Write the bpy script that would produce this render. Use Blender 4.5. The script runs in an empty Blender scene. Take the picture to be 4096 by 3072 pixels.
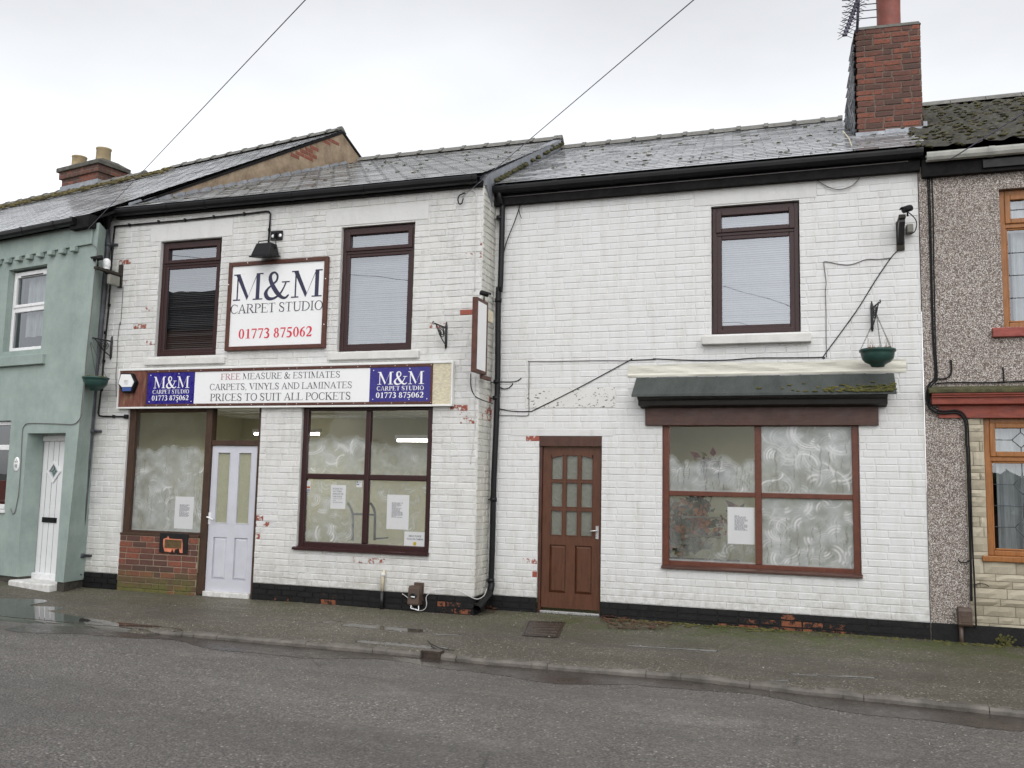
import bpy, math, random
import numpy as np
from mathutils import Vector, Matrix
random.seed(7); rng = np.random.default_rng(7)
R = math.radians
SC = bpy.context.scene; COL = SC.collection
# ------------------------------------------------------------------ camera
CAMZ = 1.72; YAW, PIT, ROLL, FPX = R(-18.917), R(6.133), R(1.176), 3630.0
CF = Vector((math.sin(YAW)*math.cos(PIT), math.cos(YAW)*math.cos(PIT), math.sin(PIT)))
r0 = Vector((math.cos(YAW), -math.sin(YAW), 0)); u0 = r0.cross(CF)
CR = math.cos(ROLL)*r0 + math.sin(ROLL)*u0; CU = -math.sin(ROLL)*r0 + math.cos(ROLL)*u0
cd = bpy.data.cameras.new('camera'); cam = bpy.data.objects.new('camera', cd); COL.objects.link(cam)
cd.sensor_width = 36; cd.lens = FPX/4096*36; cd.clip_end = 3000
m3 = Matrix((CR, CU, -CF)).transposed(); cam.matrix_world = Matrix.Translation((0, 0, CAMZ)) @ m3.to_4x4()
SC.camera = cam
# ------------------------------------------------------------------ light
SUN_EL, SUN_AZ = 48, 158      # azimuth: degrees from +Y clockwise
w = bpy.data.worlds.new('World'); SC.world = w; w.use_nodes = True
nt = w.node_tree; bg = nt.nodes['Background']
sk = nt.nodes.new('ShaderNodeTexSky'); sk.sky_type = 'NISHITA'; sk.sun_disc = False
sk.sun_elevation = R(SUN_EL); sk.sun_rotation = R(SUN_AZ); sk.dust_density = 1; sk.air_density = 1; sk.ozone_density = 1
hs = nt.nodes.new('ShaderNodeHueSaturation'); hs.inputs['Saturation'].default_value = .10
nt.links.new(sk.outputs[0], hs.inputs['Color']); tc = nt.nodes.new('ShaderNodeTexCoord'); mp = nt.nodes.new('ShaderNodeMapping'); mp.inputs['Scale'].default_value = (1, 1, 2.6); nz = nt.nodes.new('ShaderNodeTexNoise'); nz.inputs['Scale'].default_value = 1.7; nz.inputs['Detail'].default_value = 5; nz.inputs['Roughness'].default_value = .5
rp_ = nt.nodes.new('ShaderNodeMapRange'); rp_.inputs['From Min'].default_value = .3; rp_.inputs['From Max'].default_value = .7; rp_.inputs['To Min'].default_value = .86; rp_.inputs['To Max'].default_value = 1.12
nt.links.new(tc.outputs['Generated'], mp.inputs[0]); nt.links.new(mp.outputs[0], nz.inputs['Vector']); nt.links.new(nz.outputs['Fac'], rp_.inputs['Value']); nt.links.new(rp_.outputs[0], hs.inputs['Value']); nt.links.new(hs.outputs[0], bg.inputs[0]); bg.inputs[1].default_value = .15
sl = bpy.data.lights.new('sun', 'SUN'); sl.energy = .5; sl.angle = R(70); sl.color = (1, .985, .96)
so = bpy.data.objects.new('sun', sl); COL.objects.link(so)
so.rotation_euler = Vector((-math.sin(R(SUN_AZ))*math.cos(R(SUN_EL)), -math.cos(R(SUN_AZ))*math.cos(R(SUN_EL)), -math.sin(R(SUN_EL)))).to_track_quat('-Z', 'Y').to_euler()
SC.view_settings.view_transform = 'Standard'; SC.view_settings.look = 'None'; SC.view_settings.exposure = 0.8; SC.view_settings.gamma = 1
SC.cycles.max_bounces = 8; SC.cycles.transparent_max_bounces = 16
SC.cycles.caustics_reflective = False; SC.cycles.caustics_refractive = False

# ------------------------------------------------------------------ helpers
def ray(u, v):
    return (CF + (u-2048)/FPX*CR + (1536-v)/FPX*CU)
class Fr:
    """facade frame: x along, d into the building, z up"""
    def __init__(s, ox, oy, a=0.0):
        s.o = Vector((ox, oy, 0)); s.ex = Vector((math.cos(a), -math.sin(a), 0)); s.en = Vector((math.sin(a), math.cos(a), 0)); s.a = a
    def __call__(s, x, d, z): return s.o + s.ex*x + s.en*d + Vector((0, 0, z))
    def at(s, p, d=0.0):          # photo point -> (x, z) on the plane at depth d
        r = ray(*p); t = (d + s.o.dot(s.en))/r.dot(s.en); q = r*t
        return ((q - s.o).dot(s.ex), q.z + CAMZ)
    def side(s, p, x=0.0):        # photo point -> (d, z) on the cross plane at x
        r = ray(*p); t = (x + s.o.dot(s.ex))/r.dot(s.ex); q = r*t
        return ((q - s.o).dot(s.en), q.z + CAMZ)
    def rect(s, a, b, c, e, d=0.0):   # TL TR BR BL -> x0 x1 z0 z1
        A, B, C_, D = s.at(a, d), s.at(b, d), s.at(c, d), s.at(e, d)
        return ((A[0]+D[0])/2, (B[0]+C_[0])/2, (C_[1]+D[1])/2, (A[1]+B[1])/2)
def ground(p, z):
    r = ray(*p); t = (z-CAMZ)/r.z; q = r*t; return (q.x, q.y)
def crop(ox, oy, k=.49729): return lambda x, y: (ox+x*k, oy+y*k)
c1 = crop(0, 500); c2 = crop(0, 1200); c3 = crop(0, 1800); c4 = crop(900, 800); c5 = crop(900, 1500); c6 = crop(900, 2200)
c7 = crop(1700, 400); c8 = crop(1700, 1100); d1 = crop(1700, 1700); d2 = crop(2500, 700); d3 = crop(2500, 1400); d4 = crop(2500, 2000)
e5 = crop(3196, 0, .40687); e6 = crop(3296, 600, .36166); e7 = crop(3296, 1200, .36166); e8 = crop(3196, 1750, .52755)
g3 = crop(0, 500, .27125); g4 = crop(0, 1000, .24108); g5 = crop(0, 1650, .45198); h6 = crop(560, 480, .40687)
YL, YR = 10.30, 10.745
FL, FR_, FG = Fr(0, YL), Fr(0, YR), Fr(-9.62, 9.85, R(11))
PAV = .145

def tag(o, label=None, cat=None, group=None, kind=None):
    if label: o['label'] = label
    if cat: o['category'] = cat
    if group: o['group'] = group
    if kind: o['kind'] = kind
    return o
def thing(name, label, cat, loc=(0, 0, 0), group=None):
    o = bpy.data.objects.new(name, None); COL.objects.link(o); o.location = loc; o.empty_display_size = .1
    return tag(o, label, cat, group)
def origin(o):
    v = Vector((0, 0, 0))
    while o is not None: v = v + o.location; o = o.parent
    return v
def dup(o, parent=None):
    c = o.copy(); COL.objects.link(c); c.parent = parent
    for ch in list(o.children): dup(ch, c)
    return c
class MB:
    def __init__(s): s.v = []; s.f = []; s.at = []; s.sm = []
    def face(s, pts, a=None, smooth=False):
        n = len(s.v); s.v += [tuple(p) for p in pts]; s.f.append(tuple(range(n, n+len(pts)))); s.at.append(a); s.sm.append(smooth)
    def add(s, vs, fs, a=None, smooth=False):
        n = len(s.v); s.v += [tuple(p) for p in vs]
        for f in fs: s.f.append(tuple(i+n for i in f)); s.at.append(a); s.sm.append(smooth)
    def hexa(s, c, a=None):     # 8 corners: bottom 4 then top 4
        s.add(c, [(3, 2, 1, 0), (4, 5, 6, 7), (0, 1, 5, 4), (1, 2, 6, 5), (2, 3, 7, 6), (3, 0, 4, 7)], a)
    def box(s, F, x0, x1, dd0, dd1, z0, z1, a=None):
        if x1 < x0: x0, x1 = x1, x0
        if z1 < z0: z0, z1 = z1, z0
        s.hexa([F(x0, dd0, z0), F(x1, dd0, z0), F(x1, dd1, z0), F(x0, dd1, z0), F(x0, dd0, z1), F(x1, dd0, z1), F(x1, dd1, z1), F(x0, dd1, z1)], a)
    def prism(s, F, prof, x0, x1, a=None):   # profile (d,z) extruded along x
        n = len(prof); A = [F(x0, p[0], p[1]) for p in prof]; B = [F(x1, p[0], p[1]) for p in prof]
        fs = [tuple(range(n))[::-1], tuple(range(n, 2*n))] + [(i, (i+1) % n, (i+1) % n+n, i+n) for i in range(n)]
        s.add(A+B, fs, a)
    def slab(s, F, poly, dd0, dd1, a=None):   # polygon (x,z) with thickness in d
        n = len(poly); A = [F(p[0], dd0, p[1]) for p in poly]; B = [F(p[0], dd1, p[1]) for p in poly]
        fs = [tuple(range(n)), tuple(range(n, 2*n))[::-1]] + [(i, i+n, (i+1) % n+n, (i+1) % n) for i in range(n)]
        s.add(A+B, fs, a)
    def tube(s, pts, r, n=8, a=None, caps=True):
        pts = [Vector(p) for p in pts]; rs = r if isinstance(r, (list, tuple)) else [r]*len(pts); base = len(s.v); prev = None
        for i, p in enumerate(pts):
            t = (pts[min(i+1, len(pts)-1)] - pts[max(i-1, 0)]).normalized()
            if prev is None:
                ref = Vector((0, 0, 1)) if abs(t.z) < .9 else Vector((1, 0, 0)); e = t.cross(ref).normalized()
            else:
                e = prev - t*prev.dot(t)
                e = e.normalized() if e.length > 1e-6 else t.orthogonal().normalized()
            prev = e; b = t.cross(e)
            for k in range(n):
                q = 2*math.pi*k/n; s.v.append(tuple(p + (e*math.cos(q) + b*math.sin(q))*rs[i]))
        for i in range(len(pts)-1):
            for k in range(n):
                s.f.append((base+i*n+k, base+i*n+(k+1) % n, base+(i+1)*n+(k+1) % n, base+(i+1)*n+k)); s.at.append(a); s.sm.append(True)
        if caps:
            s.f.append(tuple(base+k for k in range(n))[::-1]); s.at.append(a); s.sm.append(False)
            e0 = base+(len(pts)-1)*n; s.f.append(tuple(e0+k for k in range(n))); s.at.append(a); s.sm.append(False)
    def lathe(s, c, prof, n=24, a=None, sq=1.0):  # profile (r,z)
        c = Vector(c); base = len(s.v)
        for (r, z) in prof:
            for k in range(n):
                q = 2*math.pi*k/n; s.v.append((c.x+r*math.cos(q), c.y+r*sq*math.sin(q), c.z+z))
        for i in range(len(prof)-1):
            for k in range(n):
                s.f.append((base+i*n+k, base+i*n+(k+1) % n, base+(i+1)*n+(k+1) % n, base+(i+1)*n+k)); s.at.append(a); s.sm.append(True)
    def blob(s, c, rx, ry, rz, n=7, jit=.25, a=None):
        c = Vector(c); prof = [(.02, 1), (.6, .75), (.95, .3), (1, 0), (.9, -.4), (.02, -.7)]; base = len(s.v)
        for (r, z) in prof:
            for k in range(n):
                q = 2*math.pi*k/n; j = 1+random.uniform(-jit, jit)
                s.v.append((c.x+r*rx*j*math.cos(q), c.y+r*ry*j*math.sin(q), c.z+z*rz*j))
        for i in range(len(prof)-1):
            for k in range(n):
                s.f.append((base+i*n+k, base+(i+1)*n+k, base+(i+1)*n+(k+1) % n, base+i*n+(k+1) % n)); s.at.append(a); s.sm.append(True)
    def build(s, name, mat, parent=None, bev=0, seg=2):
        off = origin(parent) if parent else Vector((0, 0, 0))
        me = bpy.data.meshes.new(name); me.from_pydata([(x-off.x, y-off.y, z-off.z) for x, y, z in s.v], [], s.f); me.update()
        me.materials.append(mat)
        if any(x is not None for x in s.at):
            ca = me.color_attributes.new('bc', 'FLOAT_COLOR', 'CORNER'); i = 0; buf = np.zeros((len(me.loops), 4), 'f4')
            for f, a in zip(s.f, s.at):
                buf[i:i+len(f)] = (a if a is not None else (.5, 0, 0, 1)); i += len(f)
            ca.data.foreach_set('color', buf.ravel())
        me.polygons.foreach_set('use_smooth', s.sm)
        o = bpy.data.objects.new(name, me); COL.objects.link(o); o.parent = parent
        if bev:
            b = o.modifiers.new('bevel', 'BEVEL'); b.width = bev; b.segments = seg; b.limit_method = 'ANGLE'; b.angle_limit = R(40); b.harden_normals = False
        return o

# ------------------------------------------------------------------ materials
class NT:
    def __init__(s, name):
        s.m = bpy.data.materials.new(name); s.m.use_nodes = True; s.t = s.m.node_tree; s.b = s.t.nodes['Principled BSDF']; s.out = s.t.nodes['Material Output']
        s.co = s.t.nodes.new('ShaderNodeTexCoord').outputs['Object']
    def n(s, typ, **kw):
        x = s.t.nodes.new('ShaderNode'+typ)
        for k, v in kw.items(): setattr(x, k, v)
        return x
    def l(s, a, b): s.t.links.new(a, b)
    def set(s, sock, v):
        if hasattr(v, 'is_output') or hasattr(v, 'links'): s.l(v, sock)
        else: sock.default_value = v
    def noise(s, scale, detail=4, rough=.6, vec=None, dist=0):
        x = s.n('TexNoise'); x.inputs['Scale'].default_value = scale; x.inputs['Detail'].default_value = detail; x.inputs['Roughness'].default_value = rough; x.inputs['Distortion'].default_value = dist
        s.l(vec or s.co, x.inputs['Vector']); return x.outputs['Fac']
    def vor(s, scale, out='Distance', vec=None):
        x = s.n('TexVoronoi'); x.inputs['Scale'].default_value = scale; s.l(vec or s.co, x.inputs['Vector']); return x.outputs[out]
    def scl(s, v):
        x = s.n('Mapping'); x.inputs['Scale'].default_value = v; s.l(s.co, x.inputs['Vector']); return x.outputs[0]
    def ramp(s, fac, *st):
        x = s.n('ValToRGB'); e = x.color_ramp.elements
        while len(e) < len(st): e.new(.5)
        for q, (p, c) in zip(e, st): q.position = p; q.color = (c, c, c, 1) if isinstance(c, (int, float)) else (*c, 1)
        s.l(fac, x.inputs[0]); return x.outputs[0]
    def mix(s, fac, a, b, mode='MIX'):
        x = s.n('Mix', data_type='RGBA', blend_type=mode); s.set(x.inputs[0], fac)
        for sock, v in ((x.inputs[6], a), (x.inputs[7], b)): s.set(sock, (*v, 1) if isinstance(v, tuple) and len(v) == 3 else v)
        return x.outputs[2]
    def math(s, op, a, b=0.0, c=None):
        x = s.n('Math', operation=op); s.set(x.inputs[0], a); s.set(x.inputs[1], b)
        if c is not None: s.set(x.inputs[2], c)
        return x.outputs[0]
    def sep(s, v):
        x = s.n('SeparateXYZ'); s.l(v, x.inputs[0]); return x.outputs
    def attr(s, name='bc'):
        x = s.n('Attribute'); x.attribute_name = name; return x
    def bump(s, h, strength=.3, dist=.01, nrm=None):
        x = s.n('Bump'); x.inputs['Strength'].default_value = strength; x.inputs['Distance'].default_value = dist; s.l(h, x.inputs['Height'])
        if nrm: s.l(nrm, x.inputs['Normal'])
        return x.outputs[0]
    def fin(s, col=None, rough=None, nrm=None, metal=None, spec=None):
        b = s.b
        if col is not None: s.set(b.inputs['Base Color'], (*col, 1) if isinstance(col, tuple) else col)
        if rough is not None: s.set(b.inputs['Roughness'], rough)
        if nrm is not None: s.l(nrm, b.inputs['Normal'])
        if metal is not None: s.set(b.inputs['Metallic'], metal)
        if spec is not None: s.set(b.inputs['Specular IOR Level'], spec)
        return s.m
def sh(c, k): return tuple(min(1, x*k) for x in c)
def plain(name, col, rough=.5, var=.18, sc=9, bump=.15, bsc=70, metal=0, spec=.5, col2=None, grain=None):
    n = NT(name); f = n.noise(sc, 5, .65, n.scl(grain) if grain else None)
    c = n.mix(n.ramp(f, (.3, 0), (.7, 1)), sh(col, 1-var), col2 or sh(col, 1+var))
    rr = n.ramp(n.noise(sc*2.3, 3), (.3, max(.03, rough-.1)), (.7, min(1, rough+.1)))
    return n.fin(c, rr, n.bump(n.noise(bsc, 4, .7, n.scl(grain) if grain else None), bump, .004), metal, spec)
def white_brick(name, cream, base=(.74, .735, .725), rough_amt=.25):
    n = NT(name); a = n.attr(); sp = n.n('SeparateColor'); n.l(a.outputs['Color'], sp.inputs[0]); t, pe, ro = sp.outputs
    big = n.ramp(n.noise(1.1, 5, .65), (.35, 0), (.72, 1)); c = n.mix(n.math('MULTIPLY', big, cream), base, (.65, .63, .56))
    c = n.mix(n.math('MULTIPLY_ADD', t, .22, 0), c, (.56, .555, .54))
    dirt = n.ramp(n.noise(3.5, 6, .75, n.scl((2.4, 2.4, .35))), (.47, 0), (.74, .65)); c = n.mix(n.math('MULTIPLY', dirt, .7+cream), c, (.50, .485, .44)); zz = n.sep(n.co)[2]; gb = n.math('MULTIPLY', n.ramp(zz, (.36, .8), (.75, 0)), n.ramp(n.noise(9, 6, .75), (.42, 0), (.66, 1))); c = n.mix(n.math('MULTIPLY', gb, .8), c, (.36, .34, .28)); flk = n.ramp(n.noise(13, 7, .8), (.63, 0), (.66, .7)); c = n.mix(n.math('MULTIPLY', flk, n.math('MULTIPLY_ADD', ro, .7, cream*.8)), c, (.42, .39, .34))
    spk = n.ramp(n.noise(38, 3, .7), (.69, 0), (.74, .8)); c = n.mix(n.math('MULTIPLY', spk, .5), c, (.30, .27, .23))
    h = n.noise(13, 6, .75); f = n.math('ADD', h, n.math('SUBTRACT', n.math('MULTIPLY', pe, .75), .62))
    k = n.ramp(f, (.485, 0), (.515, 1)); c = n.mix(k, c, n.mix(n.noise(30), (.24, .055, .035), (.36, .11, .07)))
    gn = n.ramp(n.noise(9, 5, .7), (.42, 0), (.62, 1)); gm = n.math('MULTIPLY', a.outputs['Alpha'], gn)
    hgt = n.math('ADD', n.noise(55, 6, .7), n.math('MULTIPLY', n.math('MULTIPLY', n.noise(22, 6, .8), ro), 5.0))
    return n.fin(c, .62, n.bump(n.math('SUBTRACT', hgt, n.math('MULTIPLY', k, .8)), rough_amt, .009), spec=.35)
def red_brick(name, dark=.35, moss=0):
    n = NT(name); a = n.attr(); sp = n.n('SeparateColor'); n.l(a.outputs['Color'], sp.inputs[0]); t = sp.outputs[0]
    c = n.ramp(t, (0, (.085, .048, .039)), (dark, (.13, .058, .044)), (.7, (.19, .068, .046)), (1, (.27, .088, .055)))
    c = n.mix(n.ramp(n.noise(26, 6, .7), (.42, 0), (.72, .8)), c, (.055, .038, .032)); c = n.mix(sp.outputs[1], c, (.19, .16, .13))
    if moss:
        c = n.mix(sp.outputs[1], c, (.36, .27, .20)); z = n.sep(n.co)[2]; mk = n.math('MULTIPLY', n.ramp(n.noise(5, 5, .7), (.30, 0), (.55, 1)), n.ramp(z, (.16, 1), (.46, 0))); c = n.mix(n.math('MULTIPLY', mk, moss), c, (.115, .115, .035))
    return n.fin(c, .75, n.bump(n.noise(45, 6, .75), .55, .01), spec=.3)
def slate_mat(name, lo, hi, rlo=.10, rhi=.26):
    n = NT(name); a = n.attr(); sp = n.n('SeparateColor'); n.l(a.outputs['Color'], sp.inputs[0]); t = sp.outputs[0]
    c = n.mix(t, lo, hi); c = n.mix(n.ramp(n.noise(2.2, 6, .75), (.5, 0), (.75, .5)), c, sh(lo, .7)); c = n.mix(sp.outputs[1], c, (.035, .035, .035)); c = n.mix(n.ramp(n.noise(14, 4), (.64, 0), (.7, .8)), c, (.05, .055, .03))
    r = n.math('ADD', n.ramp(n.noise(3, 4), (.3, rlo), (.7, rhi)), n.math('MULTIPLY', t, .10))
    return n.fin(c, r, n.bump(n.noise(28, 3, .6), .06, .003), spec=.5)
def wood(name, col, rough=.45, dirt=.3, axis=(6, 6, 6), bump=.2):
    n = NT(name); g = n.noise(7, 6, .7, n.scl(axis), .6); c = n.mix(n.ramp(g, (.3, 0), (.7, 1)), sh(col, .72), sh(col, 1.3))
    c = n.mix(n.ramp(n.noise(5, 6, .8), (.5, 0), (.75, dirt)), c, sh(col, .3))
    return n.fin(c, n.ramp(n.noise(12), (.3, rough-.1), (.7, rough+.15)), n.bump(n.noise(30, 5, .7, n.scl(axis)), bump, .004), spec=.4)
MT = {}
MT['wbL'] = white_brick('white painted brick', .38, (.675, .672, .665), .5); MT['wbR'] = white_brick('smooth white painted brick', .14, (.69, .69, .688), .28)
MT['mould'] = white_brick('mouldy painted brick', 1.2, (.60, .60, .56), .4)
MT['blackbrick'] = None
def black_brick():
    n = NT('black painted plinth'); a = n.attr(); sp = n.n('SeparateColor'); n.l(a.outputs['Color'], sp.inputs[0]); pe = sp.outputs[1]
    c = n.mix(n.noise(12, 5), (.006, .006, .007), (.018, .0175, .017)); z = n.sep(n.co)[2]
    k = n.ramp(n.math('ADD', n.noise(14, 6, .8), n.math('SUBTRACT', n.math('MULTIPLY', pe, .8), .66)), (.48, 0), (.53, 1))
    c = n.mix(k, c, n.mix(n.noise(40), (.17, .058, .03), (.27, .10, .05)))
    c = n.mix(n.ramp(n.noise(9, 6, .8), (.55, 0), (.78, .5)), c, (.05, .045, .037))
    return n.fin(c, n.ramp(n.noise(20), (.3, .35), (.7, .7)), n.bump(n.noise(30, 5, .75), .5, .01), spec=.22)
MT['blackbrick'] = black_brick()
MT['red'] = red_brick('rustic red brick', .42, 1.0); MT['chim'] = red_brick('sooty red brick', .3); MT['chimG'] = red_brick('old terrace brick', .55)
MT['oppred'] = red_brick('opposite red brick', .3)
MT['slate'] = slate_mat('wet slate with pale sheen', (.22, .224, .232), (.50, .505, .52), .06, .2); MT['slateL'] = slate_mat('weathered slate with pale sheen tone', (.14, .14, .14), (.42, .42, .415), .1, .28)  # base colours raised pale to stand in for the wet sheen
MT['ridge'] = plain('ridge tile', (.16, .155, .14), .75, .3, 12, .4, 40); MT['tile'] = plain('weathered concrete roof tile', (.050, .046, .036), .6, .5, 7, .5, 35, col2=(.12, .112, .09))
MT['moss'] = plain('moss', (.075, .085, .02), .95, .5, 14, .8, 120, col2=(.13, .115, .03)); MT['mossy'] = plain('yellow brown moss', (.10, .085, .03), .95, .5, 6, .8, 120, col2=(.15, .12, .045)); MT['moss2'] = plain('dull lichen moss', (.07, .066, .028), .95, .5, 14, .8, 120)
MT['gutter'] = plain('black plastic gutter', (.008, .008, .009), .38, .3, 6, .05, 60, spec=.25); MT['guttw'] = plain('dirty white plastic gutter', (.36, .36, .325), .5, .25, 5, .1, 40)
MT['pipeg'] = plain('weathered grey downpipe', (.045, .048, .055), .5, .5, 5, .2, 40, col2=(.10, .105, .12)); MT['soffit'] = plain('dark eaves board', (.012, .011, .011), .8, .4, spec=.15)
MT['lead'] = plain('lead flashing', (.27, .285, .31), .5, .3, 9, .4, 25, metal=.3); MT['render'] = None
def render_mat(name, c0, c1, sc=2.2, bs=140, bst=.35):
    n = NT(name); c = n.mix(n.ramp(n.noise(sc, 6, .7), (.32, 0), (.7, 1)), c0, c1); c = n.mix(n.ramp(n.noise(3, 5, .8, n.scl((1.5, 1.5, .25))), (.52, 0), (.8, .35)), c, sh(c0, .6))
    return n.fin(c, .85, n.bump(n.math('ADD', n.noise(bs, 4, .7), n.noise(bs*.3, 4)), bst, .006), spec=.2)
MT['green'] = render_mat('sage green render', (.255, .315, .29), (.36, .42, .39))
MT['gable'] = render_mat('stained cement render', (.16, .115, .075), (.40, .31, .22), 2.6, 40, .9); MT['lintel'] = render_mat('painted lintel render', (.62, .615, .60), (.68, .677, .665), 1.5, 25, .7)
def chipped():
    n = NT('chipped painted panel'); c = n.mix(n.noise(5, 5), (.60, .59, .56), (.70, .69, .67)); f = n.noise(26, 2, .5, n.scl((1, 1, 2))); z = n.ramp(n.noise(4, 2), (.4, 0), (.55, .09)); k = n.ramp(n.math('ADD', f, z), (.70, 0), (.715, 1))
    return n.fin(n.mix(k, c, (.10, .09, .08)), .7, n.bump(n.math('SUBTRACT', n.noise(40), k), .3, .006))
MT['chipped'] = chipped(); MT['sill'] = render_mat('painted stone sill', (.58, .57, .54), (.70, .69, .66), 4, 60, .4)
def pebble():
    n = NT('pebbledash'); x = n.n('TexVoronoi'); x.inputs['Scale'].default_value = 115; n.l(n.co, x.inputs['Vector'])
    sp = n.n('SeparateColor'); n.l(x.outputs['Color'], sp.inputs[0])
    c = n.ramp(sp.outputs[0], (0, (.13, .095, .08)), (.25, (.28, .23, .20)), (.6, (.44, .385, .345)), (.85, (.64, .59, .545)), (1, (.82, .78, .73)))
    e = n.ramp(x.outputs['Distance'], (.4, 0), (.75, .8)); c = n.mix(e, c, (.06, .045, .038)); c = n.mix(n.ramp(n.noise(1.5, 5, .7), (.5, 0), (.8, .3)), c, (.15, .12, .10))
    h = n.math('SUBTRACT', 1.0, x.outputs['Distance'])
    return n.fin(c, .7, n.bump(h, .7, .007), spec=.3)
MT['pebble'] = pebble()
def clad():
    n = NT('buff stone cladding'); a = n.attr(); sp = n.n('SeparateColor'); n.l(a.outputs['Color'], sp.inputs[0]); t = sp.outputs[0]
    c = n.mix(t, (.36, .315, .235), (.53, .475, .37)); z = n.sep(n.co)[2]
    dk = n.math('MULTIPLY', n.ramp(n.noise(3, 6, .75), (.3, .2), (.65, 1)), n.ramp(z, (.15, 1), (.75, .0))); c = n.mix(n.math('MULTIPLY', dk, .6), c, (.13, .125, .08))
    c = n.mix(n.ramp(n.noise(28, 6, .8), (.55, 0), (.8, .35)), c, (.26, .19, .11)); c = n.mix(sp.outputs[1], c, (.30, .25, .18))
    return n.fin(c, .85, n.bump(n.noise(22, 6, .8), .6, .015), spec=.2)
MT['clad'] = clad()
MT['upvcbrown'] = plain('dark rosewood plastic', (.034, .012, .012), .36, .25, 20, .08, 90, grain=(3, 3, 3), spec=.35); MT['brown'] = wood('brown painted timber', (.070, .027, .017), .42, .5, (4, 4, 1.2))
MT['brownh'] = wood('brown painted boards', (.075, .034, .025), .42, .5, (1.0, 4, 6)); MT['redbrown'] = wood('red brown varnished timber', (.115, .034, .018), .38, .5, (3, 3, 3)); MT['doorbrown'] = wood('brown stained door', (.092, .034, .016), .45, .25, (5, 5, .7))
MT['shopfront'] = wood('worn brown shopfront timber', (.055, .029, .017), .6, .7, (5, 5, 1)); MT['oak'] = wood('golden oak plastic', (.29, .115, .032), .38, .15, (6, 6, 1)); MT['signframe'] = wood('brown sign frame', (.085, .03, .019), .5, .5, (2, 2, 2))
MT['darkwood'] = wood('weathered dark wood', (.04, .033, .026), .8, .5, (6, 6, 1), .5); MT['peelboard'] = None
def peel():
    n = NT('peeling weathered board'); f = n.noise(4, 7, .75, n.scl((3.5, 3.5, .8))); c = n.ramp(f, (.28, (.035, .02, .014)), (.45, (.14, .052, .035)), (.55, (.20, .075, .055)), (.63, (.20, .14, .07)), (.72, (.50, .44, .33)))
    return n.fin(c, .85, n.bump(f, .8, .02))
MT['peelboard'] = peel()
MT['ply'] = wood('weathered cream plywood', (.60, .54, .40), .7, .3, (3, 3, 8)); MT['whitepl'] = plain('white plastic trim', (.76, .76, .74), .4, .06, 5, .05); MT['upvc'] = plain('white window plastic', (.76, .76, .76), .3, .05, 4, .03)
MT['signwhite'] = plain('white sign panel', (.80, .80, .80), .35, .02, 3, .02); MT['navy'] = plain('navy blue sign panel', (.020, .013, .19), .3, .12, 6, .02); MT['ink'] = plain('dark sign lettering', (.022, .023, .035), .4, .1, 6, .0); MT['inkblue'] = plain('dark blue sign lettering', (.02, .019, .06), .4, .5, 1.5, .0)
MT['inkred'] = plain('red sign lettering', (.62, .03, .06), .4, .1, 6, 0); MT['inkdull'] = plain('faded red lettering', (.36, .10, .12), .4, .15, 6, 0); MT['inkwhite'] = plain('white sign lettering', (.82, .82, .82), .4, .02, 6, 0)
MT['lavender'] = plain('lavender grey painted door', (.55, .55, .60), .5, .05, 6, .12, 30); MT['doorwhite'] = plain('white composite door', (.76, .76, .765), .35, .04, 3, .04)
MT['step'] = plain('worn white painted step', (.66, .65, .62), .7, .3, 12, .5, 50, col2=(.75, .74, .72)); MT['stepdark'] = plain('rough stone block', (.05, .045, .035), .9, .5, 12, .9, 30)
MT['black'] = plain('black iron', (.010, .010, .011), .4, .3, 20, .2, 70); MT['blackpl'] = plain('black plastic', (.009, .009, .010), .4, .2, 9, .05, spec=.22); MT['cable'] = plain('black cable', (.012, .012, .013), .6, .2, spec=.2); MT['cablew'] = plain('painted white cable', (.58, .57, .55), .6, .1); MT['cableg'] = plain('grey cable', (.16, .15, .15), .6, .1)
MT['wire'] = plain('overhead wire', (.12, .115, .16), .5, .1); MT['basket'] = plain('dark green plastic', (.022, .062, .052), .38, .25, 5, .05); MT['soil'] = plain('dry red brown moss', (.16, .06, .025), .95, .5, 30, .8, 90); MT['twig'] = plain('dry stalk', (.22, .16, .11), .9, .3)
MT['brass'] = plain('tarnished brass', (.19, .135, .07), .42, .35, 14, .2, 60, metal=.7); MT['chrome'] = plain('satin metal', (.62, .62, .62), .3, .1, 10, .05, metal=.85); MT['greybox'] = plain('weathered grey plastic box', (.20, .195, .165), .6, .3, 9, .2); MT['brownbox'] = plain('brown plastic box', (.075, .048, .034), .5, .25, 8, .15)
MT['peach'] = plain('salmon primer paint', (.62, .20, .11), .6, .2, 10, .2); MT['felt'] = None
def felt():
    n = NT('mineral roofing felt'); s_ = n.noise(160, 3, .8); c = n.mix(n.ramp(s_, (.35, 0), (.7, 1)), (.022, .027, .025), (.105, .118, .110)); c = n.mix(n.ramp(n.noise(4, 6, .7, n.scl((1.5, .5, .5))), (.42, 0), (.7, .7)), c, (.024, .03, .027))
    return n.fin(c, .8, n.bump(s_, .6, .005))
MT['felt'] = felt(); MT['cornice'] = wood('sooty black cornice', (.016, .014, .013), .55, .4, (1, 4, 4)); MT['flash'] = plain('creased cream flashing tape', (.62, .60, .52), .5, .12, 3, .9, 7, grain=(.6, 1, 4)); MT['redcorn'] = wood('faded red painted timber', (.235, .055, .036), .6, .5, (1, 4, 5)); MT['redsill'] = wood('flaking red sill', (.29, .075, .06), .7, .4, (1, 4, 5))
MT['terracotta'] = plain('red clay pot', (.20, .055, .038), .6, .2, 5, .15); MT['buffpot'] = plain('buff clay pot', (.34, .265, .155), .8, .25, 6, .3); MT['alu'] = plain('aerial metal', (.055, .05, .075), .4, .2, metal=.4)
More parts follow.
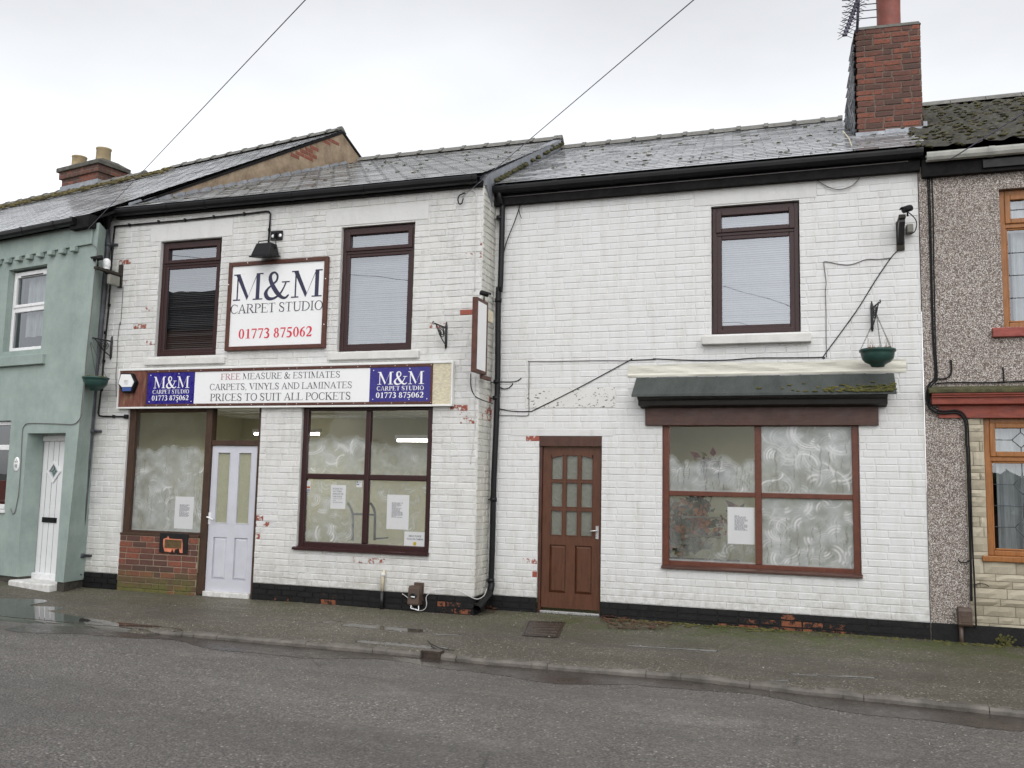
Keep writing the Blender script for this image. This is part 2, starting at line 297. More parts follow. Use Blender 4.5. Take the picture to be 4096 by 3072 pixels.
MT['paper'] = plain('white paper', (.93, .93, .94), .8, .02); MT['papertext'] = plain('printed text', (.16, .16, .2), .8, .05); MT['yellow'] = plain('yellow print', (.75, .6, .05), .7, .05); MT['cardblue'] = plain('blue print', (.05, .1, .3), .6, .1); MT['cardred'] = plain('orange print', (.6, .12, .03), .6, .1)
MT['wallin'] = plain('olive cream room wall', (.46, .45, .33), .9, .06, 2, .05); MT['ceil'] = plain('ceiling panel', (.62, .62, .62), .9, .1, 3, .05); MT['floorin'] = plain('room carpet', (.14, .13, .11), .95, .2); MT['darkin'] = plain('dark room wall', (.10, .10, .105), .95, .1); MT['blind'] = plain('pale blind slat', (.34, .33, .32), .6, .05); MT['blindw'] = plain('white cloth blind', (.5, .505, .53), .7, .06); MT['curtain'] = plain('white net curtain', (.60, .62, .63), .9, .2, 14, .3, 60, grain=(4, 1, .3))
MT['leaf1'] = plain('olive leaf', (.085, .08, .022), .6, .4, 12); MT['leaf2'] = plain('orange brown leaf', (.36, .14, .035), .6, .4, 12); MT['leaf3'] = plain('dark red leaf', (.11, .035, .03), .6, .4, 12); MT['leafdry'] = plain('fallen leaf', (.10, .04, .02), .8, .6, 30, .3)
MT['kettle'] = plain('dark metal tube', (.03, .032, .035), .5, .2); MT['pink'] = plain('pink cloth', (.42, .2, .2), .9, .1); MT['leadcame'] = plain('dull lead strip', (.09, .10, .11), .5, .2); MT['hedge'] = plain('dark hedge foliage', (.035, .045, .02), .9, .5, 3, 1, 9)
def glass(name, tint=(1, 1, 1), k=1.0, base=.0):
    n = NT(name); fr = n.n('Fresnel'); fr.inputs['IOR'].default_value = 1.52; g = n.n('BsdfGlossy'); g.inputs['Roughness'].default_value = .0; g.inputs['Color'].default_value = (.88, .91, .96, 1)
    wv = n.noise(1.6, 2, .5); n.l(n.bump(wv, .035, .05), g.inputs['Normal'])
    t = n.n('BsdfTransparent'); t.inputs['Color'].default_value = (*tint, 1); mx = n.n('MixShader'); n.l(n.math('MULTIPLY_ADD', fr.outputs[0], k, base), mx.inputs[0]); n.l(t.outputs[0], mx.inputs[1]); n.l(g.outputs[0], mx.inputs[2]); n.l(mx.outputs[0], n.out.inputs[0]); return n.m
MT['glass'] = glass('shop window glass', (.99, .99, .985), .6); MT['glassup'] = glass('double glazing', (.88, .9, .92), 1.2, .20); MT['glassdk'] = glass('house glazing', (.85, .88, .88), 1.7, .06)
def film():
    n = NT('whitewash smear'); a = n.attr('bc'); sp = n.n('SeparateColor'); n.l(a.outputs['Color'], sp.inputs[0]); t = n.n('BsdfTransparent'); d = n.n('BsdfDiffuse'); n.l(n.mix(sp.outputs[1], (.50, .54, .53), (.95, .95, .95)), d.inputs[0])
    mx = n.n('MixShader'); n.l(sp.outputs[0], mx.inputs[0]); n.l(t.outputs[0], mx.inputs[1]); n.l(d.outputs[0], mx.inputs[2]); n.l(mx.outputs[0], n.out.inputs[0]); return n.m
MT['film'] = film()
def frosted(name, c, e=.5):
    n = NT(name); sw = n.noise(9, 5, .6, None, 2.5); return n.fin(n.mix(sw, sh(c, .8), sh(c, 1.15)), .22, n.bump(sw, .35, .02), spec=.5)
MT['frost'] = frosted('obscure patterned glass', (.17, .175, .145)); MT['frost2'] = frosted('frosted door glass', (.33, .33, .235))
def emis(name, c, s):
    n = NT(name); n.b.inputs['Emission Color'].default_value = (*c, 1); n.b.inputs['Emission Strength'].default_value = s; return n.fin(c, .5)
MT['tube'] = emis('lit fluorescent tube', (1, .98, .92), 9)
def asphalt(name, lo, hi, stone, sc, wet, moss=0, pav=False):  # tarmac
    n = NT(name); v = n.n('TexVoronoi'); v.inputs['Scale'].default_value = sc; n.l(n.co, v.inputs['Vector']); sp = n.n('SeparateColor'); n.l(v.outputs['Color'], sp.inputs[0])
    c = n.ramp(sp.outputs[0], (0, lo), (.55, sh(lo, 1.35)), (.86, hi), (.97, stone), (1, sh(stone, 1.7)))
    c = n.mix(n.ramp(v.outputs['Distance'], (.3, 0), (.75, .75)), c, sh(lo, .35))
    big = n.noise(.55, 6, .65, n.scl((.45, 1.3, 1))); wm = n.ramp(big, (.40, 0), (.62, 1)); c = n.mix(n.math('MULTIPLY', wm, .62 if pav else .42), c, sh(lo, .45))
    c = n.mix(n.ramp(n.noise(2.1, 6, .7), (.35, 0), (.75, .35)), c, sh(hi, .75))
    if not pav:
        tr = n.noise(.35, 5, .6, n.scl((.25, 1.6, 1))); c = n.mix(n.ramp(tr, (.32, .45), (.55, 0)), c, sh(lo, .45)); c = n.mix(n.ramp(n.noise(.8, 7, .75, n.scl((.7, 1.2, 1))), (.56, 0), (.72, .45)), c, sh(hi, 1.25)); ck = n.n('TexVoronoi', feature='DISTANCE_TO_EDGE'); ck.inputs['Scale'].default_value = .45; dv = n.mix(.25, n.co, n.n('TexNoise').outputs['Color']); n.l(dv, ck.inputs['Vector']); c = n.mix(n.math('MULTIPLY', n.ramp(ck.outputs['Distance'], (.0, 1), (.006, 0)), n.ramp(n.noise(.7, 2), (.5, 0), (.6, .7))), c, (.03, .028, .025))
    if pav:
        xyz = n.sep(n.co); yy = xyz[1]; xx = xyz[0]
        mk = n.math('MULTIPLY', n.ramp(n.noise(2.6, 6, .7), (.34, 0), (.62, 1)), n.ramp(n.math('SUBTRACT', yy, 9.3), (.0, 0), (1.0, 1))); mk = n.math('MULTIPLY', mk, n.ramp(n.math('MULTIPLY_ADD', xx, .1, .5), (.02, .45), (.35, 1)))
        c = n.mix(n.math('MULTIPLY', mk, moss), c, n.mix(n.noise(60), (.035, .045, .012), (.10, .125, .025)))
    h = n.math('ADD', n.math('SUBTRACT', 1, v.outputs['Distance']), n.noise(sc*.6, 3)); r = n.ramp(n.noise(1.3, 6, .7, n.scl((.4, 1.2, 1))), (.38, wet), (.62, wet+.34))
    wa = n.attr('wet'); wv = n.ramp(n.math('ADD', wa.outputs['Fac'], n.math('MULTIPLY', n.math('SUBTRACT', n.noise(11, 5, .7), .5), .5)), (.35, 0), (.5, .45), (.62, 1))
    c = n.mix(n.math('MULTIPLY', wv, .72), c, (.030, .026, .021)); r = n.math('MULTIPLY', r, n.math('SUBTRACT', 1, n.math('MULTIPLY', wv, .93))); h = n.math('MULTIPLY', h, n.math('SUBTRACT', 1, wv))
    return n.fin(c, r, n.bump(h, .9, .016), spec=.45)
MT['road'] = asphalt('wet asphalt road', (.15, .138, .126), (.255, .238, .218), (.36, .335, .305), 58, .45); MT['pave'] = asphalt('damp tarmac pavement', (.118, .104, .078), (.20, .178, .138), (.42, .38, .31), 62, .42, .9, True)
MT['kerb'] = plain('worn granite kerb', (.105, .094, .080), .6, .4, 5, .8, 40, col2=(.185, .165, .142)); MT['silt'] = plain('wet silt in the channel', (.048, .039, .033), .32, .4, 5, .6, 45); MT['mud'] = plain('bare earth ground', (.10, .095, .08), .9, .2)
def water():
    n = NT('rain water'); return n.fin((.035, .031, .026), .015, n.bump(n.noise(4, 2), .02, .01), spec=.5)
MT['water'] = water(); MT['iron'] = plain('rusty iron cover', (.045, .032, .024), .45, .5, 14, .6, 60); MT['grit'] = plain('pale grit', (.6, .58, .52), .8, .2)
MT['tan'] = plain('tan clapping', (.3, .2, .12), .9, .2)

# ------------------------------------------------------------------ builders
def cuts(x0, x1, z0, z1, holes):
    xs = sorted({x0, x1, *[min(max(h[i], x0), x1) for h in holes for i in (0, 1)]}); zs = sorted({z0, z1, *[min(max(h[i], z0), z1) for h in holes for i in (2, 3)]})
    for i in range(len(xs)-1):
        for j in range(len(zs)-1):
            cx, cz = (xs[i]+xs[i+1])/2, (zs[j]+zs[j+1])/2
            if not any(h[0] < cx < h[1] and h[2] < cz < h[3] for h in holes): yield xs[i], xs[i+1], zs[j], zs[j+1]
def panel_wall(mb, F, x0, x1, z0, z1, holes, d=0., rev=.18, a=None):
    for q in cuts(x0, x1, z0, z1, holes): mb.face([F(q[0], d, q[2]), F(q[1], d, q[2]), F(q[1], d, q[3]), F(q[0], d, q[3])], a)
    for h in holes:
        A, B, C_, D = max(h[0], x0), min(h[1], x1), max(h[2], z0), min(h[3], z1)
        for p, q, ok in (((A, C_), (A, D), A > x0), ((A, D), (B, D), D < z1), ((B, D), (B, C_), B < x1), ((B, C_), (A, C_), C_ > z0)):
            if not ok: continue
            mb.face([F(p[0], d, p[1]), F(q[0], d, q[1]), F(q[0], d+rev, q[1]), F(p[0], d+rev, p[1])], a)
def bricks(mb, F, x0, x1, z0, z1, holes, ch=.0795, ln=.228, jt=.010, rel=.008, peels=(), rough=.12, jit=.002, header=.06, skip=(), clip=None, tintr=(0, 1), seed=1):
    rd = random.Random(seed); nrow = int(math.ceil((z1-z0)/ch-.05)); ch = (z1-z0)/nrow
    for r in range(nrow):
        za, zb = z0+r*ch+jt/2, z0+(r+1)*ch-jt/2; x = x0 - (ln/2 if r % 2 else 0) + rd.uniform(-.012, .012)
        while x < x1-.01:
            L = ln*rd.choice([1, 1, 1, 1, .98, 1.03]) if rd.random() > header else ln*.5
            a, b = max(x+jt/2, x0), min(x+L-jt/2, x1); x += L
            if b-a < .012: continue
            segs = [(a, b, za, zb)]
            for h in holes:
                new = []
                for (p, q, s, t) in segs:
                    if q <= h[0]+.004 or p >= h[1]-.004 or t <= h[2] or s >= h[3]: new.append((p, q, s, t)); continue
                    ov = (min(t, h[3])-max(s, h[2]))/(zb-za)
                    if ov < .55 and (q > h[0] and p < h[1]):
                        if s < h[2]: new.append((p, q, s, min(t, h[2])))
                        elif t > h[3]: new.append((p, q, max(s, h[3]), t))
                        continue
                    if p < h[0]-.01: new.append((p, min(q, h[0]), s, t))
                    if q > h[1]+.01: new.append((max(p, h[1]), q, s, t))
                segs = new
            for (p, q, s, t) in segs:
                if q-p < .012 or t-s < .012: continue
                cx, cz = (p+q)/2, (s+t)/2
                if clip and not clip(cx, cz): continue
                pe = 0
                for (ux, uz, ur) in peels:
                    dd = math.hypot((cx-ux)/1.4, cz-uz)
                    if dd < ur: pe = max(pe, .45+.55*(1-dd/ur))
                ro = rd.random(); ro = .9 if ro < rough else ro*.12
                j = lambda: rd.uniform(-jit, jit); dp = -rel+rd.uniform(-.0022, .0022); e = .0045
                c = [F(p+j(), 0, s+j()), F(q+j(), 0, s+j()), F(q+j(), 0, t+j()), F(p+j(), 0, t+j())]
                i4 = [F(p+e+j(), dp+j()*.5, s+e+j()), F(q-e+j(), dp+j()*.5, s+e+j()), F(q-e+j(), dp+j()*.5, t-e+j()), F(p+e+j(), dp+j()*.5, t-e+j())]
                at = (tintr[0]+(tintr[1]-tintr[0])*rd.random(), pe, ro, 1)
                mb.add(c+i4, [(4, 5, 6, 7), (0, 1, 5, 4), (1, 2, 6, 5), (2, 3, 7, 6), (3, 0, 4, 7)], at)
def ring(mb, F, x0, x1, z0, z1, wx, wb, wt, dd0, dd1):
    mb.box(F, x0, x0+wx, dd0, dd1, z0, z1); mb.box(F, x1-wx, x1, dd0, dd1, z0, z1); mb.box(F, x0+wx, x1-wx, dd0+.0015, dd1, z0, z0+wb); mb.box(F, x0+wx, x1-wx, dd0+.0015, dd1, z1-wt, z1)
def pane(F, x0, x1, z0, z1, d, mat, parent, name='pane'):
    m = MB(); m.box(F, x0, x1, d, d+.004, z0, z1); m.f = m.f[2:3]; m.at = m.at[2:3]; m.sm = m.sm[2:3]; return m.build(name, mat, parent)
def smooth(pts, n=6):
    P = [Vector(p) for p in pts]; P = [P[0]]+P+[P[-1]]; out = []
    for i in range(1, len(P)-2):
        for k in range(n):
            t = k/n; a, b, c, d = P[i-1:i+3]
            out.append(.5*((2*b)+(c-a)*t+(2*a-5*b+4*c-d)*t*t+(3*b-a-3*c+d)*t**3))
    return out+[P[-2]]
def cable(name, F, pts, label, d=-.012, r=.006, mat='cable', sm=True, group=None, cat='cable'):
    q = [F(*((lambda xz: (xz[0], d, xz[1]))(F.at(p, d)))) for p in pts]; m = MB(); m.tube(smooth(q, 5) if sm else q, r, 6)
    return tag(m.build(name, MT[mat]), label, cat, group)
def drape(alpha_fn, F, x0, x1, z0, z1, d, parent, name='whitewash_film', res=.011):
    nx, nz = max(4, int((x1-x0)/res)), max(4, int((z1-z0)/res)); X, Z = np.meshgrid(np.linspace(0, x1-x0, nx), np.linspace(0, z1-z0, nz)); al, wt = alpha_fn(X, Z, x1-x0, z1-z0)
    m = MB(); m.v = [tuple(F(x0+X[j, i], d, z0+Z[j, i])) for j in range(nz) for i in range(nx)]
    m.f = [(j*nx+i, j*nx+i+1, (j+1)*nx+i+1, (j+1)*nx+i) for j in range(nz-1) for i in range(nx-1)]; m.sm = [False]*len(m.f); m.at = [None]*len(m.f); o = m.build(name, MT['film'], parent)
    ca = o.data.color_attributes.new('bc', 'FLOAT_COLOR', 'POINT'); b = np.ones((nz*nx, 4), 'f4'); b[:, 0] = al.ravel(); b[:, 1] = wt.ravel(); ca.data.foreach_set('color', b.ravel()); return o
def vnoise(X, Z, s, seed):
    g = np.random.default_rng(seed).random((40, 40)); u, v = (X/s) % 38, (Z/s) % 38; i, j = u.astype(int), v.astype(int); fu, fv = u-i, v-j; fu = fu*fu*(3-2*fu); fv = fv*fv*(3-2*fv)
    return (g[j, i]*(1-fu)+g[j, i+1]*fu)*(1-fv)+(g[j+1, i]*(1-fu)+g[j+1, i+1]*fu)*fv
def whitewash(seed, base, strokes, top=None, drips=0, zone=(0, 1, 0, 1), rr=(.05, .2), amp=.5, side=0, topedge=.1):
    def fn(X, Z, W, H):
        rd = np.random.default_rng(seed); a = np.full(X.shape, base*1.08); a *= .45+.75*vnoise(X, Z, .16, seed+1)+.3*vnoise(X, Z, .05, seed+2); wt = .1+.5*vnoise(X, Z, .1, seed+9)*vnoise(X, Z, .03, seed+10)
        for _ in range(int(strokes*1.7)):
            cx, cz = W*rd.uniform(zone[0], zone[1]), H*rd.uniform(zone[2], zone[3]); r = rd.uniform(*rr); wd = rd.uniform(.02, .085); a0 = rd.uniform(0, 6.28); sw = rd.uniform(.8, 2.9); ec = rd.uniform(.6, 1.1); dx, dz = X-cx, (Z-cz)/ec
            rad = np.hypot(dx, dz); an = (np.arctan2(dz, dx)-a0) % 6.283; k = np.clip(1-np.abs(rad-r)/wd, 0, 1)**.6*np.clip((sw-an)/.6, 0, 1)*(an < sw)*np.clip(an/.3, 0, 1)
            st = .45+.55*np.sin(rad*rd.uniform(130, 230)+rd.uniform(0, 6))*(.4+.6*vnoise(X, Z, .09, seed+7)); s_ = np.clip((rd.uniform(.15, .75) if rd.random() < .85 else 1.2)*amp*1.35*k*np.clip(st+.12, 0, 1), 0, 1); a = a+s_*(1-a); wt = np.maximum(wt, np.clip(s_*1.5, 0, 1))
        for _ in range(drips):
            x = W*rd.uniform(zone[0], zone[1]); z1_ = H*rd.uniform(.1, .75); ln = rd.uniform(.08, .35); xx = x+.006*np.sin(Z*40+x*50); k = np.clip(1-np.abs(X-xx)/.008, 0, 1)*((Z < z1_) & (Z > z1_-ln)); a = a*(1-.55*k)
        if top is not None:
            edge = H*top+.10*(vnoise(X, Z*0, .16, seed+5)-.5)+.03*(vnoise(X, Z*0, .05, seed+6)-.5); a = a*np.clip((edge-Z)/.09+.5, topedge, 1)
        if drips: a = np.where(Z < .02, .75, a)
        return np.clip(a, 0, .95), np.clip(wt, 0, 1)
    return fn

# ------------------------------------------------------------------ serif lettering
T_, t_, SH = .16, .060, .046
def gl(ch, T):
    t, s = t_, SH; q = lambda *p: ('q', p); b = lambda x0, y0, x1, y1: ('q', ((x0, y0), (x1, y0), (x1, y1), (x0, y1))); sf = lambda x0, x1, y: b(x0, y, x1, y+s)
    S = lambda *p: ('s', p); O = lambda cx, cy, rx, ry, a0=0, a1=360, tx=None, ty=None: ('o', (cx, cy, rx, ry, a0, a1, tx or T, ty or t))
    ser = lambda x, up: q((x, 1-s if up else s), (x+.035, 1-s if up else s), (x+.035, .80 if up else .20), (x+.012, .80 if up else .20))
    G = {
     'A': (1.06, [q((.13, s), (.19, s), (.555, .90), (.51, 1.0)), q((.80, s), (.97, s), (.57, 1.0), (.50, 1.0)), b(.30, .33, .74, .375), sf(.0, .32, 0), sf(.66, 1.07, 0)]),
     'C': (.98, [O(.53, .5, .47, .515, 48, 312), q((.90, .70), (.93, .70), (.93, 1.0), (.87, .88)), q((.85, .13), (.97, .21), (.97, .26), (.83, .17))]),
     'D': (1.06, [b(.14, s, .14+T, 1-s), sf(.02, .45, 0), sf(.02, .45, 1-s), O(.42, .5, .60, .5, -90, 90)]),
     'E': (.92, [b(.14, s, .14+T, 1-s), sf(.02, .86, 0), sf(.02, .82, 1-s), b(.14+T, .49, .6, .53), q((.82, 1-s), (.78, 1-s), (.80, .78), (.82, .78)), q((.86, s), (.82, s), (.86, .24), (.885, .24)), b(.58, .40, .61, .62)]),
     'F': (.83, [b(.14, s, .14+T, 1-s), sf(.02, .42, 0), sf(.02, .80, 1-s), b(.14+T, .47, .6, .51), q((.80, 1-s), (.76, 1-s), (.78, .78), (.80, .78)), b(.58, .38, .61, .60)]),
     'I': (.50, [b(.17, s, .17+T, 1-s), sf(.04, .46, 0), sf(.04, .46, 1-s)]),
     'K': (1.06, [b(.14, s, .14+T, 1-s), sf(.02, .42, 0), sf(.02, .42, 1-s), q((.14+T, .44), (.14+T, .50), (.80, 1-s), (.86, 1-s)), q((.36, .56), (.46, .66), (1.0, s), (.80, s)), sf(.62, .98, 1-s), sf(.68, 1.07, 0)]),
     'L': (.90, [b(.14, s, .14+T, 1-s), sf(.02, .86, 0), sf(.02, .43, 1-s), q((.86, s), (.82, s), (.86, .26), (.89, .26))]),
     'M': (1.34, [b(.17, s, .17+t, 1-s), q((.12, 1-s), (.31, 1-s), (.70, .14), (.63, .0)), q((.64, .02), (.68, .10), (1.06, 1-s), (1.03, 1-s)), b(1.02, s, 1.02+T, 1-s), sf(.02, .34, 0), sf(.90, 1.32, 0), sf(.02, .31, 1-s), sf(1.02, 1.32, 1-s)]),
     'N': (1.06, [b(.18, s, .18+t, 1-s), b(.86, 0, .86+t, 1-s), q((.10, 1-s), (.29, 1-s), (.90, .12), (.90, -.02)), sf(.02, .36, 0), sf(.02, .29, 1-s), sf(.72, 1.06, 1-s)]),
     'O': (1.06, [O(.53, .5, .49, .515)]),
     'P': (.83, [b(.14, s, .14+T, 1-s), sf(.02, .44, 0), sf(.02, .45, 1-s), O(.42, .735, .40, .265, -90, 90)]),
     'R': (1.0, [b(.14, s, .14+T, 1-s), sf(.02, .44, 0), sf(.02, .45, 1-s), O(.42, .745, .38, .255, -90, 90), q((.38, .50), (.55, .50), (.97, s), (.78, s)), sf(.74, 1.01, 0)]),
     'S': (.82, [S((.66, .76, t), (.58, .92, t), (.42, .985, t), (.22, .93, t*1.8), (.15, .77, T*.75), (.24, .62, T*.95), (.42, .51, T*1.05), (.60, .40, T*.95), (.68, .23, T*.75), (.58, .06, t*1.8), (.40, .01, t), (.22, .08, t), (.12, .28, t)), q((.64, .72), (.68, .72), (.68, 1.0), (.65, 1.0)), q((.10, 0), (.13, 0), (.15, .30), (.10, .30))]),
     'T': (.92, [b(.385, s, .385+T, 1-s), sf(.25, .67, 0), sf(.06, .86, 1-s), q((.06, 1-s), (.10, 1-s), (.07, .76), (.045, .76)), q((.86, 1-s), (.82, 1-s), (.85, .76), (.875, .76))]),
     'U': (1.06, [b(.16, .36, .16+T, 1-s), b(.86, .36, .86+t, 1-s), S((.16+T/2, .38, T), (.20+T/2, .18, T*.8), (.36, .04, t*1.8), (.55, .02, t*1.4), (.76, .08, t*1.2), (.86, .22, t), (.86+t/2, .38, t)), sf(.03, .44, 1-s), sf(.72, 1.05, 1-s)]),
     'V': (1.06, [q((.10, 1-s), (.28, 1-s), (.60, .12), (.53, -.01)), q((.53, -.01), (.59, .08), (.90, 1-s), (.85, 1-s)), sf(.0, .40, 1-s), sf(.70, 1.05, 1-s)]),
     'Y': (1.06, [b(.46, s, .46+T, .45), q((.08, 1-s), (.27, 1-s), (.60, .46), (.46, .42)), q((.54, .44), (.60, .44), (.93, 1-s), (.87, 1-s)), sf(.0, .39, 1-s), sf(.72, 1.05, 1-s), sf(.32, .75, 0)]),
     'G': (1.06, [O(.53, .5, .47, .515, 48, 330), b(.78, .05, .78+T, .42), sf(.62, 1.04, .40)]),
     '&': (1.2, [S((.98, .60, t), (.88, .38, t), (.72, .16, t*1.3), (.48, .02, T*.55), (.24, .03, T*.9), (.12, .20, T*1.05), (.20, .38, T*.55), (.40, .54, t*1.2), (.57, .68, t*1.3), (.60, .86, t*1.5), (.48, .985, t*1.2), (.33, .93, T*.7), (.29, .77, T*.95), (.38, .55, T*1.05), (.58, .26, T*1.1), (.80, .06, T*.8), (.98, .02, t*1.4), (1.12, .13, t)), sf(.80, 1.14, .59)]),
     ',': (.36, [q((.12, .0), (.24, .0), (.24, .12), (.12, .12)), q((.18, .0), (.24, .0), (.16, -.20), (.11, -.20))]),
     ' ': (.36, []),
     '0': (.74, [O(.37, .5, .33, .51, tx=T*.95)]), '1': (.74, [b(.31, s, .31+T, .97), sf(.13, .63, 0), q((.12, .80), (.12, .84), (.31+T, 1.0), (.31, .90))]),
     '2': (.74, [S((.08, .72, t), (.14, .90, t*1.5), (.32, .96, T*.6), (.50, .88, T*.95), (.55, .70, T*1.05), (.47, .48, T*.8), (.30, .26, t*1.6), (.12, .10, t*1.6)), q((.05, 0), (.62, 0), (.66, .22), (.62, .22)), b(.07, .0, .60, .13)]),
     '3': (.74, [S((.09, .80, t), (.20, .94, T*.55), (.38, .955, T*.7), (.52, .83, T*.9), (.48, .65, T*.7), (.26, .53, t)), S((.26, .53, t), (.48, .47, T*.7), (.57, .28, T*1.05), (.47, .08, T*.8), (.26, .02, T*.5), (.08, .08, T*.7))]),
     '5': (.74, [q((.20, 1.0), (.17, .86), (.60, .86), (.66, 1.0)), q((.18, .98), (.22, .94), (.15, .54), (.09, .56)), S((.10, .58, t*1.4), (.32, .58, T*.7), (.52, .44, T), (.54, .22, T), (.40, .05, T*.7), (.22, .02, T*.5), (.08, .07, T*.7))]),
     '6': (.74, [S((.62, .97, t), (.42, .90, T*.5), (.24, .70, T*.9), (.15, .38, T*1.05)), O(.37, .31, .30, .315, tx=T*.9)]),
     '7': (.74, [b(.08, .87, .66, 1.0), q((.56, .90), (.66, .90), (.38, 0), (.22, 0)), q((.08, .87), (.12, .9), (.07, .72), (.04, .72))]),
     '8': (.74, [O(.37, .74, .25, .255, tx=T*.8, ty=t*1.2), O(.37, .27, .31, .28, tx=T*.9, ty=t*1.2)]),
     '9': (.74, [S((.12, .03, t), (.32, .10, T*.5), (.50, .30, T*.9), (.59, .62, T*1.05)), O(.37, .69, .30, .315, tx=T*.9)]),
    }; return G[ch]
def lettering(F, txt, x0, x1, z0, z1, d, mat, parent, T=T_, name='lettering', th=.002, track=0.0):
    W = sum(gl(c, T)[0] for c in txt)+track*(len(txt)-1); kx, kz = (x1-x0)/W, z1-z0; cx = 0; idx = 0; m = MB(); last = None
    def P(x, y, dd): return F(x0+(cx+x)*kx, d-th-dd, z0+y*kz)
    for c in txt:
        wd, prs = gl(c, T)
        if c == ' ' and m.f: last = m.build(name, mat, parent); m = MB()
        for kind, p in prs:
            idx += 1; dd = (idx % 7)*.00012
            if kind == 'q': m.face([P(x, y, dd) for x, y in p])
            elif kind == 'o':
                ox, oy, rx, ry, a0, a1, tx, ty = p; n = max(8, int(abs(a1-a0)/12)); o = []
                for i in range(n+1):
                    a = R(a0+(a1-a0)*i/n); o.append(((ox+rx*math.cos(a), oy+ry*math.sin(a)), (ox+(rx-tx)*math.cos(a), oy+(ry-ty)*math.sin(a))))
                for i in range(n): m.face([P(*o[i][0], dd), P(*o[i+1][0], dd), P(*o[i+1][1], dd), P(*o[i][1], dd)])
            else:
                pp = smooth([Vector(v) for v in p], 6); L = []
                for i, v in enumerate(pp):
                    tg = (pp[min(i+1, len(pp)-1)]-pp[max(i-1, 0)]); n2 = Vector((-tg.y, tg.x, 0)).normalized()*v.z/2; L.append(((v.x+n2.x, v.y+n2.y), (v.x-n2.x, v.y-n2.y)))
                for i in range(len(L)-1):
                    e0, e1 = dd+i*.00001, dd+(i+1)*.00001; m.face([P(*L[i][0], e0), P(*L[i][1], e0), P(*L[i+1][1], e1), P(*L[i+1][0], e1)])
        cx += wd+track
    return m.build(name, mat, parent)
def plaintext(F, txt, x0, x1, z0, z1, d, mat, parent, name='lettering'):
    cu = bpy.data.curves.new('txt', 'FONT'); cu.body = txt; cu.size = 1; cu.resolution_u = 2; cu.offset = .012; ob = bpy.data.objects.new('txt', cu); COL.objects.link(ob)
    dg = bpy.context.evaluated_depsgraph_get(); me = bpy.data.meshes.new_from_object(ob.evaluated_get(dg)); vs = [v.co.copy() for v in me.vertices]; fs = [tuple(p.vertices) for p in me.polygons]
    bpy.data.objects.remove(ob); bpy.data.curves.remove(cu); bpy.data.meshes.remove(me)
    xs = [v.x for v in vs]; ys = [v.y for v in vs]; kx = (x1-x0)/(max(xs)-min(xs)); ky = (z1-z0)/(max(ys)-min(ys)); m = MB()
    m.add([F(x0+(v.x-min(xs))*kx, d, z0+(v.y-min(ys))*ky) for v in vs], fs); return m.build(name, mat, parent)

# ================================================================== SETTING
W0 = Fr(0, 0)
KP = [ground(p, .075) for p in ((889, 2533), (1593, 2593), (1963, 2630), (2759, 2691), (3148, 2737), (4096, 2834))]
KP = [(-40, KP[0][1]+.1), (-9.3, KP[0][1]+.03), (-7.4, KP[0][1]+.01)]+KP; s_ = (KP[-1][1]-KP[-3][1])/(KP[-1][0]-KP[-3][0]); KP.append((25, KP[-1][1]+s_*.4*(25-KP[-1][0])))
KX, KY = [p[0] for p in KP], [p[1] for p in KP]
def ky(x): return float(np.interp(x, KX, KY))
def kz(x): return float(np.interp(x, [-9.5, -7.6, -6.3, 30], [.012, .018, .056, .06]))
def gz(x, y):
    k = ky(x)
    if y < k: return 0
    e = PAV+max(0, min(.3, (-9.75-x)*.035)); return kz(x)+(e-kz(x))*min(1, (y-k)/(10.6-k))
def sheet(name, xs, ys, zf, mat):
    m = MB(); nx = len(xs); m.v = [(x, y(x) if callable(y) else y, 0) for y in ys for x in xs]; m.v = [(x, y, zf(x, y)) for x, y, z in m.v]
    m.f = [(j*nx+i, j*nx+i+1, (j+1)*nx+i+1, (j+1)*nx+i) for j in range(len(ys)-1) for i in range(nx-1)]; m.sm = [True]*len(m.f); m.at = [None]*len(m.f)
    return tag(m.build(name, MT[mat]), kind='structure')
sheet('ground', [-900, 0, 900], [-900, 0, 900], lambda x, y: -.06, 'mud')
sheet('road', list(np.linspace(-60, 60, 61)), list(np.linspace(-3.2, 8.9, 13)), lambda x, y: .0, 'road')
xs = sorted(set(np.round(np.concatenate([np.linspace(-40, -12, 30), np.linspace(-12, 5, 300), np.linspace(5, 20, 20), KX]), 4)))
pv = sheet('pavement', xs, [(lambda x, t=t: ky(x)+.02+(12.5-ky(x))*t if t >= 0 else ky(x)+(.014 if x > -6.9 else -.12)) for t in np.concatenate([[-.03], np.linspace(0, .6, 46), [.7, .85, 1]])], lambda x, y: -.015 if y < ky(x)+.017 else gz(x, y)+.004*math.sin(x*1.7+y*3)*min(1, (y-ky(x))*.8), 'pave')
def wetness(o, spots):
    at = o.data.attributes.new('wet', 'FLOAT', 'POINT'); co = np.zeros(len(o.data.vertices)*3, 'f4'); o.data.vertices.foreach_get('co', co); co = co.reshape(-1, 3); wv = np.zeros(len(co))
    for (p, q, wd, k) in spots:
        A, B = np.array(ground(p, .09)), np.array(ground(q, .09)); d = B-A; L = max(1e-6, d@d); t = np.clip(((co[:, :2]-A)@d)/L, 0, 1); dist = np.linalg.norm(co[:, :2]-(A+t[:, None]*d), axis=1); wv = np.maximum(wv, k*np.clip(1.35-dist/wd, 0, 1))
    at.data.foreach_set('value', wv.astype('f4'))
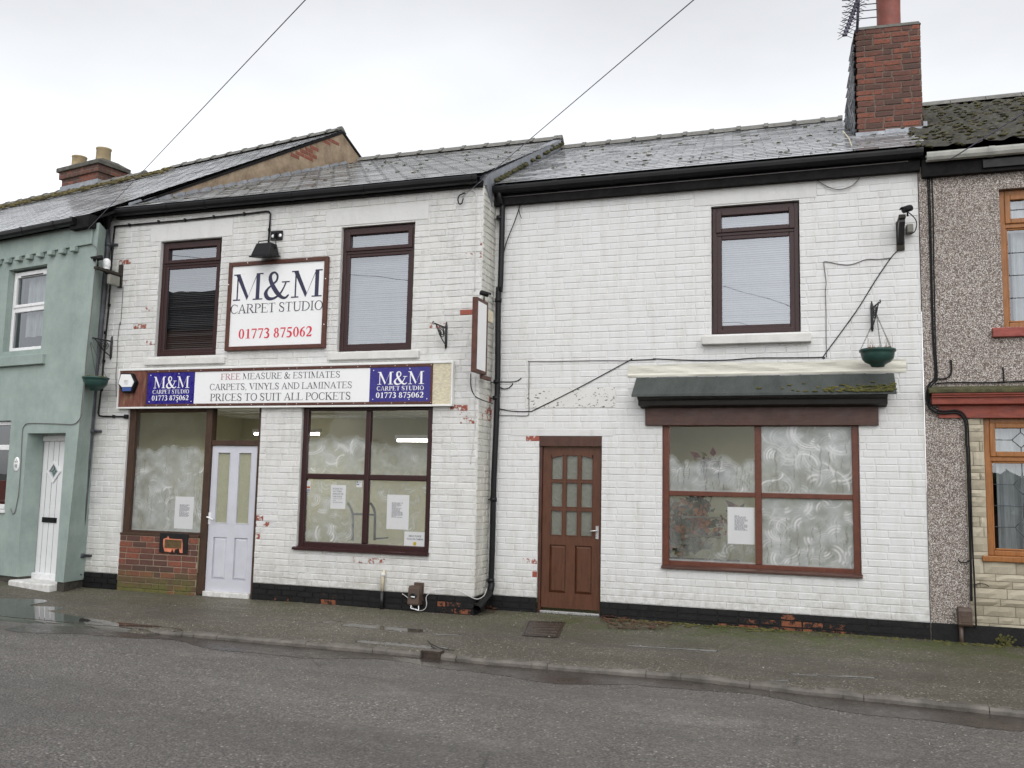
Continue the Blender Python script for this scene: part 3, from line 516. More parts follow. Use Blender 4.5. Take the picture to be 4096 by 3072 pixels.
wetness(pv, [(c3(0, 1230), c3(420, 1250), .16, 1), (c3(0, 1300), c3(1000, 1395), .11, 1), (c3(880, 1395), c3(1480, 1450), .07, .9), (c6(1000, 605), c6(1560, 655), .13, .85), (c6(1100, 715), c6(1750, 770), .11, .75), (c6(1700, 680), c6(1880, 685), .06, .8), (c6(800, 583), c6(900, 580), .05, .9), (d4(30, 1175), d4(720, 1222), .07, .8), (d4(1100, 1435), d4(1300, 1425), .06, .8), (d4(1350, 1385), d4(2000, 1420), .07, .7), (c6(200, 545), c6(900, 590), .05, .55), (e8(-600, 1500), e8(500, 1660), .06, .5), (c3(1300, 1330), c3(2100, 1390), .05, .5)])
sheet('far_pavement', [-60, 60], [-5.2, -3.2], lambda x, y: .09, 'pave')
m = MB(); x = -6.95; jt = 0
while x < 8:
    xe = x+.905; n = 6
    for i in range(n):
        a, b = x+.003+(xe-x-.006)*i/n, x+.003+(xe-x-.006)*(i+1)/n; A = []
        for q in (a, b):
            h = kz(q)+.003+random.uniform(-.004, .003); y = ky(q)+random.uniform(-.006, .006); A.append([(q, y-.012, -.02), (q, y-.010, h-.025), (q, y+.010, h-.004), (q, y+.035, h), (q, y+.125, h-.002), (q, y+.13, -.02)])
        m.add(A[0]+A[1], [(k, k+1, k+7, k+6) for k in range(5)]+([tuple(range(6))[::-1]] if i == 0 else [])+([tuple(range(6, 12))] if i == n-1 else []), None, False)
    x = xe
tag(m.build('kerb', MT['kerb']), kind='structure')
xs = list(np.linspace(-8.5, 8, 160)); wob = [.36+.12*math.sin(x*2.1)+.05*math.sin(x*5.3+1)+random.uniform(-.02, .02) for x in xs]
m = MB(); m.v = [(x, ky(x)-w_, .003) for x, w_ in zip(xs, wob)]+[(x, ky(x)-w_*.5, .006) for x, w_ in zip(xs, wob)]+[(x, ky(x)+.02, .008) for x in xs]
n = len(xs); m.f = [(j*n+i, j*n+i+1, (j+1)*n+i+1, (j+1)*n+i) for j in range(2) for i in range(n-1)]; m.sm = [True]*len(m.f); m.at = [None]*len(m.f); tag(m.build('road_channel', MT['silt']), kind='structure')
def puddle(pts, mat='water', dz=.003, name='puddle'):
    P = [ground(p, .06) for p in pts]; P = [ground(p, gz(*q)) for p, q in zip(pts, P)]; P = [ground(p, gz(*q)) for p, q in zip(pts, P)]
    C0 = [Vector((*p, 0)) for p in P]; S_ = []; N = len(C0)
    for i in range(N):
        for k in range(5):
            t = k/5; a, b, c, d = C0[i-1], C0[i], C0[(i+1) % N], C0[(i+2) % N]; v = .5*((2*b)+(c-a)*t+(2*a-5*b+4*c-d)*t*t+(3*b-a-3*c+d)*t**3); S_.append((v.x+random.uniform(-.012, .012), v.y+random.uniform(-.008, .008)))
    z = max(gz(*p) for p in S_)+dz; mb = MB(); cx = sum(p[0] for p in S_)/len(S_); cy = sum(p[1] for p in S_)/len(S_); mb.face([(p[0], p[1], gz(*p)+dz) for p in S_]); return tag(mb.build(name, MT[mat]), kind='structure')
puddle([c3(-20, 1205), c3(180, 1205), c3(330, 1203), c3(375, 1225), c3(250, 1250), c3(400, 1300), c3(640, 1340), c3(900, 1383), c3(880, 1408), c3(600, 1388), c3(300, 1358), c3(100, 1340), c3(-20, 1318)])
puddle([c3(905, 1385), c3(1150, 1405), c3(1350, 1428), c3(1480, 1450), c3(1300, 1455), c3(1000, 1425), c3(890, 1408)])

# ================================================================== LEFT SHOP
SHOP = thing('white_brick_shop', 'weathered white brick shop with long fascia sign, lavender door and peeling red brick patches', 'shop', (-7, YL, 0))
F = FL; XL0, XL1, ZTL = -9.80, -3.955, 5.42
w1 = F.rect(c1(1297, 945), c1(1783, 898), c2(1740, 443), c2(1240, 455)); w2 = F.rect(c4(935, 215), c4(1528, 180), c4(1500, 1205), c4(905, 1222))
s1x0 = (F.at(c2(1040, 890))[0]+F.at(c3(965, 665))[0])/2; s1x1 = (F.at(c2(2105, 880))[0]+F.at(c3(2030, 1180))[0])/2; s1z1 = F.at(c2(1500, 870))[1]; riser = F.at(c3(1300, 690))[1]
s2 = F.rect(c5(630, 262), c5(1680, 252), c5(1632, 1450), c5(565, 1400)); dz0 = PAV+.055
holesL = [w1, w2, (s1x0, s1x1, 0, s1z1), s2]; PLL = .345
peL = [(*F.at(p), r_) for p, r_ in ((c1(1000, 1085), .12), (c1(1075, 1270), .12), (c1(1180, 1465), .08), (c1(1110, 1615), .10), (c2(880, 462), .07), (c2(1225, 345), .06), (c4(2057, 327), .07), (c4(1975, 450), .07), (c4(2063, 440), .09), (c4(1960, 905), .09), (c4(1680, 1020), .11), (c5(1880, 285), .13), (c5(1960, 345), .09), (c5(2025, 345), .10), (c5(1970, 225), .07), (c5(2050, 225), .06), (c5(1110, 1470), .09), (c5(950, 1520), .06), (c5(285, 1160), .07), (c5(285, 1210), .07), (c5(270, 1310), .07), (c5(400, 1145), .05), (c5(1440, 1650), .05), (c5(1240, 1490), .05))]
m = MB(); panel_wall(m, F, XL0, XL1, PLL, ZTL, holesL, a=(.9, 0, 0, 1)); lint1 = F.rect(c1(1215, 815), c1(1875, 745), c1(1875, 890), c1(1215, 945)); lint2 = F.rect(c4(815, 90), c4(1640, 20), c4(1640, 165), c4(815, 205))
bricks(m, F, XL0, XL1, PLL, ZTL, holesL+[lint1, lint2], peels=peL, rough=.34, jit=.0032, header=.16, rel=.007, seed=3)
m.build('brick_front', MT['wbL'], SHOP)
for q in (lint1, lint2):
    m = MB(); m.box(F, q[0], q[1], -.009, .05, q[2], q[3]); m.build('lintel', MT['lintel'], SHOP, .004)
# return wall facing right
FS = Fr(XL1, YL, R(-90))            # x runs into depth, d runs to -X
m = MB(); panel_wall(m, FS, 0, YR-YL+.02, PLL, 5.45, []); bricks(m, FS, 0, YR-YL+.02, PLL, 5.45, [], rough=.4, header=.5, jit=.003, seed=9, peels=[(.35, 2.55, .2), (.38, 2.75, .15)]); m.build('brick_return', MT['mould'], SHOP)
FV = Fr(XL1, YL, R(-95.2)); m = MB(); m.slab(FV, [(.0, 5.40), (.0, 5.53), (4.9, 7.86), (4.9, 7.6), (.3, 5.2)], -.035, .1); m.build('gable_flashing', MT['lead'], SHOP)
m = MB(); panel_wall(m, F, XL0, s1x0, 0, PLL, [], d=-.014); bricks(m, F, XL0, s1x0, .06, PLL, [], ch=.09, rel=.022, jit=.003, seed=14); m.build('plinth', MT['blackbrick'], SHOP)
m = MB(); panel_wall(m, F, s1x1, XL1, 0, PLL, [], d=-.014); bricks(m, F, s1x1, XL1+.014, .06, PLL, [], ch=.09, rel=.022, jit=.003, peels=[(*F.at(c6(1810, 460)), .12), (*F.at(c6(1910, 470)), .1), (*F.at(c6(1750, 440)), .06), (-5.9, .08, .3), (-6.5, .07, .25)], seed=4)
bricks(m, FS, -.014, .46, .0, PLL, [], ch=.09, rel=.014, seed=5); m.build('plinth', MT['blackbrick'], SHOP)
def sillpart(F, tl, tr, bl, parent, mat='sill', out=.06, t=None):
    a, b, c = F.at(tl, -out), F.at(tr, -out), F.at(bl, -out); z1 = (a[1]+b[1])/2; m = MB(); m.box(F, a[0], b[0], -out, .06, c[1]-(a[1]-z1), z1); return m.build('sill', MT[mat], parent, .008)
def casement(F, q, tz0, tz1, parent, mat, gmat, d=.045, fo=.052, fi=.05, blind=None, dark=True):
    """top-hung light over fixed casement: frame ring, two sashes, panes"""
    x0, x1, z0, z1 = q; m = MB(); ring(m, F, x0+.008, x1-.008, z0+.01, z1-.012, fo, fo, fo, d, d+.07); tm = (tz0+tz1)/2; m.box(F, x0+.008+fo, x1-.008-fo, d+.002, d+.07, tm-.022, tm+.022)
    fr = m.build('window', MT[mat], parent, .006)
    for (a, b, out) in ((z0+.01+fo, tm-.022, .012), (tm+.022, z1-.012-fo, -.012)):
        m = MB(); ring(m, F, x0+.008+fo-.012, x1-.008-fo+.012, a-.008, b+.008, fi+.012, fi, fi, d-out*0-(.016 if out < 0 else -.010), d+.055); m.build('sash', MT[mat], fr, .008)
        pane(F, x0+.008+fo+fi-.004, x1-.008-fo-fi+.004, a+fi-.012, b-fi+.012, d+.03, MT[gmat], fr)
    if dark:
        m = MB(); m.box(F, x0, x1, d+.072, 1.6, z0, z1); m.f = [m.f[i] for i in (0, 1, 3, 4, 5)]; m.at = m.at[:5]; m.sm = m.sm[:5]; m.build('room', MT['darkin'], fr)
    if blind:
        m = MB(); zz = z0+.1
        while zz < z1-.06:
            tilt = blind[1]+random.uniform(-.004, .004); zz += random.uniform(-.003, .003); m.hexa([F(x0+.06+blind[2], d+.12, zz), F(x1-.06, d+.12, zz), F(x1-.06, d+.145, zz+tilt), F(x0+.06+blind[2], d+.145, zz+tilt), F(x0+.06+blind[2], d+.12, zz+.0012), F(x1-.06, d+.12, zz+.0012), F(x1-.06, d+.145, zz+tilt+.0012), F(x0+.06+blind[2], d+.145, zz+tilt+.0012)]); zz += .026
        m.build('venetian_blind', MT[blind[0]], fr)
    return fr
m1 = F.at(c1(1305, 1118)); m2 = F.at(c4(940, 405))
wA = casement(F, w1, m1[1]-.05, m1[1]+.03, SHOP, 'upvcbrown', 'glassup', blind=('blind', .012, .0)); tag(wA, 'left upper window of the carpet shop, lower half dark with a reflected house')
wB = casement(F, w2, m2[1]-.08, m2[1]+.02, SHOP, 'upvcbrown', 'glassup', blind=('blindw', .022, .0))
sillpart(F, c2(1155, 475), c2(1800, 450), c2(1155, 527), SHOP); sillpart(F, c4(822, 1230), c4(1556, 1207), c4(822, 1288), SHOP)
# roof
def slates(mb, F, x0f, x1f, ea, ra, gauge=.20, wid=.27, th=.0026, seed=1, miss=.0, over=.05):
    """ea=(d,z) eave, ra=(d,z) ridge"""
    rd = random.Random(seed); sl_ = math.hypot(ra[0]-ea[0], ra[1]-ea[1]); n = int(round(sl_/gauge)); dd, dz = (ra[0]-ea[0])/n, (ra[1]-ea[1])/n; nd = Vector((-dz, dd)).normalized()
    for r in range(n):
        d0, z0 = ea[0]+dd*r, ea[1]+dz*r; x0, x1 = x0f(d0), x1f(d0); x = x0-(wid/2 if r % 2 else 0)
        while x < x1-.01:
            a, b = max(x+.003, x0), min(x+wid-.003, x1); x += wid
            if b-a < .03: continue
            lft = .0003+rd.uniform(0, .0012)*(1 if rd.random() < .85 else 3); sk_ = rd.uniform(-.004, .004); lo = rd.uniform(-.010, .010)*(1 if rd.random() < .8 else 2.5); L = 1.12
            def pt(xx, s_, h): return F(xx, d0+dd*s_+nd.x*h, z0+dz*s_+nd.y*h)
            l0 = lo; c = [pt(a, l0+sk_*2, lft), pt(b, l0-sk_*2, lft), pt(b, L, .004), pt(a, L, -.0025)]; c2_ = [pt(a, l0+sk_*2, lft+th), pt(b, l0-sk_*2, lft+th), pt(b, L, -.0003), pt(a, L, -.0003)]
            mb.add(c+c2_, [(4, 5, 6, 7), (1, 2, 6, 5), (3, 0, 4, 7)], (rd.random(), 0, 0, 1)); mb.add([c[0], c[1], c2_[1], c2_[0]], [(0, 1, 2, 3)], (0, 1, 0, 1))  # front edge coloured dark: damp plus the shade between courses
def ridge_tiles(F, x0, x1, d, z, parent, ln=.45, mat='ridge', r=.10, fancy=True):
    m = MB(); x = x0
    while x < x1-.05:
        e = min(x+ln, x1)
        prof = [(d-r*1.3, z-.055), (d-.05, z+.035), (d, z+.062), (d+.05, z+.035), (d+r*1.3, z-.055), (d, z-.0)]
        m.prism(F, prof, x, e-.006)
        if fancy: m.prism(F, [(p[0]*1.0+(p[0]-d)*.12, p[1]+.016) for p in prof], e-.07, e)
        x = e
    return m.build('ridge_tiles', MT[mat], parent, .004)
gd = lambda y: -9.62+.194*(y-9.85)    # gable plane of the terrace, world x at depth y
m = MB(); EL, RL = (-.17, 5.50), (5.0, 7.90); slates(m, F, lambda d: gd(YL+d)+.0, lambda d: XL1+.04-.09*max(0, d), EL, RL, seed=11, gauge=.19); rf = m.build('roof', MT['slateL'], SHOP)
m = MB(); m.add([F(gd(YL), -.15, 5.48), F(XL1, -.15, 5.48), F(XL1-.45, 5.0, 7.87), F(gd(15.3), 5.0, 7.87), F(gd(15.3), 10, 5.5), F(XL1, 10, 5.5)], [(0, 1, 2, 3), (3, 2, 5, 4)]); m.build('roof_deck', MT['soffit'], SHOP)
ridge_tiles(F, -8.5, XL1-.42, 5.0, 7.92, SHOP); 
mm = MB()
for i in range(60):
    s_ = random.random()*.9+.02; x = random.uniform(gd(YL+4.9*s_)+.1, XL1-.1); mm.blob(F(x, -.15+5.1*s_, 5.505+2.37*s_), random.uniform(.015, .05), random.uniform(.015, .04), .018)
for i in range(40):
    s_ = random.random(); mm.blob(F(XL1+.05-.03-.40*s_, .35+4.5*s_, 5.56+2.2*s_), random.uniform(.02, .06), .04, .03)
tag(mm.build('moss', MT['moss2'], rf), kind='stuff')
def gutter(F, x0, x1, d, z, parent, mat='gutter', r=.062, sq=True, joints=()):
    m = MB(); prof = [(d-r, z), (d-r*1.04, z-.02), (d-r*.95, z-.055), (d-r*.6, z-.085), (d, z-.095), (d+r*.6, z-.085), (d+r, z-.05), (d+r, z), (d+r-.006, z), (d+r-.006, z-.045), (d+r*.5, z-.078), (d, z-.087), (d-r*.55, z-.078), (d-r*.9, z-.05), (d-r+.006, z)]
    m.prism(F, prof, x0, x1)
    o = m.build('gutter', MT[mat], parent)
    for x in joints: k = MB(); k.prism(F, [(p[0]+(p[0]-d)*.09, p[1]-.004 if i else p[1]+.004) for i, p in enumerate(prof[:8])], x-.03, x+.03); k.build('gutter_joint', MT[mat], o)
    return o
jl = [F.at(p, -.12)[0] for p in (h6(270, 800), h6(640, 770), h6(1500, 680), h6(2200, 610), (1885, 693))]
gutter(F, -9.62, XL1-.03, -.12, 5.485, SHOP, joints=jl)
m = MB(); m.box(F, -9.6, XL1, -.07, -.012, 5.37, 5.45); m.build('fascia_board', MT['soffit'], SHOP)
# downpipe with hopper, between shop and terrace
m = MB(); hp = [F.at(p, -.14) for p in (c1(875, 700), c1(875, 790))]; dpx = [F.at(p, -.08) for p in (c1(866, 840), c1(865, 1000), c2(800, 300), c2(765, 600), c2(735, 1000), c3(640, 870), c3(632, 1010))]
m.tube([F(x, -.08, z) for x, z in dpx], .040, 14); dp = m.build('downpipe', MT['pipeg'], SHOP); hx = dpx[0][0]
m = MB(); m.tube([F(hx, -.09, hp[1][1]-.08), F(hx, -.09, hp[1][1]+.02), F(hx, -.10, hp[0][1]+.02), F(hx, -.10, hp[0][1]+.03)], [.045, .06, .125, .13], 4); m.build('hopper', MT['gutter'], dp)
for p in (c2(735, 1055), c3(650, 850), c1(868, 960)):
    m = MB(); x, z = F.at(p, -.08); m.tube([F(x, -.08, z-.03), F(x, -.08, z+.03)], .048, 14); m.box(F, x+.02, x+.12, -.045, -.004, z-.015, z+.015); m.build('pipe_clip', MT['pipeg'], dp)
m = MB(); x, z = dpx[-1]; m.tube([F(x, -.08, z+.03), F(x-.01, -.09, z-.04), F(x-.05, -.13, z-.075)], .046, 14); m.build('pipe_shoe', MT['gutter'], dp)
# lit room
def room(F, x0, x1, z0, z1, dd, name, parent, ceilbars=True):
    m = MB(); m.box(F, x0, x1, .24, dd, z0, z1); m.f = [m.f[i] for i in (3, 4, 5)]; m.at = m.at[:3]; m.sm = m.sm[:3]; r = m.build('room_walls', MT['wallin'], parent)
    m = MB(); m.face([F(x0, .2, z0+.002), F(x1, .2, z0+.002), F(x1, dd, z0+.002), F(x0, dd, z0+.002)]); m.build('room_floor', MT['floorin'], parent)
    m = MB(); m.face([F(x0, .2, z1-.002), F(x1, .2, z1-.002), F(x1, dd, z1-.002), F(x0, dd, z1-.002)]); c = m.build('room_ceiling', MT['ceil'], parent)
    if ceilbars:
        m = MB(); x = x0+.3
        while x < x1: m.box(F, x, x+.03, .2, dd, z1-.012, z1-.003); x += .6
        y = .4
        while y < dd: m.box(F, x0, x1, y, y+.03, z1-.014, z1-.0035); y += .6
        m.build('ceiling_bar', MT['whitepl'], c)
room(F, -9.6, -4.1, .1, 2.72, 3.2, 'shop_room', SHOP)
# shopfront left of the door
SF = MB(); DF = .07
pA = (F.at(c2(1085, 890))[0]+F.at(c3(1020, 665))[0])/2; pB = (F.at(c2(1660, 890))[0]+F.at(c3(1595, 660))[0])/2; pC = (F.at(c2(1702, 890))[0]+F.at(c3(1632, 1000))[0])/2; pD = (F.at(c2(2075, 890))[0]+F.at(c3(2000, 1180))[0])/2
zb = F.at(c3(1300, 655))[1]; hz0, hz1 = F.at(c2(1880, 1170))[1], F.at(c2(1880, 1128))[1]
SF.box(F, s1x0, pA, DF-.04, DF+.06, riser, s1z1); SF.box(F, pB, pC, DF-.05, DF+.06, PAV, s1z1); SF.box(F, pD, s1x1, DF-.04, DF+.06, PAV, s1z1); SF.box(F, pC, pD, DF-.035, DF+.055, hz0, hz1); SF.box(F, pA, pB, DF-.03, DF+.06, riser, zb); SF.box(F, pA, pC, DF-.02, DF+.06, s1z1-.05, s1z1); SF.box(F, s1x0-.01, pB, DF-.075, DF-.03, riser-.012, riser+.022)
sf = SF.build('shopfront_frame', MT['shopfront'], SHOP, .006)
pane(F, pA, pB, zb, s1z1-.05, DF+.01, MT['glass'], sf); pane(F, pC, pD, hz1, s1z1-.05, DF+.01, MT['glass'], sf)
drape(whitewash(21, .58, 44, top=.70, drips=26, zone=(0, 1, .05, .55), rr=(.05, .17), amp=.55, topedge=.12), F, pA, pB, zb, s1z1-.06, DF+.016, sf)
m = MB(); bricks(m, F, s1x0, pB, PAV-.06, riser-.012, [], ch=.079, ln=.232, jt=.012, rel=.006, jit=.0015, header=.1, rough=.3, seed=12); m.face([F(s1x0, .004, 0), F(pB, .004, 0), F(pB, .004, riser), F(s1x0, .004, riser)], (.45, .85, 0, 1)); rs = m.build('stall_riser', MT['red'], SHOP)
lb = F.rect(c3(1285, 668), c3(1510, 672), c3(1505, 833), c3(1282, 825), -.02); m = MB(); m.box(F, lb[0], lb[1], -.024, -.006, lb[2], lb[3]); lbo = m.build('letter_box', MT['black'], SHOP, .003)
bb = F.rect(c3(1328, 722), c3(1460, 722), c3(1455, 788), c3(1325, 788), -.03); m = MB()
px_ = [F.at(p, -.024) for p in (c3(1315, 715), c3(1345, 705), c3(1352, 690), c3(1362, 712), c3(1400, 716), c3(1465, 718), c3(1470, 760), c3(1468, 830), c3(1445, 826), c3(1440, 792), c3(1408, 800), c3(1400, 828), c3(1385, 795), c3(1375, 822), c3(1322, 815), c3(1312, 770))]; m.slab(F, px_, -.0255, -.0242); m.build('primer_patch', MT['peach'], lbo)
m = MB(); ring(m, F, bb[0], bb[1], bb[2], bb[3], .017, .017, .017, -.036, -.026); m.box(F, bb[0]+.016, bb[1]-.016, -.031, -.0265, bb[2]+.016, bb[3]-.016); m.build('flap', MT['brass'], lbo, .003)
# lavender door
def paneldoor(F, x0, x1, z0, z1, d, mat, gm, glz, panels, parent, name='door', arched=False):
    m = MB(); xs_ = sorted({x0, x1, *[g[i] for g in glz+panels for i in (0, 1)]}); holes = glz+panels
    for q in cuts(x0, x1, z0, z1, holes): pass
    panel_wall(m, F, x0, x1, z0, z1, holes, d=d, rev=.028); m.box(F, x0, x1, d+.028, d+.04, z0, z1) if not glz else None
    for h in panels:
        e = .03; m.hexa([F(h[0], d+.022, h[2]), F(h[1], d+.022, h[2]), F(h[1], d+.022, h[3]), F(h[0], d+.022, h[3]), F(h[0]+e, d+.004, h[2]+e), F(h[1]-e, d+.004, h[2]+e), F(h[1]-e, d+.004, h[3]-e), F(h[0]+e, d+.004, h[3]-e)])
        m.face([F(h[0], d+.024, h[2]), F(h[1], d+.024, h[2]), F(h[1], d+.024, h[3]), F(h[0], d+.024, h[3])])
    for h in glz: ring(m, F, h[0], h[1], h[2], h[3], .009, .009, .009, d-.006, d+.020)
    for p in ((x0, x0), (x1, x1)): m.face([F(p[0], d, z0), F(p[0], d, z1), F(p[0], d+.04, z1), F(p[0], d+.04, z0)])
    o = m.build(name, MT[mat], parent)
    for h in glz: m = MB(); m.box(F, h[0], h[1], d+.021, d+.026, h[2], h[3]); m.build('pane', MT[gm], o)
    return o
dd = .06; dr = F.rect(c3(1690, -10), c3(2066, -10), c3(2000, 1150), c3(1625, 1130), dd); dr = (pC+.004, pD-.004, dr[2], hz0-.006)
GX = lambda a, b: (F.at(c3(*a), dd)[0]+F.at(c3(*b), dd)[0])/2
zt, zq = F.at(c3(1840, 17), dd)[1], F.at(c3(1840, 592), dd)[1]; zp1, zp0 = F.at(c3(1840, 705), dd)[1], F.at(c3(1840, 1045), dd)[1]
gl1 = (GX((1755, 17), (1722, 585)), GX((1858, 17), (1830, 590)), zq, zt); gl2 = (GX((1922, 17), (1893, 590)), GX((2030, 17), (2000, 597)), zq, zt); pn1 = (gl1[0]-.0, gl1[1]+.0, zp0, zp1); pn2 = (gl2[0], gl2[1], zp0, zp1)
door = paneldoor(F, *dr, dd, 'lavender', 'frost2', [gl1, gl2], [pn1, pn2], SHOP); tag(door, 'lavender grey front door with two tall frosted panes')
m = MB(); hx_, hz_ = F.at(c3(1675, 545), dd-.02); m.box(F, hx_-.02, hx_+.02, dd-.008, dd+.001, hz_-.085, hz_+.07); m.tube([F(hx_, dd-.005, hz_+.01), F(hx_, dd-.05, hz_+.01), F(hx_+.04, dd-.052, hz_+.0), F(hx_+.10, dd-.05, hz_-.02)], .010, 8); m.build('handle', MT['inkwhite'], door)
m = MB(); m.box(F, pC+.005, pD-.005, .005, .10, PAV-.02, dr[2]-.003); m.build('doorstep', MT['step'], SHOP, .006)
# large shop window
x0, x1, z0, z1 = s2; m = MB(); fwx = .075; mz = (F.at(c5(650, 818))[1]+F.at(c5(1640, 828))[1])/2; mx = (F.at(c5(1150, 280))[0]+F.at(c5(1102, 1380))[0])/2
ring(m, F, x0+.005, x1-.005, z0+.03, z1-.0, fwx, .07, .045, .03, .10); m.box(F, mx-.036, mx+.036, .028, .098, z0+.10, z1-.045); m.box(F, x0+.005+fwx, mx-.036, .030, .097, mz-.036, mz+.036); m.box(F, mx+.036, x1-.005-fwx, .030, .097, mz-.036, mz+.036)
sw = m.build('shop_window', MT['upvcbrown'], SHOP, .012); m = MB(); m.prism(F, [(-.05, z0-.005), (-.05, z0+.022), (.06, z0+.05), (.06, z0-.005)], x0-.035, x1+.005); m.build('sill', MT['upvcbrown'], sw)
PN = [(x0+.08, mx-.036, mz+.036, z1-.045), (mx+.036, x1-.08, mz+.036, z1-.045), (x0+.08, mx-.036, z0+.1, mz-.036), (mx+.036, x1-.08, z0+.1, mz-.036)]
FILM = [whitewash(31, .46, 26, top=.56, zone=(0, 1, .05, .5), rr=(.05, .2), amp=.6, topedge=.03), whitewash(32, .36, 10, top=.47, zone=(0, 1, .05, .4), rr=(.06, .2), amp=.22, topedge=.05), whitewash(33, .34, 44, top=None, zone=(-.05, .75, 0, 1), rr=(.04, .16), amp=.55), whitewash(34, .24, 14, top=None, zone=(.3, 1, .1, .95), rr=(.05, .2), amp=.35)]
for q, f in zip(PN, FILM): pane(F, q[0]-.004, q[1]+.004, q[2]-.004, q[3]+.004, .06, MT['glass'], sw); drape(f, F, *q, .066, sw)
m = MB(); m.box(F, x0, x1, .0, .2, z1, z1+.1); m.build('head_board', MT['soffit'], SHOP)

# ================================================================== RIGHT HOUSE
HOUSE = thing('white_brick_house', 'smoother white brick house with brown door, black canopy and tall red chimney', 'house', (-1.4, YR, 0))
F = FR_; XR0, XR1, ZTR = XL1, 1.055, 5.30; PLR = .325
rw = F.rect(d2(697, 250), d2(1397, 205), d2(1417, 1265), d2(690, 1280)); bd = F.rect(d1(915, 90), d1(1420, 90), d1(1413, 1510), d1(900, 1480)); bd = (bd[0], bd[1], 0, bd[3]); sh_ = F.rect(d3(300, 605), d3(1880, 605), d4(1905, 620), d4(297, 540))
holesR = [rw, bd, sh_]; lr = F.rect(d2(555, 100), d2(1540, 30), d2(1540, 188), d2(558, 245)); lm = F.rect(c8(808, 908), c8(1535, 908), c8(1535, 1070), c8(808, 1072)); ld = F.rect(c8(690, 1240), c8(1515, 1240), c8(1515, 1295), c8(690, 1295))
peR = [(*F.at(p), r_) for p, r_ in ((d1(870, 115), .07), (d1(1575, 690), .06), (d1(860, 1115), .10), (d1(1600, 1085), .06), (d1(885, 1200), .06))]
m = MB(); panel_wall(m, F, XR0, XR1, PLR, ZTR, holesR, a=(.9, 0, 0, 1)); bricks(m, F, XR0, XR1, PLR, ZTR, holesR+[lr, lm, ld], peels=peR, rough=.09, jit=.0014, header=.06, rel=.0048, seed=23, ln=.231)
m.build('brick_front', MT['wbR'], HOUSE)
for q in (lr, ld): m = MB(); m.box(F, q[0], q[1], -.008, .05, q[2], q[3]); m.build('lintel', MT['lintel'], HOUSE, .004)
m = MB(); m.box(F, lm[0]+.006, lm[1]-.006, -.007, .05, lm[2]+.004, lm[3]-.004)
m.build('blocked_sign_panel', MT['chipped'], HOUSE, .003)
m = MB(); panel_wall(m, F, XR0, bd[0], 0, PLR, [], d=-.012); bricks(m, F, XR0, bd[0], .03, PLR, [], ch=.095, rel=.02, seed=25); m.build('plinth', MT['blackbrick'], HOUSE)
m = MB(); panel_wall(m, F, bd[1], XR1, 0, PLR, [], d=-.012); bricks(m, F, bd[1], XR1, .03, PLR, [], ch=.095, rel=.02, peels=[(-.75, .13, .2), (-.45, .12, .26), (-.15, .12, .26), (.1, .12, .2), (-1.1, .13, .13), (-.35, .24, .12), (.0, .24, .1)], seed=24); m.build('plinth', MT['blackbrick'], HOUSE)
tzr = F.at(d2(720, 460)); wC = casement(F, rw, tzr[1]-.06, tzr[1]+.02, HOUSE, 'upvcbrown', 'glassup', fo=.055, fi=.055, blind=('blindw', .022, .0)); sillpart(F, d2(615, 1293), d2(1498, 1270), d2(615, 1360), HOUSE, out=.09)
# brown door
dd = .05; m = MB(); xa, xb = bd[0]+.005, bd[1]-.004; zh = F.at(d1(1170, 172))[1]; jx = F.at(d1(942, 700), dd)[0]; jx2 = xb-.012
m.box(F, xa, jx, .02, .14, PAV, zh); m.box(F, jx2, xb, .02, .14, PAV, zh); m.box(F, xa-.002, xb+.002, -.004, .12, zh, bd[3]-.004); dfr = m.build('door_frame', MT['brown'], HOUSE, .005)
P = lambda x, z: F.at(d1(x, z), dd); dz0_ = P(1160, 1478)[1]; cx_ = [P(a, 560)[0] for a in (1012, 1110, 1131, 1230, 1250, 1350)]; rz = [P(1160, z)[1] for z in (240, 442, 460, 664, 686, 893)]
glz = [(cx_[2*i], cx_[2*i+1], rz[2*j+1], rz[2*j]) for j in range(3) for i in range(3)]; pz = (P(1160, 1355)[1], P(1160, 968)[1]); pnl = [(P(1000, 1150)[0], P(1130, 1150)[0], *pz), (P(1205, 1150)[0], P(1340, 1150)[0], *pz)]
bdo = paneldoor(F, jx+.004, jx2-.004, dz0_, zh-.008, dd, 'doorbrown', 'frost', glz, pnl, HOUSE); tag(bdo, 'brown front door with nine small obscured panes')
m = MB(); n = 10; xm = (cx_[0]+cx_[5])/2; hw = (cx_[5]-cx_[0])/2   # arched head over the top row
for i in range(n):
    a, b = cx_[0]+2*hw*i/n, cx_[0]+2*hw*(i+1)/n; f = lambda x: rz[0]-.045*((x-xm)/hw)**2; m.slab(F, [(a, rz[0]+.004), (b, rz[0]+.004), (b, f(b)), (a, f(a))], dd-.006, dd+.019)
m.build('arched_head', MT['doorbrown'], bdo)
m = MB(); hx_, hz_ = P(1386, 850); m.box(F, hx_-.018, hx_+.018, dd-.008, dd+.001, hz_-.10, hz_+.055); m.tube([F(hx_, dd-.005, hz_), F(hx_, dd-.05, hz_), F(hx_-.05, dd-.052, hz_-.004), F(hx_-.095, dd-.05, hz_-.016)], .009, 8); m.build('handle', MT['chrome'], bdo)
m = MB(); m.box(F, jx, jx2, .015, .09, PAV-.005, PAV+.03); m.build('threshold', MT['chrome'], HOUSE, .003); m = MB(); m.box(F, bd[0], bd[1], -.03, .0, PAV-.03, PAV+.006); m.build('doorstep', MT['stepdark'], HOUSE, .006)
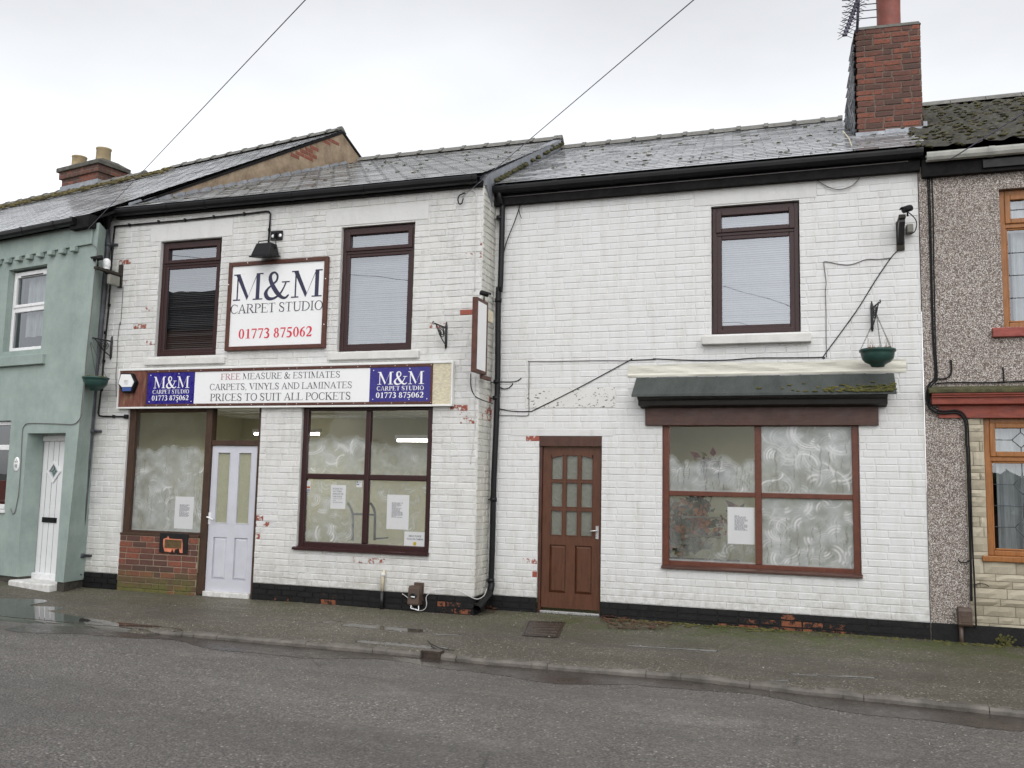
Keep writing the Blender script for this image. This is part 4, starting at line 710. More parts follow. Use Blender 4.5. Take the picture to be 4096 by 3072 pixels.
# shop window + canopy
x0, x1, z0, z1 = sh_; m = MB(); mx = (F.at(d3(1069, 900))[0]+F.at(d4(1074, 300))[0])/2; mz = (F.at(d3(700, 1150))[1]+F.at(d3(1450, 1185))[1])/2
ring(m, F, x0+.004, x1-.004, z0+.03, z1, .072, .05, .012, .02, .11); m.box(F, mx-.036, mx+.036, .016, .108, z0+.08, z1-.012); m.box(F, x0+.076, mx-.036, .018, .105, mz-.028, mz+.028); m.box(F, mx+.036, x1-.076, .018, .105, mz-.028, mz+.028)
sw = m.build('shop_window', MT['redbrown'], HOUSE, .007); m = MB(); m.prism(F, [(-.045, z0-.012), (-.045, z0+.012), (.06, z0+.05), (.06, z0-.012)], x0-.004, x1+.01); m.build('sill', MT['brownh'], sw, .004)
PN = [(x0+.076, mx-.036, mz+.028, z1-.012), (mx+.036, x1-.076, mz+.028, z1-.012), (x0+.076, mx-.036, z0+.08, mz-.028), (mx+.036, x1-.076, z0+.08, mz-.028)]
FILM = [whitewash(41, .55, 34, top=.48, drips=26, zone=(0, 1, .0, .45), rr=(.05, .14), amp=.5, topedge=.02), whitewash(42, .60, 60, drips=22, zone=(.02, 1, .0, 1), rr=(.06, .24), amp=.6), whitewash(43, .26, 8, drips=40, zone=(.1, 1, .0, .5), rr=(.04, .12), amp=.35), whitewash(44, .64, 80, drips=22, zone=(0, 1, 0, 1), rr=(.05, .18), amp=.6)]
for q, f in zip(PN, FILM): pane(F, q[0]-.004, q[1]+.004, q[2]-.004, q[3]+.004, .055, MT['glass'], sw); drape(f, F, *q, .061, sw)
room(F, -3.6, .95, .1, 2.75, 3.0, 'house_room', HOUSE, False)
fl = F.rect(d3(25, 116), e7(908, 662), e7(913, 812), d3(25, 212), -.01); m = MB()
nx = 60; rows = 7; g = [[None]*(rows+1) for _ in range(nx+1)]
for i in range(nx+1):
    for j in range(rows+1):
        x = fl[0]+(fl[1]-fl[0])*i/nx; z = fl[2]+(fl[3]-fl[2])*j/rows; g[i][j] = F(x, -.012-.0035*(math.sin(x*5+j*1.1)+math.sin(x*13-j*.7)*.6+math.sin(x*23+j*2)*.3)*(0 < j < rows)-(.006 if j == 1 else 0), z+.004*math.sin(x*4)*(j == rows))
for i in range(nx):
    for j in range(rows): m.face([g[i][j], g[i+1][j], g[i+1][j+1], g[i][j+1]], None, True)
m.build('flashing_strip', MT['flash'], HOUSE)
ka, kb = F.at(d3(68, 213), -.01), F.at(d3(2180, 192), -.01); ztop = (ka[1]+kb[1])/2; OUT = .30; ef = F.at(d3(75, 352), -OUT); eg = F.at(d3(2170, 335), -OUT); zf = (ef[1]+eg[1])/2; cxa, cxb = (ka[0]+ef[0])/2, (kb[0]+eg[0])/2
lipb = (F.at(d3(75, 378), -OUT)[1]+F.at(d3(2165, 352), -OUT)[1])/2
m = MB(); m.prism(F, [(.0, ztop), (-OUT, zf), (-OUT-.004, lipb), (-OUT+.02, lipb), (-OUT+.02, lipb+.01), (0, ztop-.05)], cxa, cxb); cano = m.build('canopy_roof', MT['felt'], HOUSE, .004)
mm = MB()
for i in range(150):
    x = cxb-abs(random.gauss(0, .45))-.02
    if x < cxa+.7: continue
    s_ = min(1, abs(random.gauss(0, .16))); mm.blob(F(x, -OUT*(1-s_)+.0, zf+(ztop-zf)*s_+.0), random.uniform(.012, .04), random.uniform(.012, .03), random.uniform(.008, .018))
tag(mm.build('moss', MT['moss'], cano), kind='stuff')
c0 = F.rect(d3(108, 378), d3(2112, 358), d3(2112, 433), d3(105, 445), -.20); fb = F.rect(d3(163, 465), d3(2040, 460), d3(2040, 608), d3(163, 603), -.05)
m = MB(); m.prism(F, [(-.27, lipb+.015), (-.27, lipb-.015), (-.215, lipb-.04), (-.205, c0[2]), (-.06, c0[2]-.012), (-.06, fb[3]), (0, fb[3]), (0, lipb+.015)], c0[0], c0[1]); m.build('cornice', MT['cornice'], HOUSE, .004)
m = MB(); m.box(F, fb[0], fb[1], -.05, .0, fb[2], fb[3]+.001); m.build('fascia_board', MT['brownh'], HOUSE, .004)
# roof, gutter, downpipe
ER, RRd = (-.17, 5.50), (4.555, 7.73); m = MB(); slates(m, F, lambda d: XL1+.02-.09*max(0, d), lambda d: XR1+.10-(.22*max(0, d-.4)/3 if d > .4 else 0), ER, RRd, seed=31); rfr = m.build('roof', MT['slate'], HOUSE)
m = MB(); m.add([F(XL1, -.15, 5.48), F(XR1, -.15, 5.48), F(XR1, 4.555, 7.70), F(XL1-.42, 4.555, 7.70), F(XR1, 9, 5.5), F(XL1, 9, 5.5)], [(0, 1, 2, 3), (3, 2, 4, 5)]); m.build('roof_deck', MT['soffit'], HOUSE); ridge_tiles(F, XL1-.42, .40, 4.555, 7.74, HOUSE)
mm = MB()
for i in range(70):
    s_ = random.random()*.95; x = random.uniform(XL1+.3, XR1); mm.blob(F(x, -.15+4.65*s_, 5.505+2.2*s_), random.uniform(.012, .045), random.uniform(.012, .035), .015)
tag(mm.build('moss', MT['moss2'], rfr), kind='stuff')
gutter(F, XL1+.02, XR1+.05, -.14, 5.465, HOUSE, joints=[F.at(p, -.14)[0] for p in (c7(650, 690), c7(1055, 680), c7(1505, 640), c7(2015, 590), e5(990, 1530))])
m = MB(); m.box(F, XL1, XR1+.02, -.09, -.010, 5.245, 5.42); m.build('fascia_board', MT['soffit'], HOUSE); m = MB(); m.tube([F(XL1+.05, -.10, 5.34), F(XR1-.1, -.10, 5.35)], .006, 6); m.build('gutter_cable', MT['cableg'], HOUSE)
dq = [F.at(p, -.08) for p in (c7(622, 880), c7(606, 1500), c8(590, 150), c8(583, 900), c8(560, 1500), d1(552, 500), d1(540, 1000), d1(530, 1280))]
m = MB(); x, z = dq[0]; tx = F.at(c7(600, 780), -.13); m.tube(smooth([F(tx[0], -.14, 5.40), F(tx[0], -.14, tx[1]), F((x+tx[0])/2, -.11, (z+tx[1])/2), F(x, -.08, z)]+[F(a, -.08, b) for a, b in dq[1:]], 4), .036, 14); dp = m.build('downpipe', MT['gutter'], HOUSE)
for p in (c7(600, 950), c8(590, 205), c8(578, 860), c8(570, 990), d1(550, 600), d1(530, 1250)):
    m = MB(); x, z = F.at(p, -.08); m.tube([F(x, -.08, z-.025), F(x, -.08, z+.025)], .044, 14); m.box(F, x-.10, x, -.06, -.045, z-.006, z+.006); m.build('pipe_clip', MT['gutter'], dp)
sp_ = [F.at(d1(530, 1300), -.10), F.at(d1(510, 1345), -.20), FL.at(d1(432, 1480), .02)]; m = MB(); m.tube([F(sp_[0][0], -.08, sp_[0][1]+.05), F(sp_[0][0], -.085, sp_[0][1]), F(sp_[1][0], -.16, sp_[1][1]-.02)], .042, 14); A = F(sp_[1][0], -.16, sp_[1][1]-.02); B = FL(sp_[2][0]+.01, -.06, .21); m.tube([A, A.lerp(B, .5), B], [.046, .05, .052], 14, caps=False); m.tube([A.lerp(B, .02), B], [.042, .046], 14, caps=False); m.build('pipe_shoe', MT['gutter'], dp)
# chimney
FC = Fr(.39, 12.32, R(-3.2)); ca_ = FC.at((3429, 547)); cb_ = FC.at((3690, 522)); ct_ = FC.at((3421, 120)); cu_ = FC.at((3683, 95)); zt = (ct_[1]+cu_[1])/2; cw0, cw1 = (ca_[0]+ct_[0])/2, (cb_[0]+cu_[0])/2; zb_ = 6.1
m = MB(); ZS = zt-.62; dep = 2.0
m.prism(FC, [(.007, zb_), (.007, zt-.01), (.36, zt-.01), (dep, ZS-.25), (dep, zb_)], cw0+.02, cw1-.004, (.4, .7, 0, 1)); bricks(m, FC, cw0, cw1, zb_, zt, [], ch=.0775, ln=.225, rel=.003, jit=.004, rough=.6, header=.25, jt=.016, seed=41)
FCc = Fr(*FC(cw1, 0, 0).xy, R(-93.2)); bricks(m, FCc, .0, .36, zb_, zt, [], ch=.0775, ln=.225, rel=.0, header=.4, seed=43)
for v in range(len(m.v)): pass
m.f = m.f; ch = m.build('chimney', MT['chim'], HOUSE)
m = MB(); m.slab(FC, [(cw0-.01, zt-.005), (cw1+.01, zt-.005), (cw1-.02, zt+.03), (cw0+.02, zt+.03)], -.01, .40); m.build('flaunching', MT['ridge'], ch)
FCs = Fr(*FC(cw0, 0, 0).xy, R(-93.2)); m = MB(); rd = random.Random(5); z = zb_; r_ = 0     # slate hung left face, leaning out to the back
while z < zt:
    x = -.1 if r_ % 2 else 0
    while x < dep:
        a, b = max(x+.002, 0), min(x+.198, dep); x += .2
        top = zt-.01 if a < .36 else (zt-.01)+(ZS-.25-zt+.01)*(a-.36)/(dep-.36)
        if b-a < .03 or z > top: continue
        zz = min(z+.16, top+.03); o1 = .018+rd.uniform(0, .006); m.add([FCs(a, o1+.012, z), FCs(b, o1+.012+rd.uniform(-.003, .003), z+rd.uniform(-.01, .01)), FCs(b, o1-.014, zz), FCs(a, o1-.014, zz), FCs(a, 0, z), FCs(b, 0, z)], [(0, 1, 2, 3), (0, 4, 5, 1)], (rd.random(), 0, 0, 1))
    z += .105; r_ += 1
m.build('slate_hanging', MT['slate'], ch)
m = MB(); zl = FC.at((3560, 528))[1]; m.box(FC, cw0-.02, cw0+(cw1-cw0)*.44, -.02, .0, zl-.11, zl+.02); m.box(FC, cw0+(cw1-cw0)*.44-.01, cw1+.04, -.026, -.004, zl-.09, zl+.035); q = [FC(cw0-.04, -.05, zl-.10), FC(cw1+.08, -.05, zl-.06), FC(cw1+.08, -.26, zl-.155), FC(cw0-.04, -.24, zl-.19)]; m.face(q); m.box(FC, cw1, cw1+.05, -.02, .5, zl-.02, zl+.10); m.build('flashing', MT['lead'], ch, .003)
m = MB(); pc = FC.at((3555, 100), .2); pr = .162; pz = zt; m.lathe(FC(pc[0], .2, pz), [(pr*.93, -.05), (pr*.92, .30), (pr*.95, .56), (pr*1.04, .58), (pr*1.04, .61), (pr*.98, .62), (pr*1.0, .66), (pr*1.16, .70), (pr*1.22, .78), (pr*1.1, .80), (pr*.95, .80), (pr*.9, .5)], 28); m.build('chimney_pot', MT['terracotta'], ch)

# ================================================================== GREEN TERRACE HOUSE
GREEN = thing('green_rendered_house', 'sage green rendered terrace house with white door, dentil eaves and mossy slate roof', 'house', tuple(FG(-2.5, 0, 0)))
F = FG; GB = .24
def lean(z): return -.115+.046*(z-.2)
gw = F.rect(g4(150, 345), g4(800, 215), (160, 1398), (10, 1400)); gd_ = (F.at(g5(245, 178))[0], -.30, 0, F.at(g5(400, 182))[1]); gl_ = (-6.2, F.at(g5(100, 70))[0], F.at(g5(20, 890))[1]+.05, F.at(g5(50, 72))[1])
gw = (gw[0], gw[1], gw[2]-.01, gw[3]); m = MB(); panel_wall(m, F, -6.5, -.16, GB, 5.2, [gw, gd_, gl_], rev=.26)
zs = np.linspace(GB, 5.2, 9)
for a, b in zip(zs[:-1], zs[1:]):
    m.face([F(-.16, 0, a), F(lean(a), 0, a), F(lean(b), 0, b), F(-.16, 0, b)]); m.face([F(lean(a), 0, a), F(-.25, .41, a), F(-.25, .41, b), F(lean(b), 0, b)])
m.face([F(-.16, 0, GB), F(lean(GB), 0, GB), F(-.25, .41, GB), F(-.3, .41, GB)]); m.build('rendered_wall', MT['green'], GREEN)
m = MB(); m.hexa([F(-.50+.2, .03, .0), F(lean(.1)-.02, .02, 0), F(-.27, .41, 0), F(-.32, .41, 0), F(-.30, .03, GB), F(lean(GB)-.012, .02, GB), F(-.27, .41, GB), F(-.32, .41, GB)]); m.box(F, -6.5, gd_[0], .02, .4, 0, GB); m.build('plinth', MT['stepdark'], GREEN, .01)
fq = F.rect(g4(200, 395), g4(797, 268), (159, 1396), (18, 1400), .10); ztm = F.at(g4(440, 985), .10)[1]; m = MB(); fx0, fx1 = gw[0]+.005, gw[1]-.002; ring(m, F, fx0, fx1, gw[2]+.005, gw[3]-.03, .06, .06, .06, .09, .16); m.box(F, fx0+.06, fx1-.06, .092, .155, ztm-.04, ztm+.045)
wG = m.build('window', MT['upvc'], GREEN, .01); m = MB(); ring(m, F, fx0+.045, fx1-.045, ztm+.03, gw[3]-.075, .05, .05, .05, .075, .14); m.build('sash', MT['upvc'], wG, .01); m = MB(); m.box(F, fx0+.2, fx1-.2, .068, .076, gw[3]-.115, gw[3]-.10); m.build('trickle_vent', MT['blackpl'], wG)
pane(F, fx0+.06, fx1-.06, gw[2]+.06, ztm-.04, .12, MT['glassdk'], wG); pane(F, fx0+.09, fx1-.09, ztm+.07, gw[3]-.12, .11, MT['glassdk'], wG)
def curtainsheet(F, x0, x1, z0, z1, d, parent, mat='curtain', amp=.03, fr=26, name='curtain', hem=0):
    m = MB(); n = 60
    for i in range(n):
        a, b = x0+(x1-x0)*i/n, x0+(x1-x0)*(i+1)/n; f = lambda x: d+amp*math.sin(x*fr)+amp*.6*math.sin(x*fr*2.3+1); m.face([F(a, f(a), z0+hem*math.sin(a*fr)), F(b, f(b), z0+hem*math.sin(b*fr)), F(b, f(b), z1), F(a, f(a), z1)], None, True)
    return m.build(name, MT[mat], parent)
def darkroom(F, x0, x1, z0, z1, d, parent, dep=1.5):
    m = MB(); m.box(F, x0, x1, d, d+dep, z0, z1); m.f = [m.f[i] for i in (0, 1, 3, 4, 5)]; m.at = m.at[:5]; m.sm = m.sm[:5]; return m.build('room', MT['darkin'], parent)
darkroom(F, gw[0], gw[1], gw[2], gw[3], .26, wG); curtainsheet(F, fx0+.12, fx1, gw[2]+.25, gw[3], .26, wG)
ga, gb_, gc = F.at(c2(-60, 459), -.05), F.at(c2(345, 435), -.05), F.at(c2(345, 511), -.05); m = MB(); m.box(F, gw[0]-.1, gb_[0], -.06, .09, gc[1], gb_[1]+.01); m.build('sill', MT['green'], GREEN, .008)
x0, x1, z0, z1 = gl_; m = MB(); ring(m, F, x0, x1-.002, z0, z1-.004, .07, .07, .06, .06, .14); zz = F.at(g5(40, 310), .06)[1]; m.box(F, x0+.07, x1-.072, .062, .135, zz-.04, zz+.04); wl = m.build('window', MT['upvc'], GREEN, .01); pane(F, x0+.07, x1-.07, z0+.07, zz-.04, .1, MT['glassdk'], wl); pane(F, x0+.07, x1-.07, zz+.04, z1-.06, .1, MT['glassdk'], wl); darkroom(F, x0, x1, z0, z1, .26, wl); m = MB(); m.box(F, x0, x1+.02, -.03, .06, z0-.05, z0); m.build('sill', MT['upvc'], wl, .008)
m = MB(); m.box(F, -3, x1-.08, .2, .22, z0, z0+.42); m.build('red_curtain', MT['redsill'], wl)
# door
DD = .27; zd1 = gd_[3]; fr_ = F.at(g5(320, 205), DD)[0]; m = MB(); m.box(F, fr_, fr_+.075, DD-.03, DD+.06, .20, zd1-.02); m.box(F, fr_+.075, -.25, DD-.028, DD+.06, zd1-.10, zd1-.02); m.box(F, fr_, -.25, DD-.02, DD+.06, zd1-.02, zd1); dfg = m.build('door_frame', MT['upvc'], GREEN, .012)
dx0, dx1, dz0g, dz1g = fr_+.08, -.22, .285, zd1-.105; m = MB(); gro = [dx0+.12+.125*i for i in range(7)]; xs_ = [dx0]+[v for g in gro for v in (g-.004, g+.004)]+[dx1]
for i in range(len(xs_)-1): m.face([F(xs_[i], DD+(.0 if i % 2 == 0 else .006), dz0g), F(xs_[i+1], DD+(.0 if i % 2 == 0 else .006), dz0g), F(xs_[i+1], DD+(.0 if i % 2 == 0 else .006), dz1g), F(xs_[i], DD+(.0 if i % 2 == 0 else .006), dz1g)])
gdo = m.build('door', MT['doorwhite'], GREEN); m = MB(); m.box(F, fr_, -.25, DD-.05, DD+.05, .20, .285); m.build('threshold', MT['upvc'], GREEN, .008)
q = [F.at(g5(*p), DD) for p in ((487, 418), (545, 522), (474, 628), (420, 522))]; cxm = sum(p[0] for p in q)/4; czm = sum(p[1] for p in q)/4; hw, hh = (q[1][0]-q[3][0])/2, (q[0][1]-q[2][1])/2
m = MB(); o = [(cxm, czm+hh), (cxm+hw, czm), (cxm, czm-hh), (cxm-hw, czm)]; i_ = [(cxm+(x-cxm)*.62, czm+(z-czm)*.62) for x, z in o]
for k in range(4): m.slab(F, [o[k], o[(k+1) % 4], i_[(k+1) % 4], i_[k]], DD-.022, DD)
dm = m.build('diamond_window', MT['doorwhite'], gdo, .006); m = MB(); m.face([F(x, DD-.004, z) for x, z in i_]); m.build('pane', MT['glassdk'], dm); m = MB(); m.face([F(x, DD-.002, z) for x, z in i_]); m.build('backing', MT['darkin'], dm); m = MB(); j_ = [(cxm+(x-cxm)*.2, czm+(z-czm)*.2) for x, z in o]
for k in range(4): m.tube([F(i_[k][0], DD-.006, i_[k][1]), F(j_[k][0], DD-.006, j_[k][1])], .004, 4); m.tube([F(j_[k][0], DD-.006, j_[k][1]), F(j_[(k+1) % 4][0], DD-.006, j_[(k+1) % 4][1])], .004, 4)
m.build('leading', MT['leadcame'], dm)
hx_, hz_ = F.at(g5(318, 815), DD-.02); m = MB(); m.box(F, hx_-.016, hx_+.016, DD-.014, DD+.0, hz_-.12, hz_+.12); m.tube([F(hx_, DD-.01, hz_+.01), F(hx_, DD-.06, hz_+.01), F(hx_-.09, DD-.062, hz_+.0)], .011, 8); m.build('handle', MT['blackpl'], gdo, .003)
lq = F.rect(g5(380, 925), g5(505, 932), g5(500, 980), g5(378, 968), DD); m = MB(); m.box(F, lq[0], lq[1], DD-.016, DD, lq[2], lq[3]); m.box(F, lq[0]+.02, lq[1]-.02, DD-.022, DD-.016, lq[2]+.02, lq[3]-.02); m.build('letter_box', MT['blackpl'], gdo, .003)
m = MB(); m.box(F, gd_[0]-.05, -.30, -.09, .3, .0, .205); m.build('doorstep', MT['step'], GREEN, .02)
# eaves, dentils
m = MB(); m.box(F, -6.5, -.0, -.035, .0, 4.90, 5.2); m.build('eaves_band', MT['green'], GREEN, .01)
for i in range(22):
    x = -.36-.262*i
    m = MB(); m.box(F, x-.055, x+.055, -.075, -.0, 4.82+.01*random.random(), 4.90); m.build('dentil', MT['green'], GREEN, .012)
EG, RG = (-.12, 5.30), (5.05, 8.34); gx0, gx1 = lambda d: -15, lambda d: .02
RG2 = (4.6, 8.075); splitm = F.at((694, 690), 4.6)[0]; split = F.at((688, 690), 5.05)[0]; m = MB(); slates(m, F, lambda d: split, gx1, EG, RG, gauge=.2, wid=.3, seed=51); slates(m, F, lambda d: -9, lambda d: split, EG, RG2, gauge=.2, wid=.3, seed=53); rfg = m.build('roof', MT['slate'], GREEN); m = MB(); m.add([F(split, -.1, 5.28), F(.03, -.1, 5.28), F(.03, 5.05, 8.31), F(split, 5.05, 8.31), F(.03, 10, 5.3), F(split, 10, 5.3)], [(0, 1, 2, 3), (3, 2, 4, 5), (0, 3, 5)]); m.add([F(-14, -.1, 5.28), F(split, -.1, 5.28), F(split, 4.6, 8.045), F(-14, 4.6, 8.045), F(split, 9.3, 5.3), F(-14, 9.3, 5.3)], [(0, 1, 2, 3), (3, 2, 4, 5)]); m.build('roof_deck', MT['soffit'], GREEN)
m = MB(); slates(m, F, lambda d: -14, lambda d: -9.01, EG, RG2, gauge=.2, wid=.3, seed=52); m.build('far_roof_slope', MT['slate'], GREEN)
ridge_tiles(F, split, .03, 5.05, 8.36, GREEN)
m = MB(); m.add([F(-14, 4.15, 7.83), F(splitm, 4.15, 7.83), F(splitm, 4.6, 8.14), F(-14, 4.6, 8.14), F(splitm, 5.0, 7.9), F(-14, 5.0, 7.9)], [(0, 1, 2, 3), (3, 2, 4, 5), (1, 4, 2)]); rt = m.build('ridge_capping', MT['ridge'], GREEN)
mm = MB()
for i in range(650):
    x = random.uniform(-13.9, splitm-.02); s_ = min(1, max(0, random.gauss(.45, .22))); mm.blob(F(x, 4.15+.45*s_, 7.84+.30*s_), random.uniform(.03, .10), random.uniform(.03, .08), random.uniform(.02, .045), 6)
tag(mm.build('moss', MT['mossy'], rt), kind='stuff')
ridge_tiles(F, -14, split-.3, 4.62, 8.15, GREEN, ln=.5)
gutter(F, -14, -.22, -.14, 5.27, GREEN, r=.06, joints=[F.at(p, -.14)[0] for p in (c1(190, 890), c1(445, 830), c1(600, 790))])
m = MB(); m.box(F, -.36, .06, -.13, -.01, 5.12, 5.30); m.build('eaves_end_board', MT['soffit'], GREEN)
# gable wall above the shop roof
FGs = Fr(*FG(.03, 0, 0).xy, R(11-90)); m = MB(); P_ = [(.5, 5.5), (.5, 5.58), (5.05, 8.30), (7.5, 6.9), (7.5, 5.0)]; m.slab(FGs, P_, 0, .2); gab = m.build('gable', MT['gable'], GREEN)
gp = [FG.side(p, .03) for p in (h6(1480, 355), h6(1530, 295), h6(1640, 255), h6(1700, 255), h6(1760, 280), h6(1735, 340), h6(1670, 390), h6(1570, 390))]; g2_ = [FG.side(p, .03) for p in (h6(1790, 235), h6(1850, 190), h6(1960, 185), h6(1955, 250), h6(1880, 265), h6(1820, 270))]
def inpoly(x, z, P):
    r = False
    for i in range(len(P)):
        (a, b), (c, d) = P[i], P[i-1]
        if (b > z) != (d > z) and x < (c-a)*(z-b)/(d-b)+a: r = not r
    return r
m = MB(); ax, az = min(p[0] for p in gp), min(p[1] for p in gp); bx, bz = max(p[0] for p in g2_), max(p[1] for p in g2_); bricks(m, FGs, ax, bx, az, bz, [], ch=.078, ln=.23, rel=.004, rough=.4, tintr=(.85, 1), clip=lambda x, z: inpoly(x, z, gp), seed=8); m.build('exposed_brick', MT['red'], gab); m = MB(); bricks(m, FGs, ax, bx, az, bz, [], ch=.078, ln=.23, rel=.004, rough=.4, tintr=(.85, 1), clip=lambda x, z: inpoly(x, z, g2_), seed=9); m.build('exposed_brick', MT['red'], gab)
m = MB(); vp = [(.0, 5.29), (5.05, 8.335), (5.10, 8.335), (7.5, 6.955), (7.5, 6.92), (5.08, 8.295), (.0, 5.255)]; m.slab(FGs, vp, -.015, .04); m.build('verge', MT['soffit'], gab)
i = 0
for k in range(19):
    s_ = .45+k*.25; y = YL+s_; m = MB(); zz = 5.50+(s_*.98-.28)*.464; m.slab(FGs, [(s_+.05, zz-.03), (s_+.28, zz+.09), (s_+.28, zz+.15), (s_+.24, zz+.17), (s_+.05, zz+.06)], -.012-.003*(k % 2), .0); m.build('stepped_flashing', MT['lead'], gab)
# chimney on the ridge
ck = 4.55; kx = [F.at((243, 790), ck)[0], F.at((389, 745), ck)[0]]; kz1 = F.at(g3(1430, 690), ck)[1]; kd = F.side(g3(1700, 830), kx[1])[0]-ck; kd = .66
def ch_ring(m, e, z0, z1, sd):
    A = Fr(*F(kx[0]-e, ck-e, 0).xy, FG.a); bricks(m, A, 0, kx[1]-kx[0]+2*e, z0, z1, [], ch=.08, ln=.16, rel=.004, jit=.004, rough=.5, seed=sd); B = Fr(*F(kx[1]+e, ck-e, 0).xy, FG.a-R(90)); bricks(m, B, 0, kd+2*e, z0, z1, [], ch=.08, ln=.23, rel=.004, jit=.004, rough=.5, seed=sd+1)
    Fc = Fr(*F(0, 0, 0).xy, FG.a); m.box(Fc, kx[0]-e, kx[1]+e, ck-e, ck+kd+e, z0, z1, (.4, .8, 0, 1))
m = MB(); ch_ring(m, 0, 7.85, kz1-.0, 61); ch_ring(m, .05, kz1, kz1+.16, 63); chg = m.build('chimney', MT['chimG'], GREEN)
m = MB(); m.box(F, kx[0]-.10, kx[1]+.10, ck-.10, ck+kd+.10, kz1+.16, kz1+.26); m.hexa([F(kx[0]-.08, ck-.08, kz1+.26), F(kx[1]+.08, ck-.08, kz1+.26), F(kx[1]+.08, ck+kd+.08, kz1+.26), F(kx[0]-.08, ck+kd+.08, kz1+.26), F(kx[0]+.05, ck+.12, kz1+.36), F(kx[1]-.05, ck+.12, kz1+.36), F(kx[1]-.05, ck+kd-.12, kz1+.36), F(kx[0]+.05, ck+kd-.12, kz1+.36)]); m.build('capping', MT['tile'], chg, .012)
for (p0, p1, r) in ((g3(1165, 600), g3(1170, 475), .165), (g3(1520, 540), g3(1532, 355), .165)):
    d = ck+kd*.5; a = F.at(p0, d); b = F.at(p1, d); h = max(.3, b[1]-kz1-.3); m = MB(); m.lathe(F(a[0], d, kz1+.30), [(r*1.05, -.05), (r*.98, .1), (r*.95, h*.9), (r*1.02, h*.93), (r*1.03, h), (r*.9, h), (r*.85, h*.5)], 22); m.build('chimney_pot', MT['buffpot'], chg)
m = MB(); A0 = F(kx[0]-.02, ck-.02, 8.02); m.box(F, kx[0]-.02, kx[1]+.03, ck-.03, ck-.006, 7.95, 8.24); m.box(F, kx[1]+.006, kx[1]+.03, ck, ck+.5, 8.0, 8.24); m.build('flashing', MT['lead'], chg, .003)

# ================================================================== PEBBLEDASHED HOUSE
PEB = thing('pebbledash_house', 'pebbledashed house with golden oak leaded windows, red cornice and mossy tiled roof', 'house', (3.5, YR, 0))
F = FR_; XP0, XP1 = 1.062, 6.5; zc0 = F.at(e7(1500, 1305), -.03)[1]; xcl = F.at(e8(1262, 300))[0]; uw = (F.at(e6(1940, 700))[0], 3.0, F.at(e7(2100, 300))[1], F.at(e6(2100, 425))[1]); lw = (F.at(e8(1412, 300))[0], 3.3, F.at(e8(1600, 905))[1], zc0+.01)
m = MB(); panel_wall(m, F, XP0, XP1, .0, 5.3, [uw, (xcl, 7, -1, zc0)], d=-.018, rev=.16); m.f.append((len(m.v), len(m.v)+1, len(m.v)+2, len(m.v)+3)); m.v += [tuple(F(XP0, -.018, 0)), tuple(F(XP0, .02, 0)), tuple(F(XP0, .02, 5.3)), tuple(F(XP0, -.018, 5.3))]; m.at.append(None); m.sm.append(False)
m.f = m.f; m.build('pebbledash_wall', MT['pebble'], PEB)
m = MB(); panel_wall(m, F, xcl, XP1, 0, zc0, [lw], d=.0, a=(.3, 1, 0, 1))
rd = random.Random(3); z = .28
while z < zc0:
    h = rd.choice([.075, .075, .105, .15]); h = min(h, zc0-z); x = xcl-rd.uniform(0, .2)
    while x < XP1:
        L = rd.choice([.2, .3, .38, .45]); a, b = max(x, xcl), min(x+L, XP1); x += L; segs = [(a, b)]
        if z+h > lw[2]+.02 and z < lw[3]: segs = [(a, min(b, lw[0])), (max(a, lw[1]), b)]
        for p, q_ in segs:
            if q_-p < .03: continue
            bm = (rd.random(), 0, 0, 1); nn = 4; j = lambda: rd.uniform(-.006, .006)
            g = [[F(p+.003+(q_-p-.006)*i/nn, -(.010+rd.uniform(-.003, .003) if i in (0, nn) or k in (0, 2) else .018+rd.uniform(-.007, .007)), z+.003+(h-.006)*k/2) for i in range(nn+1)] for k in range(3)]
            for k in range(2):
                for i in range(nn): m.face([g[k][i], g[k][i+1], g[k+1][i+1], g[k+1][i]], bm)
    z += h
m.build('stone_cladding', MT['clad'], PEB)
m = MB(); m.box(F, XP0+.002, XP1, -.03, -.019, .0, .33); m.build('plinth', MT['blackbrick'], PEB, .006)
